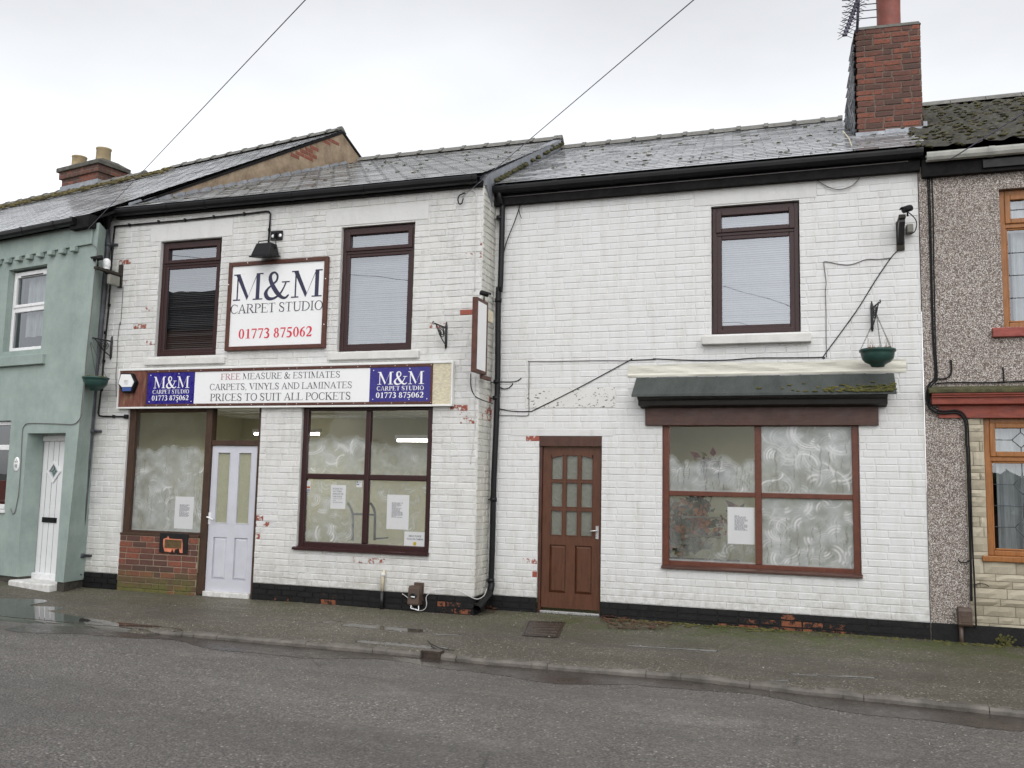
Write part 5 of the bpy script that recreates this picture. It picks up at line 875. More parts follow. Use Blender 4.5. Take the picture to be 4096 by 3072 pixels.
def leaded(F, q, zt0, zt1, parent, d, fo=.06, fi=.055, curtain=None):
    x0, x1, z0, z1 = q; tm = (zt0+zt1)/2; m = MB(); ring(m, F, x0+.004, x1, z0+.004, z1-.004, fo, fo*.9, fo, d, d+.07); m.box(F, x0+fo, x1-fo, d+.002, d+.068, tm-.025, tm+.025); fr = m.build('window', MT['oak'], parent, .008); W = .62; xq = x0+fo
    cols = [(xq, xq+.60)]
    while cols[-1][1] < x1-.2: cols.append((cols[-1][1]+.06, cols[-1][1]+.66))
    for c in cols[1:]: m = MB(); m.box(F, c[0]-.06, c[0], d+.004, d+.066, z0+.06, z1-.06); m.build('mullion', MT['oak'], fr, .008)
    for c in cols:
        for (a, b, n) in ((z0+fo, tm-.025, 2), (tm+.025, z1-fo, 1)):
            fs = fi if n == 1 else .02; m = MB(); ring(m, F, c[0], c[1], a, b, fs, fs, fs, d-.014 if n == 1 else d+.012, d+.05); m.build('sash', MT['oak'], fr, .008); A, B, C_, D = c[0]+fs, c[1]-fs, a+fs, b-fs; pane(F, A, B, C_, D, d+.028, MT['glassdk'], fr); m = MB(); xm = (A+B)/2; L = lambda p, q_: m.tube([F(p[0], d+.022, p[1]), F(q_[0], d+.022, q_[1])], .0045, 4)
            if n == 1: rows = [(C_+D)/2]; hd = (D-C_)*.33
            else: rows = [C_+(D-C_)*.25, C_+(D-C_)*.75]; hd = (D-C_)*.115
            last = C_
            for zc in rows: L((xm, last), (xm, zc-hd)); last = zc+hd; hx = .085; L((xm, zc-hd), (xm+hx, zc)); L((xm+hx, zc), (xm, zc+hd)); L((xm, zc+hd), (xm-hx, zc)); L((xm-hx, zc), (xm, zc-hd)); L((A, zc), (xm-hx, zc)); L((xm+hx, zc), (B, zc))
            L((xm, last), (xm, D))
            if n == 2: L((A, (C_+D)/2), (B, (C_+D)/2))
            m.build('leading', MT['leadcame'], fr)
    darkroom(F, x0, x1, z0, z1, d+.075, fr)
    if curtain: curtainsheet(F, x0+fo+.07, x1, z0+.02 if curtain == 2 else z0+.1, z1, d+.16, fr, amp=.035, fr=24, hem=.03, mat='curtain')
    return fr
pz = F.at(e6(1960, 870), .04)[1]; pl_ = F.at(e6(1960, 770), .04)[1]; leaded(F, uw, pz-.02, pl_-.03, PEB, .05, curtain=1)
pz2, pl2 = F.at(e8(1440, 200), .03)[1], F.at(e8(1440, 125), .03)[1]; leaded(F, lw, pz2, pl2, PEB, .04, curtain=2)
sq = F.rect(e7(1862, 305), e7(2212, 302), e7(2212, 408), e7(1862, 408), -.05); m = MB(); m.box(F, sq[0], 3.1, -.07, .04, sq[2], sq[3]); m.build('upper_sill', MT['redsill'], PEB, .01); m = MB(); sx = F.at(e8(1390, 930), -.03)[0]; m.box(F, sx, 3.4, -.05, .05, lw[2]-.055, lw[2]+.004); m.build('lower_sill', MT['oak'], PEB, .008)
k0 = F.at(e7(1165, 970), -.17); cz = [F.at(e7(1700, y), dd_)[1] for y, dd_ in ((958, -.1), (985, -.17), (1022, -.17), (1060, -.14), (1150, -.10), (1160, -.05), (1305, -.04))]
m = MB(); m.prism(F, [(0, cz[0]+.02), (-.18, cz[1]), (-.18, cz[2]), (0, cz[2])], k0[0], XP1); m.build('cornice_flashing', MT['moss2'], PEB, .004)
kx0 = F.at(e7(1195, 1060), -.14)[0]; m = MB(); m.prism(F, [(0, cz[2]-.002), (-.165, cz[2]-.002), (-.165, cz[2]-.02), (-.15, cz[2]-.03), (-.15, cz[2]-.045), (-.125, cz[3]-.0), (-.12, cz[4]), (-.05, cz[4]-.01), (0, cz[4]-.01)], kx0, XP1); m.build('cornice', MT['redcorn'], PEB, .003)
kx1 = F.at(e7(1268, 1250), -.04)[0]; m = MB(); m.box(F, kx1, XP1, -.048, -.019, cz[6], cz[4]-.011); m.build('fascia_board', MT['redcorn'], PEB, .004)
# tiled roof
EP, RP = (-.20, 5.42), (4.56, 7.78); m = MB(); rows = 16; rd = random.Random(9); wid = .30
for r in range(rows):
    t0, t1 = r/rows, (r+1.15)/rows; off = .15 if r % 2 else 0; xa_ = 1.14-.28*max(0, (rows-r-1.5)/rows)*0-.05*(r < 3)-(.05*(r/rows)); x = xa_
    for k in range(19):
        lo, sw_ = rd.uniform(-.006, .006), rd.uniform(-.006, .006); n = 8
        if r == 0 and k in (0, 1): lo += .035
        if r == 0 and k in (2, 3): x += wid; continue
        for i in range(n):
            u0, u1 = i/n, (i+1)/n; hgt = lambda u: .016*math.sin(u*2*math.pi*1.0+.6)+.008*math.sin(u*4*math.pi)
            q = []
            for u, tt in ((u0, t0), (u1, t0), (u1, t1), (u0, t1)):
                bse = .052+lo+sw_*u if tt == t0 else .002; q.append((x+wid*u, EP[0]+(RP[0]-EP[0])*tt, EP[1]+(RP[1]-EP[1])*tt+hgt(u)+bse))
            Q = [F(*p) for p in q]; m.face(Q, None, True); m.face([F(q[0][0], q[0][1]+.006, q[0][2]-.040), F(q[1][0], q[1][1]+.006, q[1][2]-.040), Q[1], Q[0]])
        x += wid
rp = m.build('roof', MT['tile'], PEB); m = MB(); m.add([F(1.0, -.12, 5.36), F(XP1, -.12, 5.36), F(XP1, 4.56, 7.74), F(.9, 4.56, 7.74), F(XP1, 9, 5.3), F(.9, 9, 5.3)], [(0, 1, 2, 3), (3, 2, 4, 5)]); m.build('roof_deck', MT['soffit'], PEB); ridge_tiles(F, 1.0, XP1, 4.56, 7.83, PEB, ln=.5, r=.11, fancy=False)
mm = MB()
for i in range(900):
    r = random.randrange(rows); s_ = (r+random.uniform(-.03, .12))/rows; x = random.uniform(1.05-.1*s_, 3.9)
    if r == 0 and x > 1.5: continue
    mm.blob(F(x, EP[0]+4.76*s_, EP[1]+2.36*s_+.045+.02*math.sin((x+.2)*21)), random.uniform(.012, .045), random.uniform(.010, .03), random.uniform(.008, .02), 6)
tag(mm.build('moss', MT['moss2'], rp), kind='stuff')
gutter(F, XR1+.08, XP1, -.15, 5.40, PEB, mat='guttw', r=.058, joints=[F.at(e6(1850, 40), -.15)[0], 3.5]); m = MB(); m.box(F, XP0+.03, XP1, -.10, -.02, 5.16, 5.36); m.build('fascia_board', MT['soffit'], PEB)
bq = F.rect(e6(1755, 105), e6(2212, 75), e6(2212, 170), e6(1755, 200), -.11); m = MB(); m.box(F, bq[0], XP1, -.125, -.101, bq[2], bq[3]); m.build('eaves_board', MT['gutter'], PEB, .004)

# ================================================================== SIGNS
F = FL
qs = F.rect(c4(28, 507), c4(830, 452), c4(805, 1190), c4(5, 1212), -.05); WS = thing('wall_sign', 'square white carpet studio sign in a brown frame between the upper windows', 'sign', tuple(F(qs[0], -.05, qs[2])))
m = MB(); ring(m, F, *qs, .055, .055, .055, -.062, -.012); m.build('frame', MT['signframe'], WS, .006); m = MB(); ia, ib, ic, id_ = qs[0]+.055, qs[1]-.055, qs[2]+.055, qs[3]-.055; m.box(F, ia, ib, -.040, -.014, ic, id_); m.build('panel', MT['signwhite'], WS)
fx = lambda t: ia+(ib-ia)*t; fz = lambda t: id_-(id_-ic)*t
lettering(F, 'M&M', fx(.015), fx(.985), fz(.43), fz(.10), -.040, MT['inkblue'], WS); lettering(F, 'CARPET STUDIO', fx(-.005), fx(1.0), fz(.592), fz(.478), -.040, MT['ink'], WS, .13); lettering(F, '01773 875062', fx(.10), fx(.90), fz(.905), fz(.785), -.040, MT['inkred'], WS, .21)
for p in (c4(182, 505), c4(658, 475), c4(808, 632), c4(795, 1000), c4(28, 680)): x, z = F.at(p, -.063); m = MB(); m.lathe((0, 0, 0), [(.001, .004), (.008, .002), (.009, 0)], 8); m.v = [tuple(F(x+a, -.062-c, z+b)) for a, b, c in m.v]; m.build('screw', MT['inkwhite'], WS)
dF = -.07; qf = F.rect(c2(960, 562), c4(1835, 1282), c4(1832, 1650), c2(935, 882), dF); FS_ = thing('fascia_sign', 'long fascia sign with two navy panels, a rotten left end and cream right end', 'sign', tuple(F(qf[0], dF, qf[2])))
m = MB(); ring(m, F, *qf, .022, .024, .030, dF-.012, -.010); m.build('white_trim', MT['whitepl'], FS_, .004)
bx0 = F.at(c2(1175, 700), dF)[0]; bx1 = F.at(c4(1670, 1450), dF)[0]; zi0, zi1 = qf[2]+.024, qf[3]-.030
m = MB(); m.box(F, qf[0]+.022, bx0, dF+.004, -.011, zi0, zi1); m.build('rotten_board', MT['peelboard'], FS_); m = MB(); m.box(F, bx1, qf[1]-.022, dF+.004, -.011, zi0, zi1); m.build('cream_board', MT['ply'], FS_)
m = MB(); ring(m, F, bx0, bx1, zi0+.002, zi1-.002, .026, .036, .036, dF-.014, -.011); m.build('brown_frame', MT['signframe'], FS_, .004)
ja, jb = bx0+.026, bx1-.026; za, zb2 = zi0+.038, zi1-.038; n1 = F.at(c2(1565, 700), dF)[0]; n2 = F.at(c4(1165, 1480), dF)[0]
m = MB(); m.box(F, n1, n2, dF-.002, -.012, za, zb2); m.build('white_panel', MT['signwhite'], FS_)
for a, b in ((ja, n1), (n2, jb)):
    m = MB(); m.box(F, a+.001, b-.001, dF-.006, -.012, za, zb2); o = m.build('navy_panel', MT['navy'], FS_); fx = lambda t: a+(b-a)*t; fz = lambda t: zb2-(zb2-za)*t
    lettering(F, 'M&M', fx(.13), fx(.90), fz(.50), fz(.13), dF-.006, MT['inkwhite'], o); lettering(F, 'CARPET STUDIO', fx(.12), fx(.90), fz(.675), fz(.55), dF-.006, MT['inkwhite'], o, .19); lettering(F, '01773 875062', fx(.11), fx(.90), fz(.89), fz(.73), dF-.006, MT['inkwhite'], o, .21)
    for u, v in ((.06, .08), (.66, .05), (.06, .93), (.66, .94), (.95, .93)): m = MB(); m.lathe((0, 0, 0), [(.001, .004), (.007, .002), (.008, 0)], 8); m.v = [tuple(F(fx(u)+p, dF-.006-r_, fz(v)+q)) for p, q, r_ in m.v]; m.build('screw', MT['inkwhite'], o)
lx = lambda p: F.at(p, dF)[0]; fz = lambda t: zb2-(zb2-za)*t; a, b = lx(c2(1778, 610)), lx(c4(930, 1390)); wtot = sum(gl(c, T_)[0] for c in 'FREE MEASURE & ESTIMATES'); wf = sum(gl(c, T_)[0] for c in 'FREE'); ws = sum(gl(c, T_)[0] for c in 'FREE ')
lettering(F, 'FREE', a, a+(b-a)*wf/wtot, fz(.265), fz(.075), dF-.002, MT['inkdull'], FS_, .12); lettering(F, 'MEASURE & ESTIMATES', a+(b-a)*ws/wtot, b, fz(.265), fz(.075), dF-.002, MT['ink'], FS_, .12)
lettering(F, 'CARPETS, VINYLS AND LAMINATES', lx(c2(1687, 700)), lx(c4(1025, 1480)), fz(.585), fz(.39), dF-.002, MT['ink'], FS_, .12); lettering(F, 'PRICES TO SUIT ALL POCKETS', lx(c2(1690, 790)), lx(c4(1015, 1570)), fz(.925), fz(.70), dF-.002, MT['ink'], FS_, .13)
n = 26
for i in range(n):
    for z, dz in ((zi1-.02, .002), (zi0+.02, 0)):
        x = bx0+.03+(bx1-bx0-.06)*(i+random.uniform(-.2, .2))/(n-1); m = MB(); m.lathe((0, 0, 0), [(.001, .004), (.006, .002), (.007, 0)], 6); m.v = [tuple(F(x+p, dF-.014-r_, z+q)) for p, q, r_ in m.v]; m.build('screw', MT['chrome' if i % 3 else 'blackpl'], FS_)
# alarm box
ax, az = F.at(c2(1022, 668), dF-.06); hexo = [F.at(c2(*p), dF-.06) for p in ((975, 587), (1060, 588), (1093, 660), (1062, 742), (985, 745), (948, 672))]; AL = thing('alarm_box', 'hexagonal black and white security alarm box on the rotten end board', 'alarm box', tuple(F(ax, dF, az)))
m = MB(); m.slab(F, hexo[::-1], dF-.07, dF+.004); m.build('casing', MT['blackpl'], AL, .012); inn = [(ax+(x-ax)*.86, az+(z-az)*.86) for x, z in hexo]; cut = az-.055; wp = [inn[0], inn[1], inn[2], (inn[3][0]+.012, cut), (inn[4][0]-.014, cut), inn[5]]
m = MB(); m.slab(F, wp[::-1], dF-.076, dF-.071); m.build('face', MT['inkwhite'], AL); m = MB(); m.slab(F, [(inn[3][0]+.01, cut-.004), (inn[4][0]-.012, cut-.004), inn[4], inn[3]], dF-.074, dF-.071); m.build('strobe', MT['cardblue'], AL)
for ch_, a, b, mt in (('M', -.040, -.012, 'ply'), ('K', -.009, .012, 'greybox'), ('S', .015, .036, 'green')): plaintext(F, ch_, ax+a, ax+b, az+.012, az+.042, dF-.0765, MT[mt], AL)
plaintext(F, 'SECURITY', ax-.036, ax+.034, az-.008, az+.005, dF-.0765, MT['papertext'], AL); plaintext(F, '01773 829999', ax-.028, ax+.028, az-.024, az-.015, dF-.0765, MT['greybox'], AL)
# projecting sign on the corner
sx = -3.83; FP = Fr(sx, 0, R(-90)); yn, zn1 = FP.side((1909, 1170))[0]*0, 0
def onX(p, x): r = ray(*p); t = x/r.x; q = r*t; return q.y, q.z+CAMZ
(yN, zNt), (yF, zFt), (_, zNb), (_, zFb) = onX(c8(420, 150), sx), onX(c8(508, 245), sx), onX(c8(410, 770), sx), onX(c8(495, 815), sx); yF = min(yF, YR-.1); zT, zB = (zNt+zFt)/2, (zNb+zFb)/2
PS = thing('projecting_sign', 'blank white projecting sign in a brown frame, edge on beside the drainpipe', 'sign', (sx, YL, zB)); FX = Fr(sx, yN, R(-90)); LN = yF-yN
m = MB(); ring(m, FX, 0, LN, zB, zT, .04, .04, .04, -.003, .058); m.build('frame', MT['signframe'], PS, .004); m = MB(); m.box(FX, .04, LN-.04, .001, .05, zB+.04, zT-.04); m.build('panel', MT['inkwhite'], PS); m = MB(); m.box(FX, LN, LN+.22, .01, .05, zT-.22, zT-.08); m.build('upper_bracket', MT['ply'], PS, .004); m = MB(); m.box(FX, LN-.1, LN+.2, .01, .05, zB-.05, zB-.005); m.build('lower_bracket', MT['signframe'], PS, .004)

# ================================================================== WALL FITTINGS
def camera_body(F, x, d, z, ang, label, name='security_camera', tilt=-.25, r=.035, L=.13, stem=.09, mat='blackpl'):
    t = thing(name, label, 'camera', tuple(F(x, d, z))); dirn = (F.ex*math.sin(ang) - F.en*math.cos(ang)*.8 + Vector((0, 0, tilt))).normalized(); c = F(x, d, z+stem); m = MB(); m.tube([F(x, d, z), F(x, d, z+stem*.6), c], [.012, .008, .012], 8); m.build('stem', MT[mat], t)
    m = MB(); m.tube([c-dirn*L*.5, c-dirn*L*.45, c+dirn*L*.5], [r*.7, r, r], 14); b = m.build('body', MT[mat], t); m = MB(); m.tube([c+dirn*(L*.5+.001), c+dirn*(L*.5+.004)], [r*.8, r*.6], 12); m.build('lens', MT['glassdk'] if 0 else MT['black'], b)
    s = dirn.cross(Vector((0, 0, 1))).normalized(); u = s.cross(dirn); m = MB(); k = []
    for i in range(7): a = R(-70+i*140/6); k.append(s*math.sin(a)*r*1.12+u*math.cos(a)*r*1.12)
    for i in range(6): m.face([c-dirn*L*.3+k[i], c-dirn*L*.3+k[i+1], c+dirn*L*.72+k[i+1], c+dirn*L*.72+k[i]], None, True)
    m.build('hood', MT[mat], t); return t
# left bracket
a, b = F.at(c1(975, 1125), -.02), F.at(c1(955, 1310), -.02); LBk = thing('timber_bracket', 'dark timber bracket carrying a camera and white sensor beside the left downpipe', 'bracket', tuple(F(a[0], 0, b[1])))
m = MB(); m.box(F, a[0]-.035, a[0]+.035, -.03, -.008, b[1], a[1]); m.build('back_plate', MT['darkwood'], LBk, .004); at_ = a[1]-.13; m = MB(); m.box(F, a[0]-.03, a[0]+.03, -.50, -.03, at_-.04, at_); m.build('arm', MT['darkwood'], LBk, .004); m = MB(); m.prism(F, [(-.03, at_-.041), (-.34, at_-.041), (-.03, b[1]+.04)], a[0]-.02, a[0]+.02); m.build('brace', MT['blackpl'], LBk, .003); m = MB(); m.box(F, a[0]+.021, a[0]+.075, -.30, -.10, at_-.21, at_-.07); m.build('junction_box', MT['greybox'], LBk, .012)
camera_body(F, a[0], -.46, at_, -.9, 'small black camera on the timber bracket beside the left downpipe', stem=.12)
m = MB(); m.lathe(F(a[0], -.30, at_+.0), [(.045, .0), (.045, .03), (.05, .04), (.055, .06), (.052, .12), (.03, .15), (.001, .155)], 18); tag(m.build('sensor_dome', MT['inkwhite']), 'white domed sensor standing on the left timber bracket', 'sensor')
# ornate hanging brackets
def scroll_bracket(label, loc, ang, group='iron hanging basket brackets'):
    t = thing('hanging_bracket', label, 'bracket', loc, group); t.rotation_euler = (0, 0, ang); G = Fr(0, 0); o = Vector(loc)
    def Q(y, z): return Vector((o.x, o.y-y, o.z+z))
    m = MB(); m.tube([Q(.012, -.17), Q(.014, -.14), Q(.014, .12), Q(.012, .17)], [.006, .016, .016, .006], 8); m.build('back_plate', MT['black'], t); m = MB(); m.tube([Q(.014, .09), Q(.30, .10), Q(.34, .085)], [.010, .010, .004], 8); m.tube([Q(.34, .085), Q(.36, .10), Q(.345, .12), Q(.33, .11)], .006, 6); m.build('arm', MT['black'], t)
    sp = []
    for i in range(26): q = i/25*4.2*math.pi; r = .018+.052*(1-i/25); sp.append(Q(.12+r*math.cos(q), .015+r*math.sin(q)))
    m = MB(); m.tube(sp, .0065, 6); m.tube(smooth([Q(.014, -.12), Q(.06, -.10), Q(.16, -.03), Q(.24, .06), Q(.28, .10)]), .007, 6); m.tube(smooth([Q(.17, .09), Q(.21, .05), Q(.20, .02), Q(.17, .035)]), .006, 6); m.build('scroll', MT['black'], t); return t
bl = F.at(c2(905, 385)); scroll_bracket('ornate black iron bracket holding the mossy basket beside the left downpipe', tuple(F(bl[0], -.008, bl[1])), R(-14))
bc = F.at(c4(1785, 1090)); scroll_bracket('ornate black iron bracket with no basket, beside the projecting sign', tuple(F(bc[0], -.008, bc[1])), R(-6))
br = FR_.at(e7(527, 185)); scroll_bracket('ornate black iron bracket holding the stalky basket above the canopy', tuple(FR_(br[0], -.008, br[1])), R(12))
def basket(label, c, rim, plants, chain):
    t = thing('hanging_basket', label, 'hanging basket', tuple(c), 'hanging baskets'); c = Vector(c); k = rim
    m = MB(); m.lathe(c, [(k*.96, .005), (k*1.0, .012), (k*1.02, 0), (k*1.0, -.014), (k*.93, -.02), (k*.92, -.045), (k*.86, -.09), (k*.70, -.125), (k*.48, -.145), (k*.40, -.155), (k*.36, -.175), (k*.001, -.176)], 32); m.lathe(c, [(k*.96, .005), (k*.92, -.01), (k*.001, -.005)], 32); m.build('bowl', MT['basket'], t)
    m = MB()
    for i in range(90): q = random.uniform(0, 6.28); r = k*.9*math.sqrt(random.random()); m.blob(c+Vector((r*math.cos(q), r*math.sin(q), .0)), random.uniform(.012, .035), random.uniform(.012, .035), random.uniform(.01, .028), 6)
    tag(m.build('planting', MT['moss' if plants == 'moss' else 'soil'], t), kind='stuff')
    if plants == 'twig':
        for i in range(16): q = random.uniform(0, 6.28); r = k*random.uniform(.3, .9); b = c+Vector((r*math.cos(q), r*math.sin(q), .01)); h = random.uniform(.06, .18); m = MB(); m.tube([b, b+Vector((random.uniform(-.02, .02), random.uniform(-.02, .02), h*.6)), b+Vector((random.uniform(-.035, .035), random.uniform(-.03, .03), h))], [.0022, .0016, .001], 4); m.build('stalk', MT['twig'], t)
    for q in (R(195), R(315), R(75)):
        b = c+Vector((k*.98*math.cos(q), k*.98*math.sin(q), .0)); top = Vector(chain); n = 26; m = MB()
        for i in range(n):
            p, p2 = b.lerp(top, i/n), b.lerp(top, (i+1.25)/n); s = (top-b).cross(Vector((0, 1, 0)) if i % 2 else Vector((1, 0, .3))).normalized()*.0045; m.tube([p+s, p2+s], .0017, 4); m.tube([p-s, p2-s], .0017, 4)
        m.build('chain', MT['black'], t)
bq_ = F.at(c2(770, 628), -.33); hk = F(bl[0]-.08, -.35, bl[1]+.07); basket('dark green hanging basket full of moss, in front of the left downpipe', F(bq_[0], -.33, bq_[1]), .175, 'moss', hk)
bq_ = FR_.at(e7(592, 560), -.33); hk = FR_.at(e7(582, 165), -.33); basket('dark green hanging basket with dry stalks above the black canopy', FR_(bq_[0], -.33, bq_[1]), .185, 'twig', FR_(hk[0], -.33, hk[1]))
# floodlight
F = FL; fx_, fz_ = F.at(c4(330, 392), -.16); FLD = thing('floodlight', 'black floodlight pointing down at the square sign', 'floodlight', tuple(F(fx_, -.1, fz_)))
m = MB(); m.hexa([F(fx_-.16, -.27, fz_-.11), F(fx_+.13, -.27, fz_-.11), F(fx_+.13, -.04, fz_-.07), F(fx_-.16, -.04, fz_-.07), F(fx_-.13, -.20, fz_+.07), F(fx_+.10, -.20, fz_+.07), F(fx_+.10, -.06, fz_+.08), F(fx_-.13, -.06, fz_+.08)]); hd = m.build('housing', MT['blackpl'], FLD, .008); m = MB(); m.hexa([F(fx_-.175, -.285, fz_-.135), F(fx_+.145, -.285, fz_-.135), F(fx_+.145, -.03, fz_-.09), F(fx_-.175, -.03, fz_-.09), F(fx_-.175, -.285, fz_-.115), F(fx_+.145, -.285, fz_-.115), F(fx_+.145, -.03, fz_-.068), F(fx_-.175, -.03, fz_-.068)]); m.build('rim', MT['blackpl'], FLD, .004)
for i in range(4): m = MB(); z = fz_-.07+i*.035; m.box(F, fx_-.15+.006*i, fx_+.12-.006*i, -.245+.016*i, -.23+.016*i, z, z+.008); m.build('fin', MT['black'], hd)
m = MB(); m.tube([F(fx_-.15, -.12, fz_+.0), F(fx_-.15, -.12, fz_+.12), F(fx_+.12, -.12, fz_+.13), F(fx_+.12, -.12, fz_+.0)], .008, 6); m.build('stirrup', MT['black'], FLD)
bq = F.rect(c4(370, 255), c4(463, 246), c4(462, 318), c4(372, 326), -.02); JB = thing('light_bracket', 'black mounting plate with two white discs above the floodlight', 'bracket', tuple(F(bq[0], 0, bq[2]))); m = MB(); m.box(F, bq[0], bq[1], -.035, -.008, bq[2], bq[3]); m.box(F, (bq[0]+bq[1])/2-.01, (bq[0]+bq[1])/2+.01, -.08, -.035, bq[2]+.02, bq[3]-.03); m.build('plate', MT['blackpl'], JB, .003)
for p in (c4(384, 290), c4(442, 284)): x, z = F.at(p, -.04); m = MB(); m.lathe((0, 0, 0), [(.001, .006), (.022, .004), (.024, 0)], 14); m.v = [tuple(F(x+a_, -.035-c_, z+b_)) for a_, b_, c_ in m.v]; m.build('disc', MT['inkwhite'], JB)
# conduits
def conduit(name, pts, label, clips, r=.012, mat='gutter'):
    t = thing(name, label, 'conduit', tuple(F(*F.at(pts[0])[:1], 0, F.at(pts[0])[1]))); q = [F.at(p, -.025) for p in pts]; m = MB(); m.tube([F(x, -.028, z) for x, z in q], r, 8); m.build('pipe', MT[mat], t)
    for p in clips: x, z = F.at(p, -.02); m = MB(); m.box(F, x-.012, x+.012, -.046, -.006, z-.022, z+.022); m.build('clip', MT[mat], t, .004)
    return t
conduit('conduit', [c1(925, 815), c1(1500, 765), c1(1970, 716), c1(2140, 695), c1(2165, 697), c1(2176, 715), c1(2174, 760), c1(2160, 945)], 'thin black conduit running along under the gutter to the floodlight', [c1(1043, 805), c1(1278, 780), c1(1490, 765), c1(1722, 740), c1(1968, 716), c1(2168, 845)])
ct = conduit('conduit', [c1(925, 812), c1(905, 1000), c1(885, 1300), c1(872, 1500), c2(850, 300), c2(835, 480), c2(815, 720), c2(792, 910), c2(800, 932), c2(830, 936), c2(1010, 938)], 'thin black conduit dropping beside the left downpipe to a round box', [c1(905, 1000), c1(880, 1450), c2(850, 265), c2(838, 490), c2(820, 720), c2(917, 937)]); x, z = F.at(c2(1015, 938), -.03); m = MB(); m.box(F, x-.03, x+.03, -.055, -.006, z-.03, z+.03); m.build('end_box', MT['blackpl'], ct, .012)
# balanced flue cowl and pipe stub
vq = F.rect(c6(1478, 290), c6(1568, 292), c6(1555, 448), c6(1465, 442), -.12); VC = thing('vent_box', 'battered brown plastic box with a white hose at the shop base', 'service box', tuple(F(vq[0], -.05, vq[2]))); m = MB(); m.prism(F, [(-.02, vq[2]), (-.13, vq[2]), (-.14, vq[2]+.02), (-.12, vq[3]-.02), (-.09, vq[3]), (-.02, vq[3])], vq[0], vq[1]); m.build('casing', MT['brownbox'], VC, .008); m = MB(); m.box(F, vq[0]+.03, vq[1]+.012, -.022, -.012, vq[2]+.02, vq[3]+.035); m.build('back_plate', MT['brownbox'], VC, .004)
cx_, cz_ = (vq[0]+vq[1])/2+.0, (vq[2]+vq[3])/2; m = MB(); m.lathe((0, 0, 0), [(.05, 0), (.048, .006), (.034, .012), (.03, .002), (.001, .0)], 12); m.v = [tuple(F(cx_+a_*1.0, -.136-c_, cz_+b_*.7)) for a_, b_, c_ in m.v]; m.build('torn_hole', MT['black'], VC); m = MB(); m.tube([F(cx_-.02, -.145, cz_-.01), F(cx_+.03, -.15, cz_-.012)], .008, 6); m.build('valve', MT['inkwhite'], VC)
m = MB(); m.tube(smooth([F(vq[0]+.05, -.12, vq[2]+.005), F(vq[0]+.06, -.15, vq[2]-.03), F(vq[0]+.13, -.16, vq[2]-.04), F(vq[1]+.01, -.15, vq[2]-.045), F(vq[1]-.0, -.13, vq[2]-.0)]), .006, 6); m.build('hose', MT['inkwhite'], VC)
p0, p1, p2 = F.at(c6(1272, 180), -.04), F.at(c6(1266, 330), -.04), F.at(c6(1263, 475), -.04); PSt = thing('pipe_stub', 'short pipe rising from the pavement, cream above and black below', 'pipe', tuple(F(p2[0], -.04, p2[1]))); m = MB(); m.tube([F(p1[0], -.045, p1[1]), F(p0[0], -.045, p0[1]-.03), F(p0[0], -.03, p0[1]), F(p0[0], .0, p0[1]+.01)], .022, 10); m.build('upper_pipe', MT['ply'], PSt); m = MB(); m.tube([F(p2[0], -.05, p2[1]-.03), F(p1[0], -.05, p1[1])], .024, 10); m.build('lower_pipe', MT['black'], PSt); m = MB(); m.lathe(F(p0[0], -.04, p0[1]-.03), [(.026, -.02), (.034, -.01), (.034, .015), (.02, .03)], 10); m.build('collar', MT['sill'], PSt)
# right camera bracket
F = FR_; a, b = F.at(e6(840, 800), -.02), F.at(e6(838, 1112), -.02); RBk = thing('timber_bracket', 'dark timber bracket carrying a camera at the right end of the white wall', 'bracket', tuple(F(a[0], 0, b[1]))); m = MB(); m.box(F, a[0]-.042, a[0]+.042, -.03, -.008, b[1], a[1]+.01); m.build('back_plate', MT['darkwood'], RBk, .004); m = MB(); m.box(F, a[0]-.035, a[0]+.035, -.34, -.03, a[1]-.04, a[1]); m.build('arm', MT['darkwood'], RBk, .004); m = MB(); m.prism(F, [(-.03, a[1]-.041), (-.30, a[1]-.041), (-.30, a[1]-.075), (-.03, b[1]+.06)], a[0]-.03, a[0]+.03); m.build('brace', MT['black'], RBk, .003); m = MB(); m.box(F, a[0]+.06, a[0]+.13, -.10, -.010, a[1]-.14, a[1]-.045); m.build('junction_box', MT['greybox'], RBk, .01)
t = camera_body(F, a[0]+.06, -.25, a[1], -.75, 'small black camera on the timber bracket at the right of the white wall', L=.11, stem=.08, tilt=-.35)
q = [F.at(e6(*p), -.06) for p in ((908, 688), (960, 725), (1005, 775), (1022, 830), (1010, 890), (985, 925), (945, 932))]; m = MB(); m.tube(smooth([F(x, -.1, z) for x, z in q]), .006, 6); m.build('lead', MT['cable'], t)
zc_ = zT+.01; camera_body(FX, LN*.82, .03, zT, .2, 'small black camera perched on top of the projecting sign', L=.11, stem=.10, r=.03)
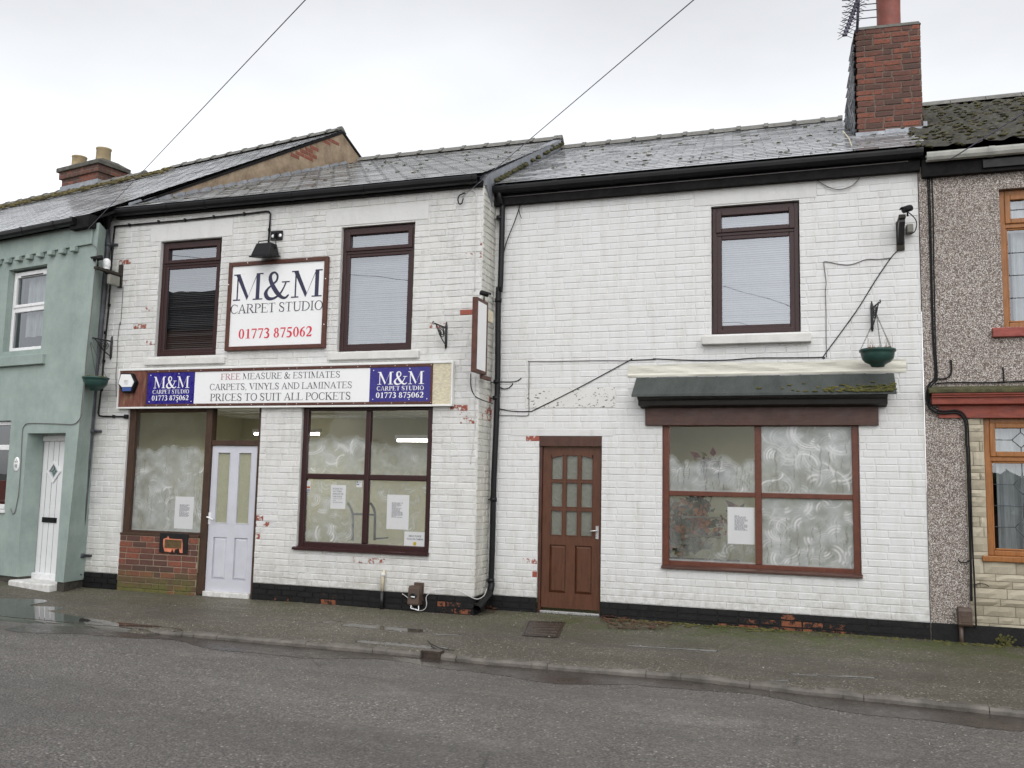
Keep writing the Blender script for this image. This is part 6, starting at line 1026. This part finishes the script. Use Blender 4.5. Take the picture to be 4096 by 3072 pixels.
# ================================================================== CABLES
F = FR_
cable('wall_cable', F, [c8(595, 1075), c8(690, 1093), c8(835, 1097), c8(900, 1075), c8(1240, 905), c8(1640, 690), c8(1660, 686), c8(1850, 678), d2(240, 1478), d2(545, 1490), d2(820, 1488), d2(1050, 1472), d2(1300, 1470), d2(1590, 1465), d2(1605, 1445), d2(1860, 1095), d2(2010, 855), d2(2140, 665), d2(2205, 600)], 'dark cable slanting from the downpipe past the canopy up to the right camera', group='cables clipped to the white walls')
cable('wall_cable', F, [c8(595, 1130), c8(700, 1130), c8(800, 1135), c8(830, 1125), c8(836, 1090), c8(836, 900), c8(838, 710), c8(845, 696), c8(1030, 695), c8(1370, 688), c8(1640, 689)], 'painted over cable making a tall square corner left of the canopy', mat='cableg', group='cables clipped to the white walls', r=.005)
cable('wall_cable', F, [d2(1622, 1465), d2(1618, 1300), d2(1617, 1100), d2(1612, 930), d2(1618, 860), d2(1600, 720), d2(1604, 697), d2(1640, 700), d2(1730, 718), d2(1820, 720), d2(1940, 680), d2(2040, 678), d2(2138, 666)], 'grey cable dropping beside the single upper window of the right house', mat='cableg', group='cables clipped to the white walls', r=.005)
cable('loose_cable', F, [d2(1440, -10), d2(1520, 30), d2(1640, 98), d2(1720, 115), d2(1810, 95), d2(1870, 45), d2(1900, -10)], 'loose cable looping below the gutter right of the upper window', mat='cableg', d=-.03, group='loose cable ends')
cable('loose_cable', F, [c7(625, 1260), c7(660, 1130), c7(720, 980), c7(765, 850), c7(795, 785)], 'black cable leaning from the middle downpipe up to the gutter', d=-.04, group='loose cable ends'); cable('loose_cable', F, [c7(775, 950), c7(757, 890), c7(770, 830), c7(830, 795), c7(930, 792), c7(1010, 775), c7(1108, 738)], 'curling cable end hanging below the gutter near the middle downpipe', d=-.05, r=.005, group='loose cable ends')
cable('loose_cable', F, [c8(598, 858), c8(660, 860), c8(725, 857), c8(760, 842), c8(775, 828)], 'upper frayed cable end poking out right of the middle downpipe', group='loose cable ends'); cable('loose_cable', F, [c8(600, 900), c8(630, 915), c8(670, 910), c8(700, 885), c8(706, 870)], 'lower frayed cable end curling up right of the middle downpipe', group='loose cable ends')
for i, (x, dl) in enumerate(((0, 0), (18, 0), (48, 1))):
    cable('service_cable', F, [e6(1140+x, 215), e6(1160+x, 700), e6(1175+x*.8, 1200), e6(1185+x*.8, 1640), e7(1205+x*.6, 500), e7(1222+x*.5, 700), e7(1228+x*.5, 860), e7(1225+x*.3, 900)], ('leftmost black service cable down the left edge of the pebbledash', 'middle black service cable down the left edge of the pebbledash', 'rightmost black service cable down the left edge of the pebbledash')[i], d=-.03, r=.007, group='service cables on the pebbledash')
def pts(c, *p): return [c(*q) for q in p]
cable('service_cable', F, pts(e7, (1225, 880), (1165, 935), (1140, 1020), (1140, 1110), (1165, 1190), (1240, 1240), (1330, 1255), (1440, 1245), (1510, 1265), (1555, 1330), (1570, 1420), (1575, 1600))+pts(e8, (1275, 100), (1285, 400), (1295, 700), (1303, 1000), (1308, 1240)), 'thick black cable curving under the red cornice and down to the meter box', d=-.06, r=.013, group='service cables on the pebbledash')
cable('service_cable', F, pts(e7, (1240, 900), (1185, 950), (1160, 1030), (1160, 1100), (1185, 1170), (1260, 1218), (1350, 1228), (1450, 1220), (1530, 1245), (1580, 1320), (1595, 1420), (1602, 1600))+pts(e8, (1292, 100), (1302, 400), (1315, 800), (1330, 1100), (1342, 1400), (1345, 1450)), 'second black cable curving under the red cornice down beside the stone cladding', d=-.07, r=.009, group='service cables on the pebbledash')
cable('service_cable', F, pts(e7, (1210, 865), (1280, 872), (1350, 865), (1395, 830), (1410, 770), (1408, 690), (1400, 660)), 'short black cable bending up the pebbledash above the cornice', d=-.03, r=.009, group='service cables on the pebbledash'); cable('service_cable', F, pts(e7, (1230, 930), (1300, 918), (1500, 912), (1800, 915), (1985, 908), (2212, 900), (2500, 895)), 'black cable lying along the top of the red cornice', d=-.04, r=.009, group='service cables on the pebbledash'); cable('service_cable', F, pts(e7, (1985, 905), (1988, 860), (1985, 800), (1978, 745)), 'stub of black cable rising from the cornice toward the upper sill', d=-.03, r=.008, group='service cables on the pebbledash')
cable('service_cable', F, pts(e8, (1305, 925), (1270, 945), (1225, 945), (1205, 925)), 'short black cable tail sticking left over the pebbledash', d=-.05, r=.007, group='service cables on the pebbledash'); cable('service_cable', F, pts(e8, (1332, 1118), (1360, 1108), (1410, 1112), (1440, 1130)), 'short black cable tail sticking right over the stone cladding', d=-.05, r=.005, group='service cables on the pebbledash')
F = FL
cable('wall_cable', F, [c1(990, 1300), c1(985, 1400), c1(970, 1600), c2(965, 180), c2(950, 300), c2(940, 500), c2(932, 600), c2(935, 780)], 'thin cable down the brick left of the first upper window', mat='cableg', r=.005, group='cables clipped to the white walls'); cable('wall_cable', F, [c7(300, 745), c7(360, 722), c7(410, 760), c7(413, 900), c7(405, 1200), c7(400, 1540)], 'white painted cable down to the top of the projecting sign', mat='cablew', r=.006, group='cables clipped to the white walls')
cable('wall_cable', F, [c8(368, 790), c8(370, 900), c8(400, 970), c8(450, 1000), c8(500, 1020), c8(545, 1035)], 'black cable hanging below the projecting sign', r=.006, group='cables clipped to the white walls'); cable('wall_cable', F, [c8(405, 800), c8(400, 1000), c8(402, 1200), c8(385, 1380), c8(365, 1520)], 'white painted cable hanging below the projecting sign with a loose end', mat='cablew', group='cables clipped to the white walls')
cable('loose_cable', F, [c6(1425, 352), c6(1470, 385), c6(1490, 440), c6(1540, 485), c6(1600, 480), c6(1622, 440), c6(1620, 375), c6(1680, 328), c6(1780, 315), c6(1870, 325), c6(1940, 358), c6(2000, 388), c6(2040, 393), c6(2085, 365), c6(2105, 310)], 'white cable looping along the plinth from the brown box to the downpipe', mat='cablew', d=-.045, r=.005, group='loose cable ends'); cable('loose_cable', F, [c7(325, 748), c7(280, 765), c7(265, 800), c7(275, 835), c7(295, 830), c7(308, 790)], 'black cable loop at the hook where the overhead wire meets the wall', d=-.05, r=.008, group='loose cable ends')
F = FG; cable('wall_cable', F, [c1(690, 840), c1(715, 930), c1(780, 1000), c1(775, 1100), c1(760, 1200), c1(735, 1500), c2(715, 250), c2(685, 560), c2(668, 850), c2(655, 930), c2(600, 995), c2(500, 997), c2(380, 993), c2(230, 992), c2(190, 1020), c2(178, 1080), c2(165, 1350), c2(150, 1550), c3(135, 430), c3(120, 495), c3(100, 513), c3(85, 470)], 'thin cable over the green render, around the door and ending in a loop', d=-.012, r=.006, mat='cableg', group='cables clipped to the white walls')
x, z = F.at(g5(137, 457), -.02); HP = thing('house_number', 'oval white house number plaque reading 98 beside the white door', 'plaque', tuple(F(x, 0, z))); m = MB(); m.lathe((0, 0, 0), [(.001, .010), (.06, .010), (.07, .005), (.072, 0)], 24); m.v = [tuple(F(x+a_*.95, -.002-c_, z+b_*1.45)) for a_, b_, c_ in m.v]; m.build('plate', MT['inkwhite'], HP); lettering(F, '98', x-.035, x+.035, z-.055, z-.0, -.0125, MT['ink'], HP, .14)
m = MB(); m.tube([F(x, -.014, z+.02), F(x, -.014, z+.075)], .005, 5)
for k in (-.03, .03): m.tube([F(x+k, -.014, z+.025), F(x+k, -.014, z+.05)], .004, 5)
m.build('emblem', MT['greybox'], HP)
# overhead wires
def overhead(p_wall, F_, d, p_sky, dist, label, sag=.0, r=.004):
    a = F_(*((lambda q: (q[0], d, q[1]))(F_.at(p_wall, d)))); rr = ray(*p_sky); b = Vector((0, 0, CAMZ))+rr*dist; pts_ = [a+(b-a)*(i/24*5) for i in range(25)]; m = MB(); m.tube(pts_, r, 6); return tag(m.build('overhead_wire', MT['wire']), label, 'overhead wire', 'overhead telephone wires')
overhead((345, 924), FG, -.10, (1600, -400), 5.0, 'overhead wire running from the green house eaves up past the sky', r=.004); overhead(c7(305, 775), FL, -.05, (3150, -320), 5.0, 'overhead wire running from the middle of the white facade up across the sky', r=.004); overhead(e6(1380, 115), FR_, -.20, (4500, 195), 8.0, 'short overhead wire meeting the white gutter of the pebbledash house', r=.006)

# ================================================================== NOTICES, ROOM CONTENTS
def sheet_of_paper(F, tl, tr, br, bl, d, label, lines=(), name='notice', rule=None, mat='paper'):
    A = [F.at(p, d) for p in (tl, tr, br, bl)]; x0, x1, z0, z1 = (A[0][0]+A[3][0])/2, (A[1][0]+A[2][0])/2, (A[2][1]+A[3][1])/2, (A[0][1]+A[1][1])/2; t = thing(name, label, 'notice', tuple(F(x0, d, z0)), 'notices taped inside the windows'); m = MB(); m.slab(F, [(x0, z0), (x1, z0), (x1, z1), (x0, z1)], d, d+.0008); m.build('sheet', MT[mat], t); W, H = x1-x0, z1-z0
    for (txt, a, b, ya, yb) in lines: plaintext(F, txt, x0+W*a, x0+W*b, z1-H*yb, z1-H*ya, d-.0006, MT['papertext'], t)
    if rule:
        m = MB(); rd = random.Random(len(label)); y = rule[0]
        while y < rule[1]:
            x = rule[2]; e = rule[3]-rd.choice([0, 0, .05, .12, .3 if rd.random() < .3 else 0])
            while x < e:
                w = min(rd.uniform(.03, .12), e-x); m.face([F(x0+W*p, d-.0006, z1-H*q) for p, q in ((x, y+rule[4]), (x+w, y+rule[4]), (x+w, y), (x, y))]); x += w+.018
            y += rule[4]*2.1
        tag(m.build('printed_lines', MT['papertext'], t), kind='stuff')
    return t, (x0, x1, z0, z1)
F = FL
sheet_of_paper(F, c3(1412, 374), c3(1562, 376), c3(1548, 637), c3(1398, 630), .083, 'white typed notice in the window left of the lavender door', rule=(.25, .62, .25, .78, .013))
sheet_of_paper(F, c5(853, 885), c5(974, 886), c5(966, 1077), c5(847, 1076), .063, 'white notice asking drivers not to park, in the large left window', [('PLEASE DO', .13, .78, .12, .19), ('NOT PARK', .13, .74, .23, .30), ('INFRONT OF', .13, .84, .34, .41), ('THE DOOR', .13, .76, .45, .52), ('THANK YOU FOR', .13, .80, .56, .595), ('YOUR', .13, .36, .635, .67), ('UNDERSTANDING', .13, .82, .71, .745)])
sheet_of_paper(F, c5(1308, 962), c5(1485, 966), c5(1472, 1245), c5(1295, 1238), .063, 'larger bluish notice with fine print in the large left window', rule=(.23, .66, .22, .72, .014))
t, q = sheet_of_paper(F, c5(1445, 1255), c5(1615, 1268), c5(1610, 1402), c5(1438, 1394), .063, 'white smile sticker with a yellow face at the bottom of the large left window', [('SMILE PLEASE', .20, .80, .20, .31), ('YOUR ON CAMERA', .11, .90, .38, .49), ('for the safety of our staff and customers', .15, .88, .885, .92)]); cx_, cz_ = (q[0]+q[1])/2, q[2]+(q[3]-q[2])*.30; m = MB(); m.face([F(cx_+.024*math.cos(i*.2618), .0622, cz_+.024*math.sin(i*.2618)) for i in range(24)]); sm_ = m.build('smiley', MT['yellow'], t); m = MB()
for k in (-.008, .008): m.face([F(cx_+k+.0025*math.cos(i*.785), .0615, cz_+.007+.005*math.sin(i*.785)) for i in range(8)])
for i in range(8): a0, a1 = R(205+i*16), R(205+(i+1)*16); m.face([F(cx_+r*math.cos(a_), .0615, cz_+r*math.sin(a_)) for r, a_ in ((.014, a0), (.014, a1), (.017, a1), (.017, a0))])
m.build('smiley_features', MT['ink'], sm_)
t, q = sheet_of_paper(F, c5(660, 850), c5(690, 850), c5(686, 937), c5(656, 937), .063, 'narrow strip of payment card stickers at the left of the large left window', name='sticker'); m = MB(); W, H = q[1]-q[0], q[3]-q[2]; m.box(F, q[0]+W*.1, q[1]-W*.1, .0622, .0628, q[2]+H*.03, q[2]+H*.2); m.build('card_mark', MT['cardblue'], t); plaintext(F, 'VISA', q[0]+W*.18, q[1]-W*.18, q[2]+H*.07, q[2]+H*.15, .0615, MT['paper'], t); m = MB(); m.box(F, q[0]+W*.1, q[1]-W*.1, .0622, .0628, q[2]+H*.3, q[2]+H*.48); m.build('card_mark', MT['cardred'], t)
t, q = sheet_of_paper(F, c5(1058, 851), c5(1103, 852), c5(1102, 902), c5(1056, 901), .063, 'small pale payment sticker under the crossbar of the large left window', name='sticker'); m = MB(); W, H = q[1]-q[0], q[3]-q[2]; m.box(F, q[0]+W*.08, q[0]+W*.28, .0622, .0628, q[2]+H*.7, q[2]+H*.92); m.build('logo_square', MT['ink'], t); plaintext(F, 'Square', q[0]+W*.36, q[1]-W*.06, q[2]+H*.72, q[2]+H*.88, .0622, MT['papertext'], t); m = MB(); m.box(F, q[0]+W*.08, q[0]+W*.5, .0622, .0628, q[2]+H*.35, q[2]+H*.5); m.build('card_mark', MT['cardblue'], t)
F = FR_
sheet_of_paper(F, d3(826, 1262), d3(1043, 1268), d4(1041, 362), d4(824, 348), .058, 'white typed notice taped in the lower left pane of the right shop window', rule=(.23, .62, .26, .74, .013))
for (y, a, b, lb) in ((1340, 455, 775, 'upper'), (1492, 478, 775, 'lower')):
    A = F.at(d3(a, y), .058); B = F.at(d3(b, y+12), .058); m = MB(); m.box(F, A[0], B[0], .058, .0588, A[1]-.012, A[1]+.010); m.box(F, A[0], A[0]+.045, .0572, .058, A[1]-.028, A[1]+.010); m.box(F, B[0]-.05, B[0], .0572, .058, A[1]-.026, A[1]+.010); tag(m.build('tape_strip', MT['greybox']), lb+' strip of old grey tape across the lower left pane of the right window', 'tape', 'tape strips on the right window')
def leafy(name, label, base, spread, h, n, seed, mats=('leaf1', 'leaf2', 'leaf3')):
    rd = random.Random(seed); t = thing(name, label, 'plant', tuple(base), 'leafy plants behind the right window'); base = Vector(base); B = [MB(), MB(), MB()]; S = MB()
    for i in range(n):
        tip = base+Vector((rd.gauss(0, spread), rd.uniform(-.08, .08), h*rd.uniform(.35, 1))); mid = base.lerp(tip, .5)+Vector((rd.uniform(-.03, .03), 0, .05)); pp = smooth([base, mid, tip], 5); S.tube(pp, .003, 4)
        for k in range(rd.randint(4, 8)):
            p = pp[rd.randint(4, len(pp)-1)]; a = rd.uniform(0, 6.28); dr_ = Vector((math.cos(a), -abs(math.sin(a))*.5, rd.uniform(-.3, 1))).normalized(); L = rd.uniform(.07, .15); s = dr_.cross(Vector((0, 1, .2))).normalized()*L*.26; f = Vector((0, -.01, -.01)); B[rd.choice([0, 0, 1, 1, 2])].add([p, p+dr_*L*.45+s+f, p+dr_*L, p+dr_*L*.45-s+f, p+dr_*L*.45], [(0, 1, 4), (1, 2, 4), (2, 3, 4), (3, 0, 4)], None, True)
    S.build('stems', MT['twig'], t)
    for b, mt in zip(B, mats): b.build('foliage', MT[mt], t)
    return t
P3 = lambda p, d: (lambda q: FR_(q[0], d, q[1]))(FR_.at(p, d))
leafy('leafy_plant', 'taller red leaved plant showing above the whitewash in the upper left pane', P3(d3(640, 1130), .22), .09, .42, 9, 3, ('leaf3', 'leaf1', 'leaf3')); leafy('leafy_plant', 'orange and brown leafy plant crowding the left of the lower left pane', P3(d4(560, 440), .22), .24, .72, 60, 5); leafy('leafy_plant', 'smaller olive plant low behind the tape strips of the right window', P3(d4(440, 480), .16), .12, .36, 26, 8, ('leaf1', 'leaf1', 'leaf2')); leafy('leafy_plant', 'short dark leaved plant standing mid way along the upper left pane', P3(d3(800, 1130), .24), .06, .34, 6, 9, ('leaf1', 'leaf3', 'leaf1'))
A = F.at(d3(700, 1125), .24); m = MB(); m.box(F, A[0]-.42, A[0]+.2, .15, .34, A[1]-.03, A[1]-.005); tag(m.build('window_shelf', MT['darkwood']), 'dark shelf behind the right window carrying the upper plants', 'shelf'); A = F.at(d4(560, 470), .2); m = MB(); m.box(F, A[0]-.35, A[0]+.5, .13, .4, A[1]-.06, A[1]-.01); tag(m.build('window_board', MT['darkwood']), 'low dark board behind the right window under the orange plant', 'shelf')
A = F.at(d3(1745, 660), .14); t = thing('room_camera', 'grey device hanging in the top right corner of the right shop window', 'camera', tuple(F(A[0], .14, A[1]))); m = MB(); m.hexa([F(A[0]-.035, .12, A[1]-.045), F(A[0]+.01, .12, A[1]-.045), F(A[0]+.01, .16, A[1]-.045), F(A[0]-.035, .16, A[1]-.045), F(A[0]+.0, .12, A[1]+.03), F(A[0]+.045, .12, A[1]+.03), F(A[0]+.045, .16, A[1]+.03), F(A[0]+.0, .16, A[1]+.03)]); m.build('body', MT['greybox'], t, .006); m = MB(); m.tube([F(A[0]+.03, .14, A[1]+.03), F(A[0]+.08, .14, A[1]+.10)], .008, 6); m.build('arm', MT['greybox'], t)
cable('room_lead', F, [d3(1775, 620), d3(1815, 640), d3(1800, 720), d3(1825, 800), d3(1810, 900), d3(1815, 970)], 'thin black lead dangling inside the right edge of the right shop window', d=.10, r=.004)
# sack truck behind the left window
F = FL; t = thing('sack_truck', 'grey sack truck handles standing behind the large left window', 'sack truck', tuple(F(*F.at(c5(1100, 1350), .12)[:1], .12, .6))); T3 = lambda x, y: (lambda q: F(q[0], .12, q[1]))(F.at(c5(x, y), .12))
for s_ in ((985, 1022, 1028), (1168, 1203, 1205)): m = MB(); m.tube(smooth([T3(s_[0], 1030), T3(s_[0]+20, 1055), T3(s_[1]+2, 1110), T3(s_[2], 1200), T3(s_[2]-2, 1330)]), .016, 8); m.build('handle', MT['kettle'], t)
m = MB(); m.tube([T3(1030, 1118), T3(1203, 1124)], .013, 8); m.build('crossbar', MT['kettle'], t); m = MB(); m.tube([T3(1200, 1318), T3(1310, 1308)], .010, 8); m.build('toe_plate', MT['kettle'], t)
# lit fluorescent tubes
def tube_light(F, x0, x1, d, z, label, watts):
    t = thing('fluorescent_light', label, 'ceiling light', tuple(F((x0+x1)/2, d, z))); m = MB(); m.tube([F(x0, d, z), F(x1, d, z)], .018, 10); m.build('tube', MT['tube'], t); m = MB(); m.box(F, x0-.03, x1+.03, d-.03, d+.03, z+.025, z+.08); m.build('fitting', MT['whitepl'], t)
    l = bpy.data.lights.new('tube_glow', 'AREA'); l.shape = 'RECTANGLE'; l.size = abs(x1-x0); l.size_y = .5; l.energy = watts; l.color = (1, .97, .86); o = bpy.data.objects.new('tube_glow', l); COL.objects.link(o); o.parent = t; o.location = (0, 0, -.05); return t
A, B = FL.at(c5(1388, 525), 1.6), FL.at(c5(1646, 530), 1.6); tube_light(FL, A[0], B[0], 1.6, (A[1]+B[1])/2, 'lit fluorescent tube seen through the large left window', 20); A = FL.at(c5(742, 475), 2.2); tube_light(FL, A[0]-1.15, A[0]+.03, 2.2, A[1], 'second lit tube, only its right end showing in the large left window', 12)
A = FR_.at(d3(940, 600), .9); tube_light(FR_, A[0]-.5, A[0]+1.1, .9, 2.66, 'lit tube at the ceiling behind the right shop window', 15)
# ================================================================== STREET DETAILS
F = FR_
mq = F.rect(e8(1205, 1288), e8(1312, 1292), e8(1310, 1432), e8(1203, 1425), -.08); MBX = thing('meter_box', 'brown plastic meter box at the foot of the pebbledash wall', 'meter box', tuple(F(mq[0], -.05, mq[2]))); m = MB(); m.prism(F, [(-.02, mq[2]), (-.115, mq[2]), (-.125, mq[2]+.02), (-.125, mq[3]-.035), (-.10, mq[3]), (-.02, mq[3])], mq[0], mq[1]); m.build('box', MT['brownbox'], MBX, .006); m = MB(); m.box(F, mq[0]+.03, mq[1]-.03, -.130, -.124, mq[2]+.04, mq[3]-.07); m.build('lid', MT['brownbox'], MBX, .004); m = MB(); m.tube([F(mq[0]+.03, -.07, .06), F(mq[0]+.03, -.07, mq[2])], .022, 8); m.build('post', MT['brownbox'], MBX)
def quad_on_ground(ps, z): return [ground(p, z) for p in ps]
mh = quad_on_ground([(1140*1.8517, 1345*1.8517), (1222*1.8517, 1348*1.8517), (1205*1.8517, 1375*1.8517), (1127*1.8517, 1370*1.8517)], .115); MHo = thing('manhole_cover', 'rusty iron inspection cover in the pavement before the brown door', 'manhole cover', (mh[0][0], mh[0][1], .115)); C_ = (sum(p[0] for p in mh)/4, sum(p[1] for p in mh)/4); zq = [gz(*p)+.008 for p in mh]; m = MB(); m.add([(*p, z) for p, z in zip(mh, zq)]+[(C_[0]+(p[0]-C_[0])*.9, C_[1]+(p[1]-C_[1])*.9, z+.001) for p, z in zip(mh, zq)], [(0, 1, 5, 4), (1, 2, 6, 5), (2, 3, 7, 6), (3, 0, 4, 7)]); m.build('frame', MT['iron'], MHo)
lr_ = lambda a, b, t: tuple(a[k]+(b[k]-a[k])*t for k in range(2)); inn = [(C_[0]+(p[0]-C_[0])*.87, C_[1]+(p[1]-C_[1])*.87) for p in mh]; m = MB(); zc = sum(zq)/4; m.face([(*p, z-.003) for p, z in zip(inn, zq)])
for i in range(9):
    for j in range(5):
        u, v = (i+.5)/9, (j+.5)/5; a = lr_(lr_(inn[0], inn[1], u), lr_(inn[3], inn[2], u), v); w2 = .018; zz = gz(*a)+.006; m.hexa([(a[0]-w2, a[1]-w2*.6, zz-.004), (a[0]+w2, a[1]-w2*.6, zz-.004), (a[0]+w2, a[1]+w2*.6, zz-.004), (a[0]-w2, a[1]+w2*.6, zz-.004), (a[0]-w2*.7, a[1]-w2*.4, zz+.004), (a[0]+w2*.7, a[1]-w2*.4, zz+.004), (a[0]+w2*.7, a[1]+w2*.4, zz+.004), (a[0]-w2*.7, a[1]+w2*.4, zz+.004)])
m.build('cover', MT['iron'], MHo)
dg_ = ground((900+1680*.49729, 2200+830*.49729), .05); m = MB(); y = ky(dg_[0]); Wd = Fr(dg_[0], y-.02); ring(m, Wd, -.10, .10, -.0, .085, .02, .005, .02, -.012, .10); m.box(Wd, -.08, .08, .0, .02, .005, .065); DR = tag(m.build('kerb_drain', MT['iron']), 'small dark drain outlet broken through the kerb', 'drain')
def litter(name, label, pts, n, zoff=.0, mats='leafdry', size=(.015, .045), seed=2, pile=.0):
    rd = random.Random(seed); m = MB(); P = [ground(p, PAV-.01) for p in pts]
    x0, x1, y0, y1 = min(p[0] for p in P), max(p[0] for p in P), min(p[1] for p in P), max(p[1] for p in P)
    for i in range(n):
        for _ in range(20):
            x, y = rd.uniform(x0, x1), rd.uniform(y0, y1)
            if inpoly(x, y, P): break
        z = gz(x, y)+.006+rd.random()*pile; a = rd.uniform(0, 6.28); L = rd.uniform(*size); w_ = L*.4; c, s = math.cos(a), math.sin(a); q = [(-L, 0, rd.uniform(0, .01)), (0, w_, .004), (L, 0, rd.uniform(0, .014)), (0, -w_, .004)]; m.face([(x+p[0]*c-p[1]*s, y+p[0]*s+p[1]*c, z+p[2]) for p in q])
    o = m.build(name, MT[mats]); return tag(o, label, 'leaf litter' if 'leaf' in name else 'grit', kind='stuff')
litter('leaf_litter', 'fallen brown leaves heaped in the corner by the middle downpipe', [d1(430, 1510), d1(560, 1410), d1(610, 1470), d1(560, 1520)], 130, pile=.04); litter('leaf_litter', 'fallen brown leaves along the plinth right of the brown door', [d1(1380, 1560), d1(1440, 1540), d1(1700, 1590), d1(1980, 1605), d1(1970, 1650), d1(1500, 1640)], 260, pile=.02, seed=4)
litter('pale_grit', 'pale grit scattered over the pavement', [(300, 2400), (1200, 2400), (2300, 2460), (3900, 2580), (4090, 2800), (2900, 2690), (1500, 2560), (700, 2500)], 330, mats='grit', size=(.003, .011), seed=6); litter('pale_grit', 'pale grit scattered over the road near the kerb', [(900, 2570), (2000, 2680), (3300, 2790), (4000, 2880), (3600, 3060), (1500, 2900), (600, 2640)], 170, mats='grit', size=(.003, .011), seed=7)
mm = MB(); rd = random.Random(12)
for i in range(420):
    x = rd.uniform(-3.5, 4.0); y = YR-.03-abs(rd.gauss(0, .11)); 
    if bd[0]-.05 < x < bd[1]+.05 or x < -2.3 and rd.random() < .7: continue
    mm.blob((x, y, gz(x, y)+.002), rd.uniform(.012, .045), rd.uniform(.01, .03), rd.uniform(.004, .012), 6)
tag(mm.build('pavement_moss', MT['moss']), kind='stuff')
A = ground((3196+1545*.5275, 1750+1560*.5275), .15); t = thing('weed', 'small green weed at the foot of the stone cladding', 'weed', (A[0], min(A[1], 10.7), .14)); m = MB()
for i in range(40): a = random.uniform(0, 6.28); r = random.uniform(.01, .10); p = Vector((A[0]+r*math.cos(a), min(A[1], 10.7)-.02+r*.3*math.sin(a), .15+random.uniform(0, .09))); L = random.uniform(.012, .028); m.face([p, p+Vector((L, 0, L*.6)), p+Vector((L*.4, 0, L*1.3)), p+Vector((-L*.5, 0, L*.7))])
m.build('leaves', MT['moss'], t)
m = MB(); p = [ground((900+x*.49729, 2200+y*.49729), .09) for x, y in ((1630, 722), (1660, 750), (1720, 775), (1790, 788), (1850, 795))]; m.tube([(x, y, gz(x, y)+.012) for x, y in p], [.004, .006, .006, .005, .003], 6); tag(m.build('fallen_twig', MT['darkwood']), 'dark fallen twig lying on the wet pavement above the kerb drain', 'twig')
# ================================================================== TV AERIAL
pa, pb = Vector((0, 0, CAMZ))+ray(*e5(452, 345))*1, None
def onY(p, Y): r = ray(*p); q = r*(Y/r.y); return Vector((q.x, q.y, q.z+CAMZ))
AY = 12.0; t = thing('tv_aerial', 'spiky television aerial behind the tall red chimney', 'aerial', tuple(onY(e5(575, 290), AY))); b0, b1 = onY(e5(450, 345), AY-.55), onY(e5(600, -60), AY+.25); m = MB(); m.tube([b0, b1], .012, 6); m.build('boom', MT['alu'], t); m = MB(); m.tube([onY(e5(570, 320), AY+.1), onY(e5(590, -80), AY+.1)], .018, 8); m.build('mast', MT['alu'], t)
ax_ = Vector((1, 0, 0)); dr_ = (b1-b0).normalized(); up_ = ax_.cross(dr_).normalized()
for i in range(13):
    p = b0.lerp(b1, i/12); m = MB(); L = .085+.004*i
    for sx_ in (-1, 1):
        for sz in (-1, 1): m.tube([p, p+ax_*L*sx_+up_*L*.55*sz], .004, 4)
    m.tube([p-ax_*.03, p+ax_*.03], .018, 6); m.build('director', MT['alu'], t)
for (x, y) in ((440, 200), (440, 125), (440, 65), (440, 5)): a = onY(e5(x-18, y+2), AY); b = onY(e5(x+330, y-32), AY); m = MB(); m.tube([a, b], .007, 5); m.build('reflector_rod', MT['alu'], t)
cable('aerial_lead', Fr(0, 11.2), [e5(430, 1290), e5(490, 1360), e5(520, 1430), e5(600, 1470), e5(760, 1495), e5(750, 1515)], 'cream cable lying down the slates left of the chimney', d=0, r=.007, mat='ply')
# ================================================================== ACROSS THE ROAD (house mirrored; unseen wall and hedge added to darken shop reflections)
OP = thing('brick_terrace_house', 'red brick house across the road mirrored in the left upper window', 'house', (-25, -9, 0)); F0 = Fr(0, 0)
m = MB(); m.box(F0, -33, -21.2, -16, -8, 0, 7.4, (.6, .2, 0, 1)); m.build('wall', MT['oppred'], OP); m = MB(); m.prism(F0, [(-7.7, 7.3), (-12, 9.8), (-16.3, 7.3)], -33.2, -21.0); m.build('roof', MT['soffit'], OP); m = MB(); m.box(F0, -22.4, -21.3, -12.6, -11.4, 8.5, 11.8, (.5, .2, 0, 1)); m.box(F0, -22.5, -21.2, -12.7, -11.3, 11.8, 12.1, (.3, .2, 0, 1)); m.build('chimney', MT['oppred'], OP)
for x in (-30.5, -27.5, -24): m = MB(); m.box(F0, x-.5, x+.5, -8.0, -7.96, 3.6, 5.2); m.build('window', MT['whitepl'], OP)
OW = MB(); OW.box(F0, -60, 45, -5.7, -5.4, 0, 1.1, (.5, .3, 0, 1)); tag(OW.build('added_wall', MT['oppred']), 'low red brick garden wall, unseen, added to darken the shop window reflections', 'wall')
mm = MB(); rd = random.Random(3)
for i in range(700): x = rd.uniform(-45, 30); mm.blob((x, -7.2+rd.uniform(-.5, .5), rd.uniform(.5, 2.3+.5*math.sin(x*.7))), rd.uniform(.3, .6), .5, rd.uniform(.3, .5), 6, .35)
tag(mm.build('hedge', MT['hedge']), 'dark unseen hedge across the road, added so the shop windows reflect dark', 'hedge')
